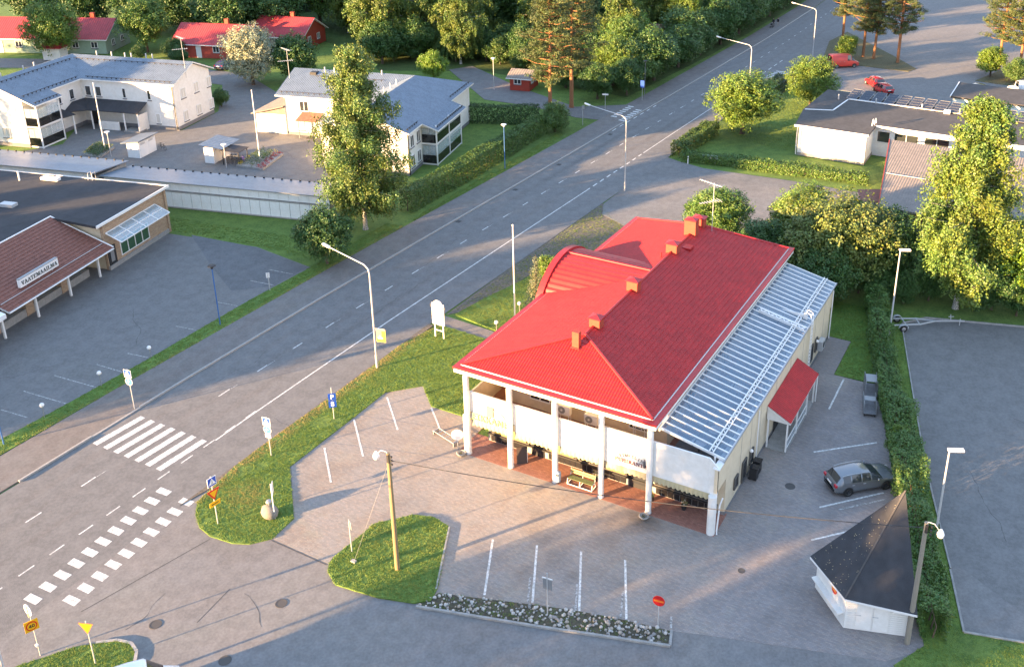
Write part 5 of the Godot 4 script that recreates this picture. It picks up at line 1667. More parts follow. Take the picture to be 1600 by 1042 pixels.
func lamps() -> void:
	lamp_arm("tall grey street lamp with a bent arm beside the parking lawn, carrying the banner", -12.63, -5.98, 8.9, 4.3, -0.12)
	lamp_arm("tall grey street lamp at the rear gravel lot beside the road", -11.87, -50.65, 8.9, 5.0, -0.12)
	lamp_arm("street lamp rising behind the round linden by the far road", -11.2, -93.0, 8.6, 5.2, -0.12)
	lamp_arm("farthest street lamp beside the pines and red van", -10.3, -125.57, 8.6, 4.0, -0.12)
	lamp_arm("street lamp mast cut by the bottom left picture corner", -7.3, 28.5, 8.9, 4.3, -0.12)
	for q in [["leaning lit lamp post by the kiosk hedge and the right car park", 30.19, -4.27, 7.55], ["grey lamp post at the boat trailer in the right car park", 22.54, -29.2, 8.4]]:
		var t := thing("car_park_lamp", q[0], "street lamp", Vector3(q[1], 0, q[2]), 0.45, "lamps of the right car park")
		var b := MB.new()
		b.tube([Vector3(0, -0.1, 0), Vector3(0, 1.0, 0), Vector3(0, q[3], 0)], [0.085, 0.08, 0.055], 8)
		part(t, "mast", b.mesh(), M.galv)
		bx(t, "lamp_head", Vector3(0.36, q[3] + 0.03, 0), Vector3(0.9, 0.12, 0.26), M.white_metal)
	# wooden poles
	for q in [["wooden utility pole with a curved lamp bracket standing on the grass island", 2.57, 11.47, 8.2, 0.0], ["weathered wooden pole with lamp beside the kiosk", 30.15, 3.3, 8.0, 0.02]]:
		var t := thing("utility_pole", q[0], "pole", Vector3(q[1], 0, q[2]))
		var b := MB.new()
		b.tube([Vector3(0, -0.2, 0), Vector3(0, q[3] * 0.5, 0), Vector3(0, q[3], 0)], [0.155, 0.135, 0.11], 10)
		part(t, "trunk", b.mesh(), M.pole_wood if q[4] == 0.0 else M.pole_grey)
		var s := -1.0 if q[4] == 0.0 else 1.0
		pipe(t, "bracket", [Vector3(0, q[3] - 0.1, 0), Vector3(s * 0.1, q[3] + 0.1, 0.05), Vector3(s * 0.4, q[3] + 0.12, 0.1), Vector3(s * 0.62, q[3] - 0.12, 0.12)], 0.025, M.galv)
		var l := MB.new()
		l.lathe(Vector3(s * 0.75, q[3] - 0.45, 0.13), [Vector2(0, -0.1), Vector2(0.16, -0.05), Vector2(0.2, 0.1), Vector2(0.12, 0.3), Vector2(0.05, 0.4), Vector2(0, 0.42)], 12)
		part(t, "lamp_head", l.mesh(), M.white_metal)
		bx(t, "bracket_plate", Vector3(0.05, q[3] - 0.3, 0.12), Vector3(0.14, 0.5, 0.06), M.dark)
		for y in [0.1, 0.35, 0.6]:
			bx(t, "insulator", Vector3(0.28, q[3] - y, 0.1), Vector3(0.09, 0.11, 0.09), M.dark)
	var gw := thing("guy_wire", "thin guy wire from the utility pole down to the island grass", "wire", Vector3(-0.1, 0, 12.2))
	pipe(gw, "strand", [Vector3.ZERO, Vector3(2.6, 7.4, -0.73)], 0.009, M.wire_grey, 4)
	bx(gw, "anchor", Vector3(0.02, 0.12, 0), Vector3(0.3, 0.2, 0.2), M.concrete)
	var ow := thing("overhead_wire", "dark overhead cable between the utility pole and the kiosk pole", "wire", Vector3(2.85, 7.8, 11.5))
	var pts: Array = []
	for i in 17:
		var u := i / 16.0
		pts.append(Vector3(27.4 * u, -0.1 * u - 2.2 * u * (1 - u), -8.2 * u))
	pipe(ow, "strand", pts, 0.022, M.wire, 5)
	var bd := MB.new()
	for i in 30:
		var u := 0.5 + 0.5 * i / 30.0
		var p := Vector3(27.4 * u, -0.1 * u - 2.2 * u * (1 - u), -8.2 * u)
		var u2 := u + 0.007
		bd.bar(p, Vector3(27.4 * u2, -0.1 * u2 - 2.2 * u2 * (1 - u2), -8.2 * u2), 0.03, 0.03)
	part(ow, "pale_binding", bd.mesh(), M.sign_back)
	# globe lights and pole lamps
	for q in [["white globe light in the strip, nearest the bottom left edge", -29.71, 10.74, 1.2], ["white globe light in the strip, middle of the three", -29.65, 5.95, 1.3], ["white globe light in the strip, nearest the blue lamp post", -29.72, 1.27, 1.1], ["white globe light on the lawn beside the flagpole path", -7.28, -15.26, 1.1], ["white globe light behind the flagpole at the red arch", -7.31, -19.12, 1.1], ["white globe light behind the red arch on the lawn", -3.6, -29.5, 1.6]]:
		var t := thing("globe_light", q[0], "garden lamp", Vector3(q[1], 0, q[2]), 0, "globe lights")
		pipe(t, "stem", [Vector3(0, -0.05, 0), Vector3(0, q[3] - 0.2, 0)], 0.03, M.sign_back)
		var b := MB.new()
		b.ball(Vector3(0, q[3] - 0.1, 0), Vector3.ONE * 0.17, 14, 8)
		part(t, "globe", b.mesh(), M.white_metal)
	for q in [["blue lamp post with a dark disc top in the strip by the shop lot", -28.97, -5.38, 5.6, "dark", "blue_metal"], ["blue lamp post with a pale top beside the long hedge", -28.14, -50.66, 5.6, "white_metal", "blue_metal"], ["short yard lamp with white disc beside the left flagpole", -74.39, -31.2, 3.2, "white_metal", "galv"], ["short yard lamp with white disc beside the blue bike shelter", -58.37, -34.86, 3.0, "white_metal", "galv"], ["blue lamp post cut by the left picture edge", -29.27, 14.21, 5.6, "dark", "blue_metal"], ["pale lamp post at the edge of the wood", -48.6, -80.8, 5.0, "white_metal", "galv"], ["thin dark pole at the far bushes", -26.3, -88.5, 5.5, "dark", "plinth"]]:
		var t := thing("post_lamp", q[0], "lamp post", Vector3(q[1], 0, q[2]))
		pipe(t, "post", [Vector3(0, -0.05, 0), Vector3(0, q[3], 0)], 0.05, M[q[5]], 8)
		var b := MB.new()
		b.lathe(Vector3(0, q[3], 0), [Vector2(0, -0.25), Vector2(0.1, -0.25), Vector2(0.12, -0.05), Vector2(0.34, 0.0), Vector2(0.32, 0.06), Vector2(0, 0.1)], 14)
		part(t, "lamp_top", b.mesh(), M[q[4]])
	for q in [["white flagpole on the lawn beside the red building", -7.19, -18.12, 8.8], ["white flagpole in front of the left apartment house", -76.72, -32.22, 8.9], ["white flagpole in the flower bed of the apartment yard", -56.63, -38.72, 9.0]]:
		var t := thing("flagpole", q[0], "flagpole", Vector3(q[1], 0, q[2]), 0, "flagpoles")
		var b := MB.new()
		b.tube([Vector3(0, -0.1, 0), Vector3(0, q[3], 0)], [0.075, 0.045], 8)
		part(t, "pole", b.mesh(), M.white_metal)
		var k := MB.new()
		k.ball(Vector3(0, q[3] + 0.05, 0), Vector3.ONE * 0.08)
		part(t, "finial", k.mesh(), M.white_metal)

func small_things() -> void:
	var t := thing("bench", "white-framed bench with green seat and yellow back between the front columns", "bench", Vector3(8.5, 0, -0.45))
	for k in 3:
		bx(t, "seat_slat", Vector3(0, 0.45, -0.12 + 0.14 * k), Vector3(1.8, 0.04, 0.12), M.bench_green)
	for k in 2:
		bx(t, "back_slat", Vector3(0, 0.68 + 0.16 * k, -0.24 - 0.03 * k), Vector3(1.8, 0.13, 0.04), M.bench_yellow)
	for x in [-0.9, 0.0, 0.9]:
		var b := MB.new()
		b.tube([Vector3(x, 0.03, 0.28), Vector3(x, 0.42, 0.2), Vector3(x, 0.42, -0.2), Vector3(x, 0.92, -0.32)], [0.03, 0.03, 0.03, 0.03], 6)
		b.tube([Vector3(x, 0.42, -0.15), Vector3(x, 0.03, -0.32), Vector3(x, 0.03, 0.28)], [0.03, 0.03, 0.03], 6)
		part(t, "frame", b.mesh(), M.white_metal)
	pipe(t, "foot_rail", [Vector3(-0.9, 0.04, 0.28), Vector3(0.9, 0.04, 0.28)], 0.025, M.white_metal)
	t = thing("litter_bin", "small blue-grey litter bin fixed to the third column", "bin", Vector3(7.08, 0, 0.12), 0.4)
	var lb := MB.new()
	lb.lathe(Vector3(0, 0.25, 0), [Vector2(0, 0), Vector2(0.16, 0), Vector2(0.2, 0.55), Vector2(0.18, 0.7), Vector2(0, 0.75)], 12)
	part(t, "drum", lb.mesh(), M.bin_blue)
	bx(t, "opening", Vector3(-0.05, 0.82, 0.17), Vector3(0.2, 0.09, 0.06), M.dark)
	pipe(t, "stand", [Vector3(0, 0, 0), Vector3(0, 0.3, 0)], 0.03, M.dark)
	t = thing("menu_board", "dark folding board leaning beside the shop door", "board", Vector3(3.7, 0, -0.9), 0.6)
	var mb := MB.new()
	mb.slab([Vector3(-0.35, 0.02, 0.3), Vector3(0.35, 0.02, 0.3), Vector3(0.35, 1.15, 0.02), Vector3(-0.35, 1.15, 0.02)], 0.04)
	mb.slab([Vector3(-0.35, 0.02, -0.3), Vector3(0.35, 0.02, -0.3), Vector3(0.35, 1.15, -0.02), Vector3(-0.35, 1.15, -0.02)], 0.04)
	part(t, "panels", mb.mesh(), M.menu)
	bx(t, "edge", Vector3(0.37, 0.55, 0.16), Vector3(0.03, 1.1, 0.06), M.white_metal)
	t = thing("round_sign", "white round sign on the left corner column", "sign", Vector3(-1.1, 1.0, 0.1), 0.5)
	part(t, "disc", sign_disc(0.42, ""), M.white_metal, Vector3(0.2, 0.2, 0))
	bx(t, "arm", Vector3(0.55, 0.2, -0.03), Vector3(0.5, 0.05, 0.04), M.galv)
	bx(t, "post", Vector3(0.2, -0.5, -0.04), Vector3(0.05, 1.0, 0.04), M.galv)
	t = thing("bike_rack", "low white bicycle rack beside the left corner column", "bicycle rack", Vector3(-2.3, 0, -0.6), -0.28)
	for z in [-0.25, 0.25]:
		pipe(t, "rail", [Vector3(-1.2, 0.3, z), Vector3(1.1, 0.3, z)], 0.025, M.steel)
	for i in 6:
		bx(t, "bar", Vector3(-1.1 + 0.42 * i, 0.3, 0), Vector3(0.04, 0.04, 0.5), M.steel)
	for q in [[-1.15, 0.0], [1.05, 0.0]]:
		bx(t, "foot", Vector3(q[0], 0.14, q[1]), Vector3(0.06, 0.28, 0.5), M.steel)
	for q in [["shallow stone bowl at the foot of the left corner column", -0.35, 0.45], ["wheel-shaped planter at the foot of the fifth column", 13.5, 0.62]]:
		t = thing("planter", q[0], "planter", Vector3(q[1], 0, q[2]))
		var b := MB.new()
		b.lathe(Vector3.ZERO, [Vector2(0, 0), Vector2(0.18, 0), Vector2(0.34, 0.2), Vector2(0.3, 0.24), Vector2(0.26, 0.15), Vector2(0, 0.14)], 14)
		part(t, "bowl", b.mesh(), M.concrete)
		rng.seed = 31
		var f := MB.new()
		clump(f, Vector3(0, 0.2, 0), Vector3(0.22, 0.08, 0.22), Vector3.UP, 40, 0.09, 0.6, Color(0.07, 0.08, 0.03))
		part(t, "plants", f.mesh(), M.leaf)
	for q in [["flower pot with white blooms by the right shop window", 15.4, -1.35, 0.55], ["flower pot with yellow blooms at the shop door", 13.2, -1.2, 0.6], ["dark flower stand in front of the middle shop window", 9.1, -1.3, 0.6]]:
		t = thing("flower_pot", q[0], "flower pot", Vector3(q[1], 0, q[2]))
		var b := MB.new()
		b.lathe(Vector3.ZERO, [Vector2(0, 0), Vector2(0.14, 0), Vector2(0.2, 0.35), Vector2(0, 0.33)], 10)
		part(t, "pot", b.mesh(), M.dark)
		rng.seed = 41
		var f := MB.new()
		clump(f, Vector3(0, 0.5, 0), Vector3(0.25, 0.2, 0.25), Vector3.UP, 60, 0.1, 0.6, Color(0.06, 0.1, 0.03))
		clump(f, Vector3(0, 0.6, 0), Vector3(0.24, 0.16, 0.24), Vector3.UP, 22, 0.08, 0.8, Color(0.7, 0.68, 0.6) if q[1] != 13.2 else Color(0.7, 0.6, 0.2))
		part(t, "plant", f.mesh(), M.leaf)
	t = thing("balcony_flowers", "red flowers in a box at the right corner of the balcony", "flowers", Vector3(16.9, 4.6, -0.5))
	rng.seed = 43
	var rf := MB.new()
	clump(rf, Vector3(0, 0.15, 0), Vector3(0.4, 0.22, 0.2), Vector3.UP, 60, 0.12, 0.6, Color(0.06, 0.1, 0.03))
	clump(rf, Vector3(0, 0.28, 0.05), Vector3(0.36, 0.18, 0.2), Vector3.UP, 40, 0.12, 0.8, Color(0.6, 0.03, 0.03))
	part(t, "plants", rf.mesh(), M.leaf)
	bx(t, "box", Vector3(0, -0.05, 0), Vector3(0.9, 0.22, 0.25), M.bench_green)
	for q in [["white cooling unit with round fan on the balcony beside the third column", 6.2, 3.75, -2.4], ["white cooling unit on a stand in the middle of the balcony", 8.3, 3.7, -2.3], ["grey cooling unit behind the raised balcony panel", 11.7, 4.4, -2.5]]:
		t = thing("cooling_unit", q[0], "air conditioner", Vector3(q[1], q[2], q[3]))
		bx(t, "casing", Vector3(0, 0.32, 0), Vector3(0.95, 0.68, 0.36), M.white_metal)
		var d := part(t, "fan_grille", sign_disc(0.26, ""), M.sign_back, Vector3(-0.12, 0.32, 0.19))
		part(d, "hub", sign_disc(0.08, ""), M.white_metal, Vector3(0, 0, 0.014))
		var b := MB.new()
		for x in [-0.4, 0.4]:
			b.bar(Vector3(x, -q[2] + 2.97, 0.15), Vector3(x, 0, 0.15), 0.04, 0.04)
			b.bar(Vector3(x, -q[2] + 2.97, -0.15), Vector3(x, 0, -0.15), 0.04, 0.04)
		b.bar(Vector3(-0.4, -0.02, 0.15), Vector3(0.4, -0.02, 0.15), 0.04, 0.04)
		part(t, "stand", b.mesh(), M.white_metal)
	t = thing("cooling_unit", "grey cooling unit on the yard-side wall near the rear corner", "air conditioner", Vector3(18.15, 0.9, -23.9), PI / 2)
	bx(t, "casing", Vector3(0, 0.4, 0), Vector3(0.9, 0.8, 0.4), M.galv)
	part(t, "fan_grille", sign_disc(0.26, ""), M.dark, Vector3(0, 0.4, 0.2))
	bx(t, "bracket", Vector3(0, -0.03, -0.05), Vector3(0.8, 0.06, 0.4), M.galv)
	for q in [["black wheeled bin against the yard-side wall, nearer the porch", 18.3, -7.2], ["black wheeled bin against the yard-side wall, nearer the front corner", 18.35, -6.4]]:
		t = thing("wheeled_bin", q[0], "bin", Vector3(q[1], 0, q[2]), PI / 2)
		bx(t, "body", Vector3(0, 0.5, 0), Vector3(0.5, 0.85, 0.5), M.dark)
		bx(t, "lid", Vector3(0, 0.95, 0.02), Vector3(0.54, 0.06, 0.58), M.black_tile)
		for x in [-0.2, 0.2]:
			bx(t, "wheel", Vector3(x, 0.08, -0.22), Vector3(0.05, 0.16, 0.16), M.rubber)
	for i in 4:
		t = thing("terrace_table", ["round white table under the glass roof, nearest the front panel", "round white table under the glass roof, second from the front", "round white table in the middle of the glass terrace", "round white table at the rear of the glass terrace"][i], "table", Vector3(15.4 + 0.5 * (i % 2), 2.97, [-3.6, -5.4, -11.0, -15.4][i]), 0, "terrace tables")
		var b := MB.new()
		b.lathe(Vector3(0, 0.72, 0), [Vector2(0, -0.03), Vector2(0.5, -0.03), Vector2(0.5, 0.0), Vector2(0, 0.0)], 16)
		part(t, "tabletop", b.mesh(), M.white_metal)
		pipe(t, "leg", [Vector3.ZERO, Vector3(0, 0.7, 0)], 0.05, M.dark)
	# boulder, manholes, trolleys, mailboxes, bike shelters
	t = thing("boulder", "pale boulder with a small lamp on top in the corner lawn", "boulder", Vector3(-7.42, 0, 11.35))
	var bm := MB.new()
	rng.seed = 8
	bm.ball(Vector3.ZERO, Vector3(0.6, 0.48, 0.5), 14, 9)
	for i in bm.v.size():
		var p := bm.v[i]
		bm.v[i] = p * (1.0 + 0.22 * nz.get_noise_3d(p.x * 90, p.y * 90, p.z * 90)) + Vector3(0, 0.38, 0)
	part(t, "rock", bm.mesh(), M.stone)
	t = thing("rock_lamp", "small grey mushroom-shaped lamp standing on the boulder", "lamp", Vector3(-7.42, 0.78, 11.3))
	var rl := MB.new()
	rl.lathe(Vector3.ZERO, [Vector2(0, 0), Vector2(0.05, 0), Vector2(0.05, 0.3), Vector2(0.2, 0.32), Vector2(0.17, 0.42), Vector2(0, 0.46)], 12)
	part(t, "body", rl.mesh(), M.sign_back)
	for q in [["round manhole cover at the bottom left beside the kerbed corner", -6.6, 20.94], ["round manhole cover at the bottom edge of the street", -1.38, 21.0], ["round manhole cover in the sunlit street below the island", -1.61, 16.6], ["dark manhole cover behind the grey car", 20.75, -6.74], ["small drain cover in the paving before the kiosk", 20.47, 2.21]]:
		t = thing("manhole_cover", q[0], "manhole", Vector3(q[1], 0.01, q[2]), 0, "manhole covers")
		var b := MB.new()
		var rr := 0.34 if q[1] != 20.47 else 0.22
		b.lathe(Vector3.ZERO, [Vector2(rr, -0.02), Vector2(rr, 0.015), Vector2(rr * 0.8, 0.015), Vector2(rr * 0.8, 0.007), Vector2(0, 0.007)], 20)
		part(t, "cover", b.mesh(), M.iron)
	for q in [["drain grate at the kerb near the long hedge's left end", -23.9, -34.0], ["drain grate at the kerb halfway along the long hedge", -23.4, -45.0], ["drain grate at the kerb near the blue lamp post", -23.1, -55.0], ["drain grate at the kerb before the side street", -22.8, -69.0]]:
		t = thing("drain_grate", q[0], "drain", Vector3(q[1] + 0.15, 0.01, q[2]), 0, "kerb drains")
		for i in 5:
			bx(t, "bar", Vector3(-0.2 + 0.1 * i, 0, 0), Vector3(0.05, 0.02, 0.5), M.iron)
		bx(t, "pit", Vector3(0, -0.004, 0), Vector3(0.5, 0.012, 0.55), M.dark)
	for k in 2:
		t = thing("cage_trolley", ["grey wire trolley with a flat top against the right hedge", "lower grey wire trolley against the right hedge, nearer the car"][k], "trolley", Vector3(22.9 + 0.45 * k, 0, [-20.6, -18.2][k]), 0.28)
		var hh: float = [1.3, 1.0][k]
		bx(t, "deck", Vector3(0, 0.25, 0), Vector3(0.9, 0.05, 1.9), M.plinth)
		bx(t, "top", Vector3(0, hh, 0), Vector3(0.9, 0.03, 1.1 - k * 0.5), M.sign_back)
		var b := MB.new()
		for x in [-0.43, 0.43]:
			for i in 7:
				b.bar(Vector3(x, 0.25, -0.9 + 0.3 * i), Vector3(x, hh, -0.9 + 0.3 * i), 0.03, 0.03)
			b.bar(Vector3(x, hh, -0.9), Vector3(x, hh, 0.9), 0.03, 0.03)
			b.bar(Vector3(x, 0.75, -0.9), Vector3(x, 0.75, 0.9), 0.03, 0.03)
		part(t, "cage", b.mesh(), M.sign_back)
		for q in [[-0.38, -0.8], [0.38, -0.8], [-0.38, 0.8], [0.38, 0.8]]:
			bx(t, "wheel", Vector3(q[0], 0.1, q[1]), Vector3(0.06, 0.2, 0.2), M.rubber)
	t = thing("mailbox_row", "row of grey-green mailboxes on a rail at the hedge corner", "mailboxes", Vector3(-6.58, 0, -64.3), 0.1)
	for i in 4:
		bx(t, "mailbox", Vector3(-0.75 + 0.5 * i, 0.85, 0), Vector3(0.42, 0.35, 0.4), M.mailbox if i < 2 else M.white_metal)
	bx(t, "rail", Vector3(0, 0.65, 0), Vector3(2.1, 0.06, 0.3), M.galv)
	for x in [-0.7, 0.7]:
		bx(t, "leg", Vector3(x, 0.32, 0), Vector3(0.07, 0.62, 0.07), M.galv)
	t = thing("bollard", "short white bollard at the hedge corner by the rear lot", "bollard", Vector3(-8.88, 0, -62.77))
	pipe(t, "stem", [Vector3.ZERO, Vector3(0, 1.0, 0)], 0.07, M.white_metal, 8)
	pipe(t, "band", [Vector3(0, 0.75, 0), Vector3(0, 0.85, 0)], 0.075, M.dark, 8)
	# yard sheds
	for k in 2:
		var o: Vector3 = [Vector3(-70.45, 0, -32.33), Vector3(-60.77, 0, -35.27)][k]
		t = thing("bin_shed", ["white waste shed with a blue mono-pitch roof beside the left flagpole", "white shed with a striped blue roof and an open bicycle shelter"][k], "shed", o, TL)
		var w: float = [1.7, 1.3][k]
		var d: float = [3.4, 3.6][k]
		bx(t, "wall", Vector3(-w / 2, 1.0, -d / 2), Vector3(w, 2.0, d), M.panel_white)
		bx(t, "vent_band", Vector3(-w / 2, 1.72, 0.01), Vector3(w * 0.9, 0.26, 0.04), M.galv)
		for zz in [-0.8, -2.4]:
			bx(t, "door", Vector3(0.01, 0.95, zz), Vector3(0.04, 1.7, 1.0), M.white_metal)
			bx(t, "vent_band", Vector3(0.03, 1.72, zz), Vector3(0.03, 0.26, 0.9), M.galv)
		var b := MB.new()
		if k == 0:
			b.slab([Vector3(-w - 0.6, 1.95, 0.35), Vector3(0.35, 2.35, 0.35), Vector3(0.35, 2.35, -d - 0.4), Vector3(-w - 0.6, 1.95, -d - 0.4)], 0.1)
			part(t, "roof", b.mesh(), M.blue_roof)
		else:
			corr(b, [Vector3(-w - 0.5, 2.35, 0.35), Vector3(1.4, 2.0, 0.35), Vector3(1.4, 2.0, -d - 0.4), Vector3(-w - 0.5, 2.35, -d - 0.4)], Vector3(1, 0, 0), 0.5, 0.03)
			part(t, "roof", b.mesh(), M.blue_roof)
			var c := MB.new()
			c.slab([Vector3(1.0, 1.9, 0.2), Vector3(3.6, 1.75, 0.2), Vector3(3.6, 1.75, -2.2), Vector3(1.0, 1.9, -2.2)], 0.06)
			part(t, "shelter_roof", c.mesh(), M.bitumen)
			for q in [[3.4, 0.0], [3.4, -2.0], [1.3, 0.1]]:
				bx(t, "shelter_post", Vector3(q[0], 0.85, q[1]), Vector3(0.08, 1.7, 0.08), M.dark)
	for k in 4:
		var o := loc(-60.77, -35.27, 1.6 + 0.55 * k, -1.0)
		bicycle(o, TL + 0.1 * (k - 1), ["dark bicycle in the shelter, nearest the white shed", "dark bicycle in the shelter, second from the shed", "dark bicycle in the shelter, third from the shed", "purple-covered bicycle at the outer end of the shelter"][k], k == 3)
	bicycle(loc(-70.45, -32.33, 0.7, -3.6), TL + 1.2, "dark bicycle parked behind the waste shed", false)
	for q in [[-57.66, -35.76, -53.77, -36.2, -55.53, -41.66, -59.24, -41.46, "kerbed flower bed round the yard flagpole with red and yellow blooms"], [-77.65, -29.75, -74.83, -29.86, -76.57, -33.46, -79.48, -33.08, "leafy flower bed round the left flagpole with a yellow shrub"]]:
		t = thing("flower_bed", q[8], "flower bed", Vector3(q[0], 0, q[1]))
		var pl := PackedVector2Array()
		for i in 4:
			pl.append(Vector2(q[2 * i] - q[0], q[2 * i + 1] - q[1]))
		var b := MB.new()
		b.prism(pl, -0.05, 0.22)
		part(t, "kerb", b.mesh(), M.concrete)
		rng.seed = 61
		var f := MB.new()
		var f2 := MB.new()
		for i in 220:
			var u := rng.randf()
			var v := rng.randf()
			var p: Vector2 = pl[0].lerp(pl[1], u).lerp(pl[3].lerp(pl[2], u), v)
			var red: bool = u > 0.72 and q[0] > -60.0
			if red:
				clump(f2, Vector3(p.x, 0.35, p.y), Vector3(0.25, 0.12, 0.25), Vector3.UP, 8, 0.14, 0.7, Color(0.3, 0.03, 0.03))
			elif u < 0.15 or (v > 0.85 and u > 0.5):
				clump(f2, Vector3(p.x, 0.45, p.y), Vector3(0.3, 0.2, 0.3), Vector3.UP, 8, 0.14, 0.7, Color(0.6, 0.45, 0.03))
			else:
				clump(f, Vector3(p.x, 0.4 + 0.3 * rng.randf(), p.y), Vector3(0.35, 0.3, 0.35), Vector3.UP, 12, 0.16, 0.55, Color(0.06, 0.11, 0.03))
		part(t, "leaves", f.mesh(), M.leaf)
		part(t, "blooms", f2.mesh(), M.leaf)
func bicycle(o: Vector3, turn: float, label: String, cover: bool) -> void:
	var t := thing("bicycle", label, "bicycle", o, turn, "bicycles in the yard")
	for z in [-0.52, 0.52]:
		var b := MB.new()
		var pts: Array = []
		var rr: Array = []
		for i in 17:
			pts.append(Vector3(0, 0.34 + 0.33 * sin(TAU * i / 16), z + 0.33 * cos(TAU * i / 16)))
			rr.append(0.018)
		b.tube(pts, rr, 5, false)
		for i in 4:
			var a := PI * i / 4
			b.bar(Vector3(0, 0.34 - 0.32 * sin(a), z - 0.32 * cos(a)), Vector3(0, 0.34 + 0.32 * sin(a), z + 0.32 * cos(a)), 0.008, 0.008)
		part(t, "wheel", b.mesh(), M.rubber)
	var f := MB.new()
	for e in [[Vector3(0, 0.34, -0.52), Vector3(0, 0.75, -0.2)], [Vector3(0, 0.34, -0.52), Vector3(0, 0.3, -0.05)], [Vector3(0, 0.3, -0.05), Vector3(0, 0.85, -0.24)], [Vector3(0, 0.3, -0.05), Vector3(0, 0.75, 0.36)], [Vector3(0, 0.72, -0.2), Vector3(0, 0.78, 0.36)], [Vector3(0, 0.95, 0.32), Vector3(0, 0.34, 0.52)]]:
		f.bar(e[0], e[1], 0.03, 0.03)
	part(t, "frame", f.mesh(), M.dark)
	bx(t, "saddle", Vector3(0, 0.88, -0.25), Vector3(0.14, 0.06, 0.25), M.dark)
	bx(t, "handlebar", Vector3(0, 0.98, 0.32), Vector3(0.5, 0.03, 0.03), M.steel)
	if cover:
		var b := MB.new()
		b.slab([Vector3(-0.3, 0.3, -0.4), Vector3(0, 0.95, -0.3), Vector3(0, 0.95, 0.3), Vector3(-0.3, 0.3, 0.4)], 0.03)
		b.slab([Vector3(0.3, 0.3, -0.4), Vector3(0, 0.95, -0.3), Vector3(0, 0.95, 0.3), Vector3(0.3, 0.3, 0.4)], 0.03)
		part(t, "cover", b.mesh(), M.purple)

# ---------------------------------------------------------------- vehicles and people
# station: z, bottom, belt, top, half width at belt, half width at roof, kind of the stretch to the next (b body, g side glass, s screen with side glass, w screen only)
const WAGON := [[-2.32, 0.38, 0.55, 0.58, 0.6, 0.45, "b"], [-2.22, 0.26, 0.66, 0.71, 0.78, 0.62, "b"], [-1.85, 0.2, 0.79, 0.85, 0.87, 0.72, "b"], [-1.1, 0.2, 0.9, 0.96, 0.89, 0.76, "s"], [-0.3, 0.2, 0.95, 1.37, 0.89, 0.64, "b"], [-0.22, 0.2, 0.95, 1.41, 0.89, 0.64, "g"], [0.38, 0.2, 0.97, 1.46, 0.89, 0.64, "b"], [0.46, 0.2, 0.97, 1.46, 0.89, 0.64, "g"], [1.12, 0.2, 0.99, 1.44, 0.89, 0.63, "b"], [1.2, 0.2, 0.99, 1.435, 0.89, 0.63, "g"], [1.72, 0.22, 1.01, 1.39, 0.88, 0.61, "b"], [1.86, 0.24, 1.01, 1.36, 0.87, 0.6, "w"], [2.16, 0.28, 0.98, 1.02, 0.84, 0.66, "b"], [2.28, 0.34, 0.84, 0.88, 0.78, 0.62, "b"], [2.32, 0.4, 0.6, 0.64, 0.7, 0.5, "b"]]
const HATCH := [[-2.0, 0.38, 0.55, 0.6, 0.6, 0.45, "b"], [-1.9, 0.26, 0.7, 0.76, 0.78, 0.62, "b"], [-1.3, 0.2, 0.9, 0.98, 0.86, 0.72, "s"], [-0.45, 0.2, 1.0, 1.48, 0.87, 0.64, "b"], [-0.37, 0.2, 1.0, 1.52, 0.87, 0.64, "g"], [0.3, 0.2, 1.02, 1.56, 0.87, 0.65, "b"], [0.38, 0.2, 1.02, 1.56, 0.87, 0.65, "g"], [1.1, 0.2, 1.04, 1.53, 0.87, 0.64, "b"], [1.18, 0.2, 1.04, 1.52, 0.87, 0.64, "g"], [1.6, 0.24, 1.04, 1.48, 0.85, 0.62, "b"], [1.7, 0.24, 1.03, 1.45, 0.85, 0.62, "w"], [1.92, 0.3, 0.98, 1.02, 0.82, 0.66, "b"], [2.0, 0.4, 0.7, 0.74, 0.74, 0.56, "b"]]
const VAN := [[-2.55, 0.4, 0.62, 0.68, 0.7, 0.55, "b"], [-2.45, 0.3, 0.85, 0.9, 0.88, 0.72, "b"], [-1.75, 0.26, 1.15, 1.2, 0.95, 0.82, "s"], [-1.05, 0.26, 1.25, 2.05, 0.96, 0.76, "b"], [-0.95, 0.26, 1.25, 2.15, 0.96, 0.78, "g"], [-0.3, 0.26, 1.25, 2.2, 0.97, 0.8, "b"], [-0.2, 0.26, 1.25, 2.2, 0.97, 0.82, "b"], [2.3, 0.26, 1.25, 2.2, 0.97, 0.82, "b"], [2.52, 0.3, 1.25, 2.1, 0.95, 0.8, "b"], [2.56, 0.4, 1.1, 2.0, 0.9, 0.74, "b"]]
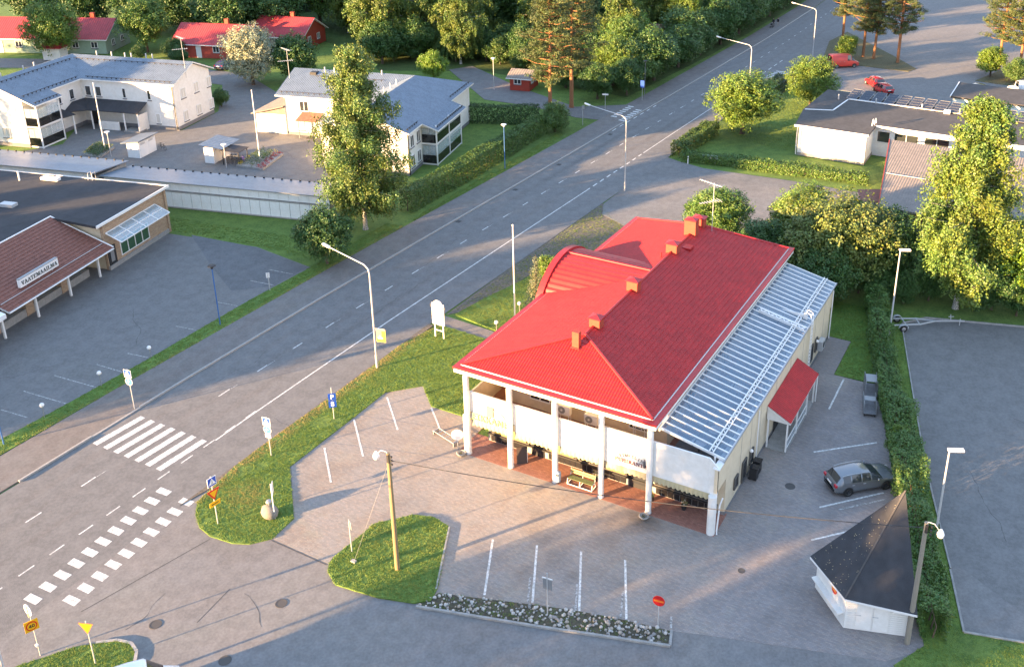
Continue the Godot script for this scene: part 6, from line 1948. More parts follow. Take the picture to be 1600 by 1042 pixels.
func vehicle(called: String, label: String, category: String, st: Array, at: Vector3, turn: float, paint: String, ax: Array, wr: float, rim: String, rails := false, group := "") -> Node3D:
	var t := thing(called, label, category, at, turn, group)
	var body := SurfaceTool.new()
	body.begin(Mesh.PRIMITIVE_TRIANGLES)
	body.set_smooth_group(0)
	var glass := SurfaceTool.new()
	glass.begin(Mesh.PRIMITIVE_TRIANGLES)
	glass.set_smooth_group(0)
	var ring := func(s: Array, side: float) -> Array:
		return [Vector3(0, s[1], s[0]), Vector3(side * s[4] * 0.9, s[1], s[0]), Vector3(side * s[4] * 0.985, s[1] + 0.14, s[0]), Vector3(side * s[4], (s[1] + s[2]) * 0.55, s[0]), Vector3(side * s[4] * 0.97, s[2], s[0]), Vector3(side * s[5], s[3] - 0.04, s[0]), Vector3(side * s[5] * 0.82, s[3], s[0]), Vector3(0, s[3] + 0.02, s[0])]
	for side in [-1.0, 1.0]:
		for i in st.size() - 1:
			var a: Array = ring.call(st[i], side)
			var b: Array = ring.call(st[i + 1], side)
			var k: String = st[i][6]
			for j in 7:
				var s := body
				if (j == 4 and k in ["g", "s"]) or (j >= 5 and k in ["s", "w"]):
					s = glass
				var q: Array = [a[j], b[j], b[j + 1], a[j], b[j + 1], a[j + 1]]
				if side < 0:
					q = [a[j], b[j + 1], b[j], a[j], a[j + 1], b[j + 1]]
				for p in q:
					s.add_vertex(p)
		for e in [0, st.size() - 1]:
			var a: Array = ring.call(st[e], side)
			for j in range(1, 7):
				var q: Array = [a[0], a[j], a[j + 1]]
				if (e == 0) == (side > 0):
					q = [a[0], a[j + 1], a[j]]
				for p in q:
					body.add_vertex(p)
	body.generate_normals()
	glass.generate_normals()
	part(t, "body", body.commit(), M[paint])
	part(t, "glazing", glass.commit(), M.dark_glass)
	var hw: float = st[4][4]
	for z in ax:
		for side in [-1.0, 1.0]:
			var ba := Basis(Vector3(0, 0, 1), -side * PI / 2)
			var b := MB.new()
			b.lathe(Vector3.ZERO, [Vector2(wr * 0.62, 0.02), Vector2(wr * 0.66, 0.035), Vector2(wr * 0.95, 0.03), Vector2(wr, -0.02), Vector2(wr, -0.16)], 18, ba)
			var w := part(t, "wheel", b.mesh(), M.rubber, Vector3(side * (hw + 0.004), wr, z))
			var r := MB.new()
			r.lathe(Vector3.ZERO, [Vector2(wr * 0.64, 0.022), Vector2(wr * 0.56, 0.0), Vector2(wr * 0.5, -0.01), Vector2(0, -0.01)], 18, ba)
			for k in 5:
				var an := TAU * k / 5
				r.bar(ba * Vector3(0, 0.012, 0), ba * Vector3(cos(an) * wr * 0.6, 0.012, sin(an) * wr * 0.6), 0.06, 0.03)
			part(w, "rim", r.mesh(), M[rim])
			var arch := MB.new()
			arch.lathe(Vector3.ZERO, [Vector2(wr + 0.055, 0.0), Vector2(wr + 0.05, 0.006), Vector2(0, 0.006)], 20, ba)
			part(t, "wheel_arch", arch.mesh(), M.dark, Vector3(side * (hw - 0.006), wr + 0.02, z))
	var z0: float = st[0][0]
	var z1: float = st[st.size() - 1][0]
	var rear: float = st[st.size() - 3][2]
	for side in [-1.0, 1.0]:
		var f := MB.new()
		f.ball(Vector3.ZERO, Vector3(0.17, 0.09, 0.17), 10, 6)
		part(t, "headlight", f.mesh(), M.head_light, Vector3(side * 0.6, float(st[1][2]) - 0.04, z0 + 0.17))
		var l := MB.new()
		l.box(Vector3.ZERO, Vector3(0.26, 0.17, 0.2))
		part(t, "tail_light", l.mesh(), M.tail_light, Vector3(side * (float(st[st.size() - 3][4]) - 0.15), rear - 0.12, z1 - 0.11))
		var m := MB.new()
		m.ball(Vector3.ZERO, Vector3(0.12, 0.08, 0.07), 8, 6)
		part(t, "mirror", m.mesh(), M[paint], Vector3(side * (hw + 0.09), float(st[3][2]) + 0.1, float(st[3][0]) + 0.4))
		for zz in [0.25, 1.05]:
			bx(t, "door_handle", Vector3(side * (hw + 0.004), float(st[5][2]) - 0.13, zz), Vector3(0.03, 0.03, 0.18), M.steel)
		if rails:
			pipe(t, "roof_rail", [Vector3(side * 0.62, 1.42, -0.2), Vector3(side * 0.62, 1.49, 0.1), Vector3(side * 0.62, 1.49, 1.2), Vector3(side * 0.6, 1.42, 1.75)], 0.022, M.steel)
	bx(t, "number_plate", Vector3(0, rear - 0.2, z1 + 0.005), Vector3(0.5, 0.12, 0.02), M.white_metal)
	bx(t, "bumper_trim", Vector3(0, 0.42, z1 + 0.01), Vector3(1.2, 0.12, 0.03), M.dark)
	bx(t, "grille", Vector3(0, 0.52, z0 - 0.005), Vector3(0.8, 0.14, 0.03), M.dark)
	return t
func person(label: String, at: Vector3, turn: float, top: Color, legs: Color, hair: Color) -> Node3D:
	var t := thing("person", label, "person", at, turn, "people walking on the far path")
	var b := MB.new()
	var skin := Color(0.45, 0.29, 0.22)
	b.col = legs
	for s in [-1.0, 1.0]:
		b.tube([Vector3(s * 0.1, 0.92, 0), Vector3(s * 0.1, 0.5, -s * 0.14 - 0.03), Vector3(s * 0.1, 0.09, -s * 0.2 + (0.08 if s > 0 else 0.02))], [0.1, 0.075, 0.05], 8)
		b.box(Vector3(s * 0.1, 0.05, -s * 0.22), Vector3(0.09, 0.09, 0.26))
	b.col = top
	b.tube([Vector3(0, 0.88, 0), Vector3(0, 1.1, 0), Vector3(0, 1.35, 0), Vector3(0, 1.46, 0)], [0.17, 0.15, 0.19, 0.08], 10)
	for s in [-1.0, 1.0]:
		b.tube([Vector3(s * 0.19, 1.38, 0), Vector3(s * 0.24, 1.12, s * 0.06), Vector3(s * 0.22, 0.95, -0.15)], [0.06, 0.05, 0.04], 7)
	b.col = skin
	for s in [-1.0, 1.0]:
		b.ball(Vector3(s * 0.22, 0.9, -0.19), Vector3(0.04, 0.07, 0.05), 8, 5)
	b.tube([Vector3(0, 1.42, 0), Vector3(0, 1.52, 0)], [0.055, 0.055], 8)
	b.ball(Vector3(0, 1.61, -0.01), Vector3(0.085, 0.115, 0.1), 12, 8)
	b.ball(Vector3(0, 1.6, -0.11), Vector3(0.018, 0.025, 0.025), 6, 4)
	for s in [-1.0, 1.0]:
		b.ball(Vector3(s * 0.085, 1.6, 0), Vector3(0.015, 0.03, 0.02), 6, 4)
	part(t, "body", b.mesh(), M.cloth)
	var h := MB.new()
	h.col = hair
	h.ball(Vector3(0, 1.645, 0.02), Vector3(0.096, 0.1, 0.1), 12, 8)
	part(t, "hair", h.mesh(), M.cloth)
	return t
func vehicles() -> void:
	vehicle("estate_car", "silver-grey estate car parked nose-in at the right hedge", "car", WAGON, Vector3(24.8, 0, -9.05), -0.826, "car_grey", [-1.38, 1.38], 0.32, "rim", true)
	vehicle("delivery_van", "faded red panel van parked beside the pines", "van", VAN, Vector3(-3.9, 0, -121.6), -0.9, "van_red", [-1.6, 1.55], 0.34, "rim_light")
	vehicle("hatchback", "red hatchback behind the solar panels, the farther of two", "car", HATCH, Vector3(3.6, 0, -111.6), 0.72, "car_red", [-1.25, 1.25], 0.31, "rim_light", false, "red cars in the far lot")
	vehicle("hatchback", "bright red hatchback tucked behind the solar panels, the nearer of two", "car", HATCH, Vector3(5.6, 0, -108.0), 0.72, "car_red", [-1.25, 1.25], 0.31, "rim_light", false, "red cars in the far lot")
	vehicle("delivery_van", "white delivery van at the right edge of the far lot", "van", VAN, Vector3(25.2, 0, -117.0), 0.9, "car_white", [-1.6, 1.55], 0.33, "rim_light")
	vehicle("sedan_car", "black car behind the dark roof beside the right birch top", "car", WAGON, Vector3(18.4, 0, -115.2), 1.0, "car_black", [-1.38, 1.38], 0.31, "rim_light")
	vehicle("estate_car", "dark blue car behind the left apartment house beside the willow", "car", WAGON, Vector3(-95.6, 0, -71.3), 0.2, "car_blue", [-1.38, 1.38], 0.31, "rim_light")
	var t := vehicle("camper_van", "white camper van showing only its roof at the bottom edge", "van", VAN, Vector3(-3.25, 0, 25.35), -0.62, "car_white", [-1.6, 1.55], 0.33, "rim_light")
	t.scale = Vector3(1, 1.0, 1)
	# boat trailer
	t = thing("boat_trailer", "empty galvanised boat trailer beside the lamp post in the right car park", "trailer", Vector3(22.9, 0, -32.2), 0.0)
	var dir := Vector3(0.87, 0, -0.5)
	var sd := Vector3(0.5, 0, 0.87)
	var fr := MB.new()
	fr.bar(dir * -0.9 + sd * 0.6 + Vector3(0, 0.55, 0), dir * 1.6 + sd * 0.5 + Vector3(0, 0.55, 0), 0.08, 0.1)
	fr.bar(dir * -0.9 - sd * 0.6 + Vector3(0, 0.55, 0), dir * 1.6 - sd * 0.5 + Vector3(0, 0.55, 0), 0.08, 0.1)
	fr.bar(dir * 1.6 + sd * 0.5 + Vector3(0, 0.55, 0), dir * 3.0 + Vector3(0, 0.55, 0), 0.08, 0.1)
	fr.bar(dir * 1.6 - sd * 0.5 + Vector3(0, 0.55, 0), dir * 3.0 + Vector3(0, 0.55, 0), 0.08, 0.1)
	fr.bar(dir * 2.9 + Vector3(0, 0.55, 0), dir * 5.6 + Vector3(0, 0.5, 0), 0.08, 0.1)
	for u in [-0.85, 0.3, 1.5]:
		fr.bar(dir * u + sd * 0.6 + Vector3(0, 0.55, 0), dir * u - sd * 0.6 + Vector3(0, 0.55, 0), 0.08, 0.08)
	part(t, "frame", fr.mesh(), M.galv)
	var wn := MB.new()
	wn.bar(dir * 4.4 + Vector3(0, 0.5, 0), dir * 4.3 + Vector3(0, 1.15, 0), 0.06, 0.06)
	wn.bar(dir * 4.6 + Vector3(0, 0.95, 0), dir * 4.0 + sd * 0.3 + Vector3(0, 1.1, 0), 0.05, 0.05)
	part(t, "winch_post", wn.mesh(), M.galv)
	for s in [-1.0, 1.0]:
		var b := MB.new()
		var ba := Basis(dir, sd, dir.cross(sd))
		b.lathe(Vector3.ZERO, [Vector2(0.0, 0.08), Vector2(0.18, 0.08), Vector2(0.19, 0.1), Vector2(0.3, 0.09), Vector2(0.32, 0.0), Vector2(0.3, -0.09), Vector2(0.0, -0.09)], 16, ba)
		var w := part(t, "wheel", b.mesh(), M.rubber, sd * s * 0.85 + Vector3(0, 0.32, 0))
		var r := MB.new()
		r.lathe(Vector3.ZERO, [Vector2(0.17, 0.09), Vector2(0.1, 0.11), Vector2(0, 0.11)], 12, ba)
		part(w, "rim", r.mesh(), M.rim_light)
		var mg := MB.new()
		var prev := Vector3.ZERO
		for i in 9:
			var a := PI * i / 8
			var p: Vector3 = sd * s * 0.85 + dir * cos(a) * 0.42 + Vector3(0, 0.36 + 0.36 * sin(a), 0)
			if i:
				mg.bar(prev, p, 0.26, 0.02)
			prev = p
		part(t, "mudguard", mg.mesh(), M.galv)
	pipe(t, "jockey_wheel", [dir * 5.2 + Vector3(0, 0.7, 0), dir * 5.2 + Vector3(0, 0.06, 0)], 0.04, M.galv)
	bx(t, "light_board", dir * -1.1 + Vector3(0, 0.75, 0), Vector3(0.1, 0.12, 1.4), M.plinth, 0.5)
	person("person in dark clothes pushing a pram on the far path", Vector3(-24.4, 0.05, -147.7), PI, Color(0.02, 0.02, 0.025), Color(0.02, 0.02, 0.025), Color(0.03, 0.02, 0.015))
	person("person in a black top with pale trousers walking beside the pram", Vector3(-23.7, 0.05, -148.5), PI, Color(0.015, 0.015, 0.02), Color(0.3, 0.29, 0.28), Color(0.05, 0.035, 0.02))
	t = thing("pram", "small dark pram pushed along the far path", "pram", Vector3(-24.4, 0.05, -146.7))
	var pb := MB.new()
	pb.ball(Vector3(0, 0.65, 0), Vector3(0.25, 0.22, 0.42), 10, 6)
	part(t, "basket", pb.mesh(), M.dark)
	pipe(t, "handle", [Vector3(0, 0.6, -0.3), Vector3(0, 1.0, -0.6)], 0.025, M.steel)
	for q in [[-0.22, -0.3], [0.22, -0.3], [-0.22, 0.3], [0.22, 0.3]]:
		bx(t, "wheel", Vector3(q[0], 0.14, q[1]), Vector3(0.04, 0.26, 0.26), M.rubber)

# ---------------------------------------------------------------- ground
const KX := [[60, -24.4], [16, -24.46], [2, -24.65], [-13, -24.6], [-33, -24.18], [-59, -23.53], [-73, -23.27], [-91, -22.82], [-137, -22.1], [-170, -22.4], [-230, -24.5], [-330, -31.0], [-420, -40.0]]
func kx(z: float) -> float:
	for i in KX.size() - 1:
		if z <= KX[i][0] and z >= KX[i + 1][0]:
			var f := (z - float(KX[i][0])) / (float(KX[i + 1][0]) - float(KX[i][0]))
			return lerpf(KX[i][1], KX[i + 1][1], f)
	return -24.4
func strip(called: String, o0: float, o1: float, y: float, m: Material, za: float, zb: float, step: float, cols: int, tone: Callable, depth := 0.0) -> MeshInstance3D:
	var b := MB.new()
	var z := za
	while z > zb:
		var z2 := maxf(z - step, zb)
		for i in cols:
			var a := lerpf(o0, o1, float(i) / cols)
			var e := lerpf(o0, o1, float(i + 1) / cols)
			var q: Array = [Vector3(kx(z) + a, y, z), Vector3(kx(z) + e, y, z), Vector3(kx(z2) + e, y, z2), Vector3(kx(z2) + a, y, z2)]
			var u: Array = [a, e, e, a]
			for k in [0, 2, 1, 0, 3, 2]:
				b.v.append(q[k])
				b.n.append(Vector3.UP)
				b.c.append(tone.call(u[k], q[k].z))
				b.uv.append(Vector2(q[k].x, q[k].z))
		if depth > 0:
			for a in [o0, o1]:
				b.col = tone.call(a, z)
				b.quad(Vector3(kx(z) + a, y - depth, z), Vector3(kx(z2) + a, y - depth, z2), Vector3(kx(z2) + a, y, z2), Vector3(kx(z) + a, y, z))
		z = z2
	return struct(called, b.mesh(), m)
func flat(par: Node, called: String, pts: Array, y: float, m: Material) -> void:
	var b := MB.new()
	b.prism(V2(pts), y, y)
	part(par, called, b.mesh(), m)
func line(par: Node, called: String, x0: float, z0: float, x1: float, z1: float, w: float, y: float, m: Material) -> void:
	var d := Vector2(x1 - x0, z1 - z0).normalized()
	var e := Vector2(-d.y, d.x) * w / 2
	flat(par, called, [x0 + e.x, z0 + e.y, x1 + e.x, z1 + e.y, x1 - e.x, z1 - e.y, x0 - e.x, z0 - e.y], y, m)
func ground() -> void:
	var gm := func(x: float, z: float) -> Color:
		var k := 1.0 + 0.35 * nz.get_noise_2d(x * 1.2, z * 1.2) + 0.3 * nz.get_noise_2d(x * 7, z * 7)
		var d := clampf(nz.get_noise_2d(x * 2.3 + 500, z * 2.3) * 1.4, 0, 0.8)
		return Color(k * (1 + 0.9 * d), k * (1 + 0.25 * d), k)
	sheet("ground", V2([-420, 130, 300, 130, 300, -560, -420, -560]), -0.06, 0, M.grass, 5.0, gm)
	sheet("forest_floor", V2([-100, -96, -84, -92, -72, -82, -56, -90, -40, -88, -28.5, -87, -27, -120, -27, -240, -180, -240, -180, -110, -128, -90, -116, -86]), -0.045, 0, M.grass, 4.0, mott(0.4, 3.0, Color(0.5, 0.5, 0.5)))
	# main road with wheel tracks and repairs
	var rt := func(u: float, z: float) -> Color:
		var k := 1.0
		for c in [1.1, 2.9, 5.1, 6.9]:
			k += 0.3 * exp(-pow((u - c - 0.08 * nz.get_noise_2d(z * 4, c * 50)) / 0.34, 2))
		for c in [2.0, 6.0]:
			k -= 0.1 * exp(-pow((u - c) / 0.45, 2))
		if u > 8.15:
			k = 1.12
		k *= 1.0 + 0.14 * nz.get_noise_2d(u * 12, z * 1.1) + 0.1 * nz.get_noise_2d(u * 40, z * 14)
		if z > -2.0 and u < 8.0:
			k *= 1.06
		var w := 0.05 + (0.06 if u > 8.15 else 0.0)
		return Color(k * (1 + w * 0.5), k, k * (1 - w * 0.3))
	strip("road", 0, 11.4, 0.0, M.asphalt, 60, -420, 1.5, 46, rt)
	var ptone := func(u: float, z: float) -> Color:
		var k := 1.0 + 0.16 * nz.get_noise_2d(u * 9 + 70, z * 2.5) + 0.12 * nz.get_noise_2d(u * 30, z * 18)
		var w := 0.05 * nz.get_noise_2d(z * 3, u * 5)
		return Color(k * (1.05 + w), k, k * (0.97 - w))
	strip("footpath", -3.75, -0.16, 0.05, M.path, 60, -300, 1.5, 8, ptone, 0.12)
	var r: Node = get_node("road")
	# kerb stones
	var z := 16.4
	while z > -170:
		if true:
			bx(r, "kerb_stone", Vector3(kx(z - 0.7) - 0.08, 0.045 if z > 12.0 or z < 6.6 else -0.03, z - 0.7), Vector3(0.15, 0.17, 1.38), M.granite, atan2(kx(z - 1.4) - kx(z), -1.4))
		z -= 1.4
	# painted lines
	for i in 11:
		line(r, "edge_dash", kx(23 - 2 * i) + 8.0 - 0.15, 23.0 - 2 * i + 1.0, kx(23 - 2 * i) + 8.0 - 0.15, 23.0 - 2 * i, 0.1, 0.006, M.paint)
	for q in [[7.0, -46.5], [-64.0, -104.0]]:
		var za: float = q[0]
		while za > q[1]:
			line(r, "edge_line", kx(za) + 7.95, za, kx(za - 4) + 7.95, za - 4.0, 0.12, 0.006, M.paint)
			za -= 4.0
	for i in 9:
		var za := -48.5 - 1.75 * i
		line(r, "edge_dash", kx(za) + 7.95, za, kx(za) + 7.95, za - 1.0, 0.16, 0.006, M.paint)
	for i in 6:
		var za := -104.5 - 3.0 * i
		line(r, "edge_dash", kx(za) + 7.95, za, kx(za) + 7.95, za - 1.6, 0.16, 0.006, M.paint)
	for i in 60:
		var za := 22.8 - 4.0 * i
		if za < 12.4 and za > 6.2:
			continue
		line(r, "centre_dash", kx(za) + 3.95, za, kx(za - 1.1) + 3.95, za - 1.1, 0.11, 0.006, M.paint)
		if i % 3 != 1:
			line(r, "worn_dash", kx(za - 1.15) + 4.0, za - 1.15, kx(za - 1.9) + 4.0, za - 1.9, 0.06, 0.0055, M.paint_worn)
	for i in 7:
		var za := -70.5 - 2.2 * i
		line(r, "edge_dash", kx(za) + 0.25, za, kx(za) + 0.25, za - 1.2, 0.14, 0.006, M.paint)
	# crossings
	for i in 7:
		line(r, "crossing_stripe", -23.72 + 1.04 * i, 11.25, -23.5 + 1.03 * i, 7.35, 0.5, 0.0065, M.paint)
	for i in 11:
		flat(r, "crossing_block", [-15.85 + 0.11 * i, 12.45 + 1.01 * i, -14.85 + 0.11 * i, 12.42 + 1.01 * i, -14.8 + 0.11 * i, 12.92 + 1.01 * i, -15.8 + 0.11 * i, 12.95 + 1.01 * i], 0.0075, M.paint)
	for i in 10:
		flat(r, "crossing_block", [-13.72 + 0.11 * i, 12.52 + 1.01 * i, -12.75 + 0.11 * i, 12.5 + 1.01 * i, -12.7 + 0.11 * i, 13.0 + 1.01 * i, -13.67 + 0.11 * i, 13.02 + 1.01 * i], 0.0075, M.paint)
	for i in 7:
		line(r, "crossing_block", -26.2, -76.6 - 0.95 * i, -25.3, -76.6 - 0.95 * i, 0.48, 0.056, M.paint)
		line(r, "crossing_block", -24.4, -75.4 - 0.95 * i, -23.5, -75.4 - 0.95 * i, 0.48, 0.056, M.paint)
	for i in 6:
		line(r, "crossing_stripe", -13.6 + 0.1 * i, -108.2 - 1.0 * i, -10.6 + 0.1 * i, -108.2 - 1.0 * i, 0.45, 0.007, M.paint)
	# other paved ground
	sheet("street", V2([-13.2, 60, -13.2, 6.5, -12.4, 3, 32, -4, 36, -1.5, 90, -14, 90, 60]), 0.004, 0.1, M.asphalt_old, 1.6, mott(0.16, 5.0, Color(0.95, 0.95, 0.97), 0.06))
	var pave := func(x: float, zz: float) -> Color:
		var k := 1.0 + 0.2 * nz.get_noise_2d(x * 5, zz * 5) + 0.18 * nz.get_noise_2d(x * 19, zz * 19) + 0.1 * nz.get_noise_2d(x * 60, zz * 12)
		var side := clampf((x - 15.0) / 6.0, 0, 1)
		var w := 0.1 * nz.get_noise_2d(x * 8 + 40, zz * 8) + 0.03
		k *= 1.0 - 0.12 * side
		# dirt washed out of the planter at the fifth column, and oil drips in the bays
		var dirt := Vector2((x - 13.7) * 0.8, zz - 0.9).length() + 0.5 * nz.get_noise_2d(x * 60, zz * 60)
		k *= 1.0 - 0.45 * clampf(1.3 - dirt, 0, 1)
		for q in [Vector2(9.2, 8.2), Vector2(12.0, 7.2), Vector2(-7.6, 2.4), Vector2(-7.4, 5.6), Vector2(14.8, 6.2)]:
			k *= 1.0 - 0.3 * clampf(0.75 - Vector2(x, zz).distance_to(q) + 0.5 * nz.get_noise_2d(x * 70, zz * 70), 0, 1)
		return Color(k * (1 + w * (1 - side)), k, k * (1 - w * (1 - side)) * (1 + 0.06 * side))
	var pav := V2([-9.85, 6.8, -6.8, 9.98, -5.95, 10.8, -5.85, 12.83, -1.37, 12.92, 5.6, 12.2, 18.5, 8.4, 20.3, 7.8, 29.4, 5.07, 31.2, 3.2, 29.4, -2, 25.7, -14, 24.2, -18.7, 22.6, -21.9, 18.7, -21.9, 18.7, -21.4, 17.8, -21.4, 17.8, 0.2, -0.8, 0.2, -0.8, -3.45, -5.67, -3.5, -7.86, -5.49, -9.86, -3.42])
	sheet("forecourt_paving", pav, 0.012, 0.1, M.paver, 0.4, pave)
	sheet("colonnade_paving", V2([-0.8, 0.2, 18.0, 0.2, 18.0, -2.2, -0.8, -2.2]), 0.016, 0.1, M.terracotta, 1.0, mott(0.12, 9.0))
	sheet("garden_path", V2([17.9, -21.5, 19.8, -21.85, 19.75, -27.76, 17.92, -27.75]), 0.02, 0.1, M.paver, 1.0, mott(0.12, 9.0, Color(0.85, 0.85, 0.88)))
	sheet("walkway", V2([-12.9, -14.1, -12.9, -15.7, -7.1, -15.25, -0.7, -15.1, -0.7, -13.6, -7.1, -13.9]), 0.03, 0.1, M.path, 1.2, mott(0.14, 7.0))
	sheet("shop_lot", V2([-28.3, 60, -28.3, -17.6, -38, -19.0, -49, -17.2, -52, 0, -60, 60]), -0.01, 0.1, M.asphalt, 2.0, mott(0.16, 3.0, Color(1.16, 1.12, 1.08), 0.04))
	sheet("apartment_yard", V2([-34.8, -33.5, -62, -27.5, -78, -26.2, -86, -27.2, -84, -31.5, -90, -39, -75, -43, -77.5, -52, -88, -63, -118, -60, -120, -66, -90, -70, -70, -60, -66, -52, -62, -49, -52, -51, -44, -42, -38, -38]), -0.01, 0.1, M.asphalt, 2.0, mott(0.14, 3.0, Color(1.12, 1.07, 1.02)))
	sheet("rear_lot", V2([-12.3, -46, -12.4, -64, -10.3, -63.2, -6.5, -62.2, 4.5, -63, 12.2, -62.9, 15.5, -60, 14, -50, 2, -44.5, -7, -41, -11, -43]), -0.005, 0.1, M.asphalt_old, 1.5, mott(0.3, 5.0, Color(0.9, 0.9, 0.9), 0.05))
	sheet("gravel_verge", V2([-12.95, -15.9, -12.95, -46.5, -7, -41, -5.5, -36, -9.5, -33, -10.5, -26, -11.4, -18]), -0.03, 0.1, M.soil, 0.6, mott(0.4, 12.0, Color(1.15, 1.2, 1.0)))
	blades("grass", V2([-12.6, -16.5, -12.6, -45.5, -7.5, -41, -6, -36, -9.5, -33, -10.5, -26]), -0.03, 26, "patchy grass on the gravel verge beside the road behind the flagpole", func(_x: float, _z: float) -> float: return 0.15, 112)
	sheet("car_park", V2([22.95, -32.9, 24.64, -34.88, 60, -45, 90, -50, 90, -16, 35.7, 0.2, 32.8, 1.0, 31.4, -3.5, 28.5, -12.6, 25.9, -22]), 0.0, 0.1, M.asphalt, 1.6, mott(0.13, 4.0, Color(1.14, 1.12, 1.1)))
	sheet("side_street", V2([-26.3, -74.5, -30.5, -73.8, -39, -75.8, -47, -75.5, -62, -88, -60, -92, -46, -84, -33, -78.5, -26.2, -83.5]), -0.01, 0.1, M.asphalt, 2.0, mott(0.14, 4.0))
	sheet("far_lot", V2([-11.7, -105, -4, -106.5, 50, -104, 60, -240, -8, -240, -11.2, -180]), -0.012, 0.1, M.asphalt_old, 3.0, mott(0.16, 3.0, Color(0.95, 0.95, 0.96)))
	sheet("pine_island", V2([-8.5, -126, -5, -123.6, 6.7, -123.4, 7.5, -126, 2, -134, -10, -150, -11, -140]), 0.06, 0.15, M.soil, 2.0, mott(0.3, 6.0, Color(0.8, 0.85, 0.5)))
	sheet("pine_island", V2([17.5, -122.5, 30, -121, 50, -122, 50, -140, 22, -137]), 0.06, 0.15, M.soil, 2.0, mott(0.3, 6.0, Color(0.8, 0.85, 0.5)))
	sheet("house_path", V2([-150, -43, -124, -56, -123, -60, -128, -61, -152, -50]), -0.02, 0.1, M.path, 3.0, mott(0.14, 4.0))
	# lawns
	var verge := V2([-13.16, 8.65, -12.55, 12.46, -11.68, 13.41, -10.54, 14.16, -9.35, 14.44, -7.66, 14.28, -6.68, 13.84, -5.83, 12.85, -5.95, 10.83, -6.79, 9.98, -9.86, 6.93, -9.83, 0.3, -9.86, -3.42, -7.86, -5.49, -5.67, -3.5, -0.8, -3.5, -0.8, -13.5, -7.1, -13.85, -12.0, -14.1, -12.6, -12.9, -13.2, -9.7, -13.1, -6.4, -13.1, -0.7, -13.2, 5.15])
	var soft := mott(0.35, 9.0)
	var vd := func(x: float, zz: float) -> float:
		return clampf((-12.0 - x) * 1.2, 0, 0.95) + clampf((7.0 - Vector2(x + 10.2, zz - 10.6).length() * 3.2) * 0.1, 0, 0.5) * (1.0 if zz > 7.5 else 0.0)
	var none := func(_x: float, _z: float) -> float: return 0.06
	sheet("lawn", verge, 0.07, 0.12, M.grass, 1.2, soft)
	blades("grass", verge, 0.07, 75, "sunlit grass with a dry straw-coloured edge along the road verge", vd, 101)
	sheet("verge_gravel", V2([-13.25, 13.2, -13.25, -13.8, -12.75, -13.8, -12.75, 10.5]), 0.05, 0.1, M.soil, 1.0, mott(0.2, 9.0, Color(1.2, 1.15, 1.1)))
	var north := V2([-12.2, -16.3, -7.2, -15.4, -0.8, -15.3, -0.8, -29.5, -5.5, -34, -8.5, -33.5, -10.2, -26, -11.6, -20])
	sheet("lawn", north, 0.06, 0.12, M.grass, 1.2, soft)
	blades("grass", north, 0.06, 50, "lawn between the flagpole and the red arched entrance", none, 102)
	var isl := V2([-1.32, 12.94, -0.92, 13.5, 0.17, 14.11, 2.94, 13.79, 5.0, 13.2, 5.75, 12.6, 5.52, 11.64, 3.09, 6.99, 1.82, 6.69, 0.55, 7.06, -1.17, 8.93, -1.22, 10.29, -1.44, 12.39])
	sheet("lawn", isl, 0.1, 0.15, M.grass, 1.2, soft)
	blades("grass", isl, 0.1, 90, "grass of the island round the utility pole", none, 103)
	var cor := V2([-11.2, 27.2, -9.0, 24.0, -8.2, 23.35, -7.45, 22.75, -6.6, 22.6, -5.95, 22.85, -5.55, 23.3, -5.3, 24.3, -5.6, 30, -12, 40])
	sheet("lawn", cor, 0.1, 0.15, M.grass, 1.2, soft)
	blades("grass", cor, 0.1, 80, "grass of the kerbed corner at the bottom left", none, 104)
	var stp := V2([-28.35, 40, -28.35, 6, -28.2, -18.5, -28.0, -30, -30.2, -30, -29.9, -18, -30.1, -10, -29.75, 2, -29.85, 10, -31, 40])
	sheet("lawn", stp, 0.06, 0.14, M.grass, 1.2, mott(0.35, 9.0, Color(0.9, 1, 0.9)))
	blades("grass", stp, 0.06, 45, "narrow grass strip between shop lot and footpath", func(x: float, _z: float) -> float: return clampf((x + 28.75) * 1.6, 0, 0.7), 105)
	var rg := V2([22.3, -34.5, 23.0, -32.9, 25.9, -22, 28.5, -12.6, 31.3, -3.5, 32.7, 1.1, 36, 0.3, 90, -14, 90, 6, 31, 5.5, 29.8, 5.2, 31, 3.1, 29.4, -2, 25.7, -14, 22.5, -25, 19.5, -34.5])
	sheet("lawn", rg, 0.05, 0.12, M.grass, 1.5, soft)
	blades("grass", V2([22.3, -34.5, 23.0, -32.9, 25.9, -22, 28.5, -12.6, 31.3, -3.5, 32.7, 1.1, 36, 0.3, 40, 6, 29.8, 5.2, 31, 3.1, 29.4, -2, 25.7, -14, 22.5, -25, 19.5, -34.5]), 0.05, 45, "shaded grass strip beside the right hedge", none, 106)
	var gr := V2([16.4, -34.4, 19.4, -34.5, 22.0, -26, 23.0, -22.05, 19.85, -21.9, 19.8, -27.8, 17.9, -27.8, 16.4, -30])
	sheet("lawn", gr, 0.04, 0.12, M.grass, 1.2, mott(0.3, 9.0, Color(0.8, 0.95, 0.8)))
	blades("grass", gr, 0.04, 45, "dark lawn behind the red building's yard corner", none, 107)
	blades("grass", V2([-28.2, -31, -27.4, -40, -27.1, -52, -28.2, -66, -29.3, -66, -28.9, -50, -28.7, -34]), -0.05, 40, "grass strip between the long hedge and the footpath", none, 108)
	blades("grass", V2([-53, -20.5, -38.5, -22.5, -31.5, -24.2, -30.2, -19.3, -38, -19.3, -49, -18]), -0.05, 30, "shaded lawn below the white garage wall", none, 109)
	blades("grass", V2([-10.9, -79, -3, -74, 2, -74, 1, -90, -4, -104, -8, -106]), -0.05, 16, "lawn beside the white hall under the linden", none, 110)
	# kerbs of the corner and islands
	var kerbs := get_node("street")
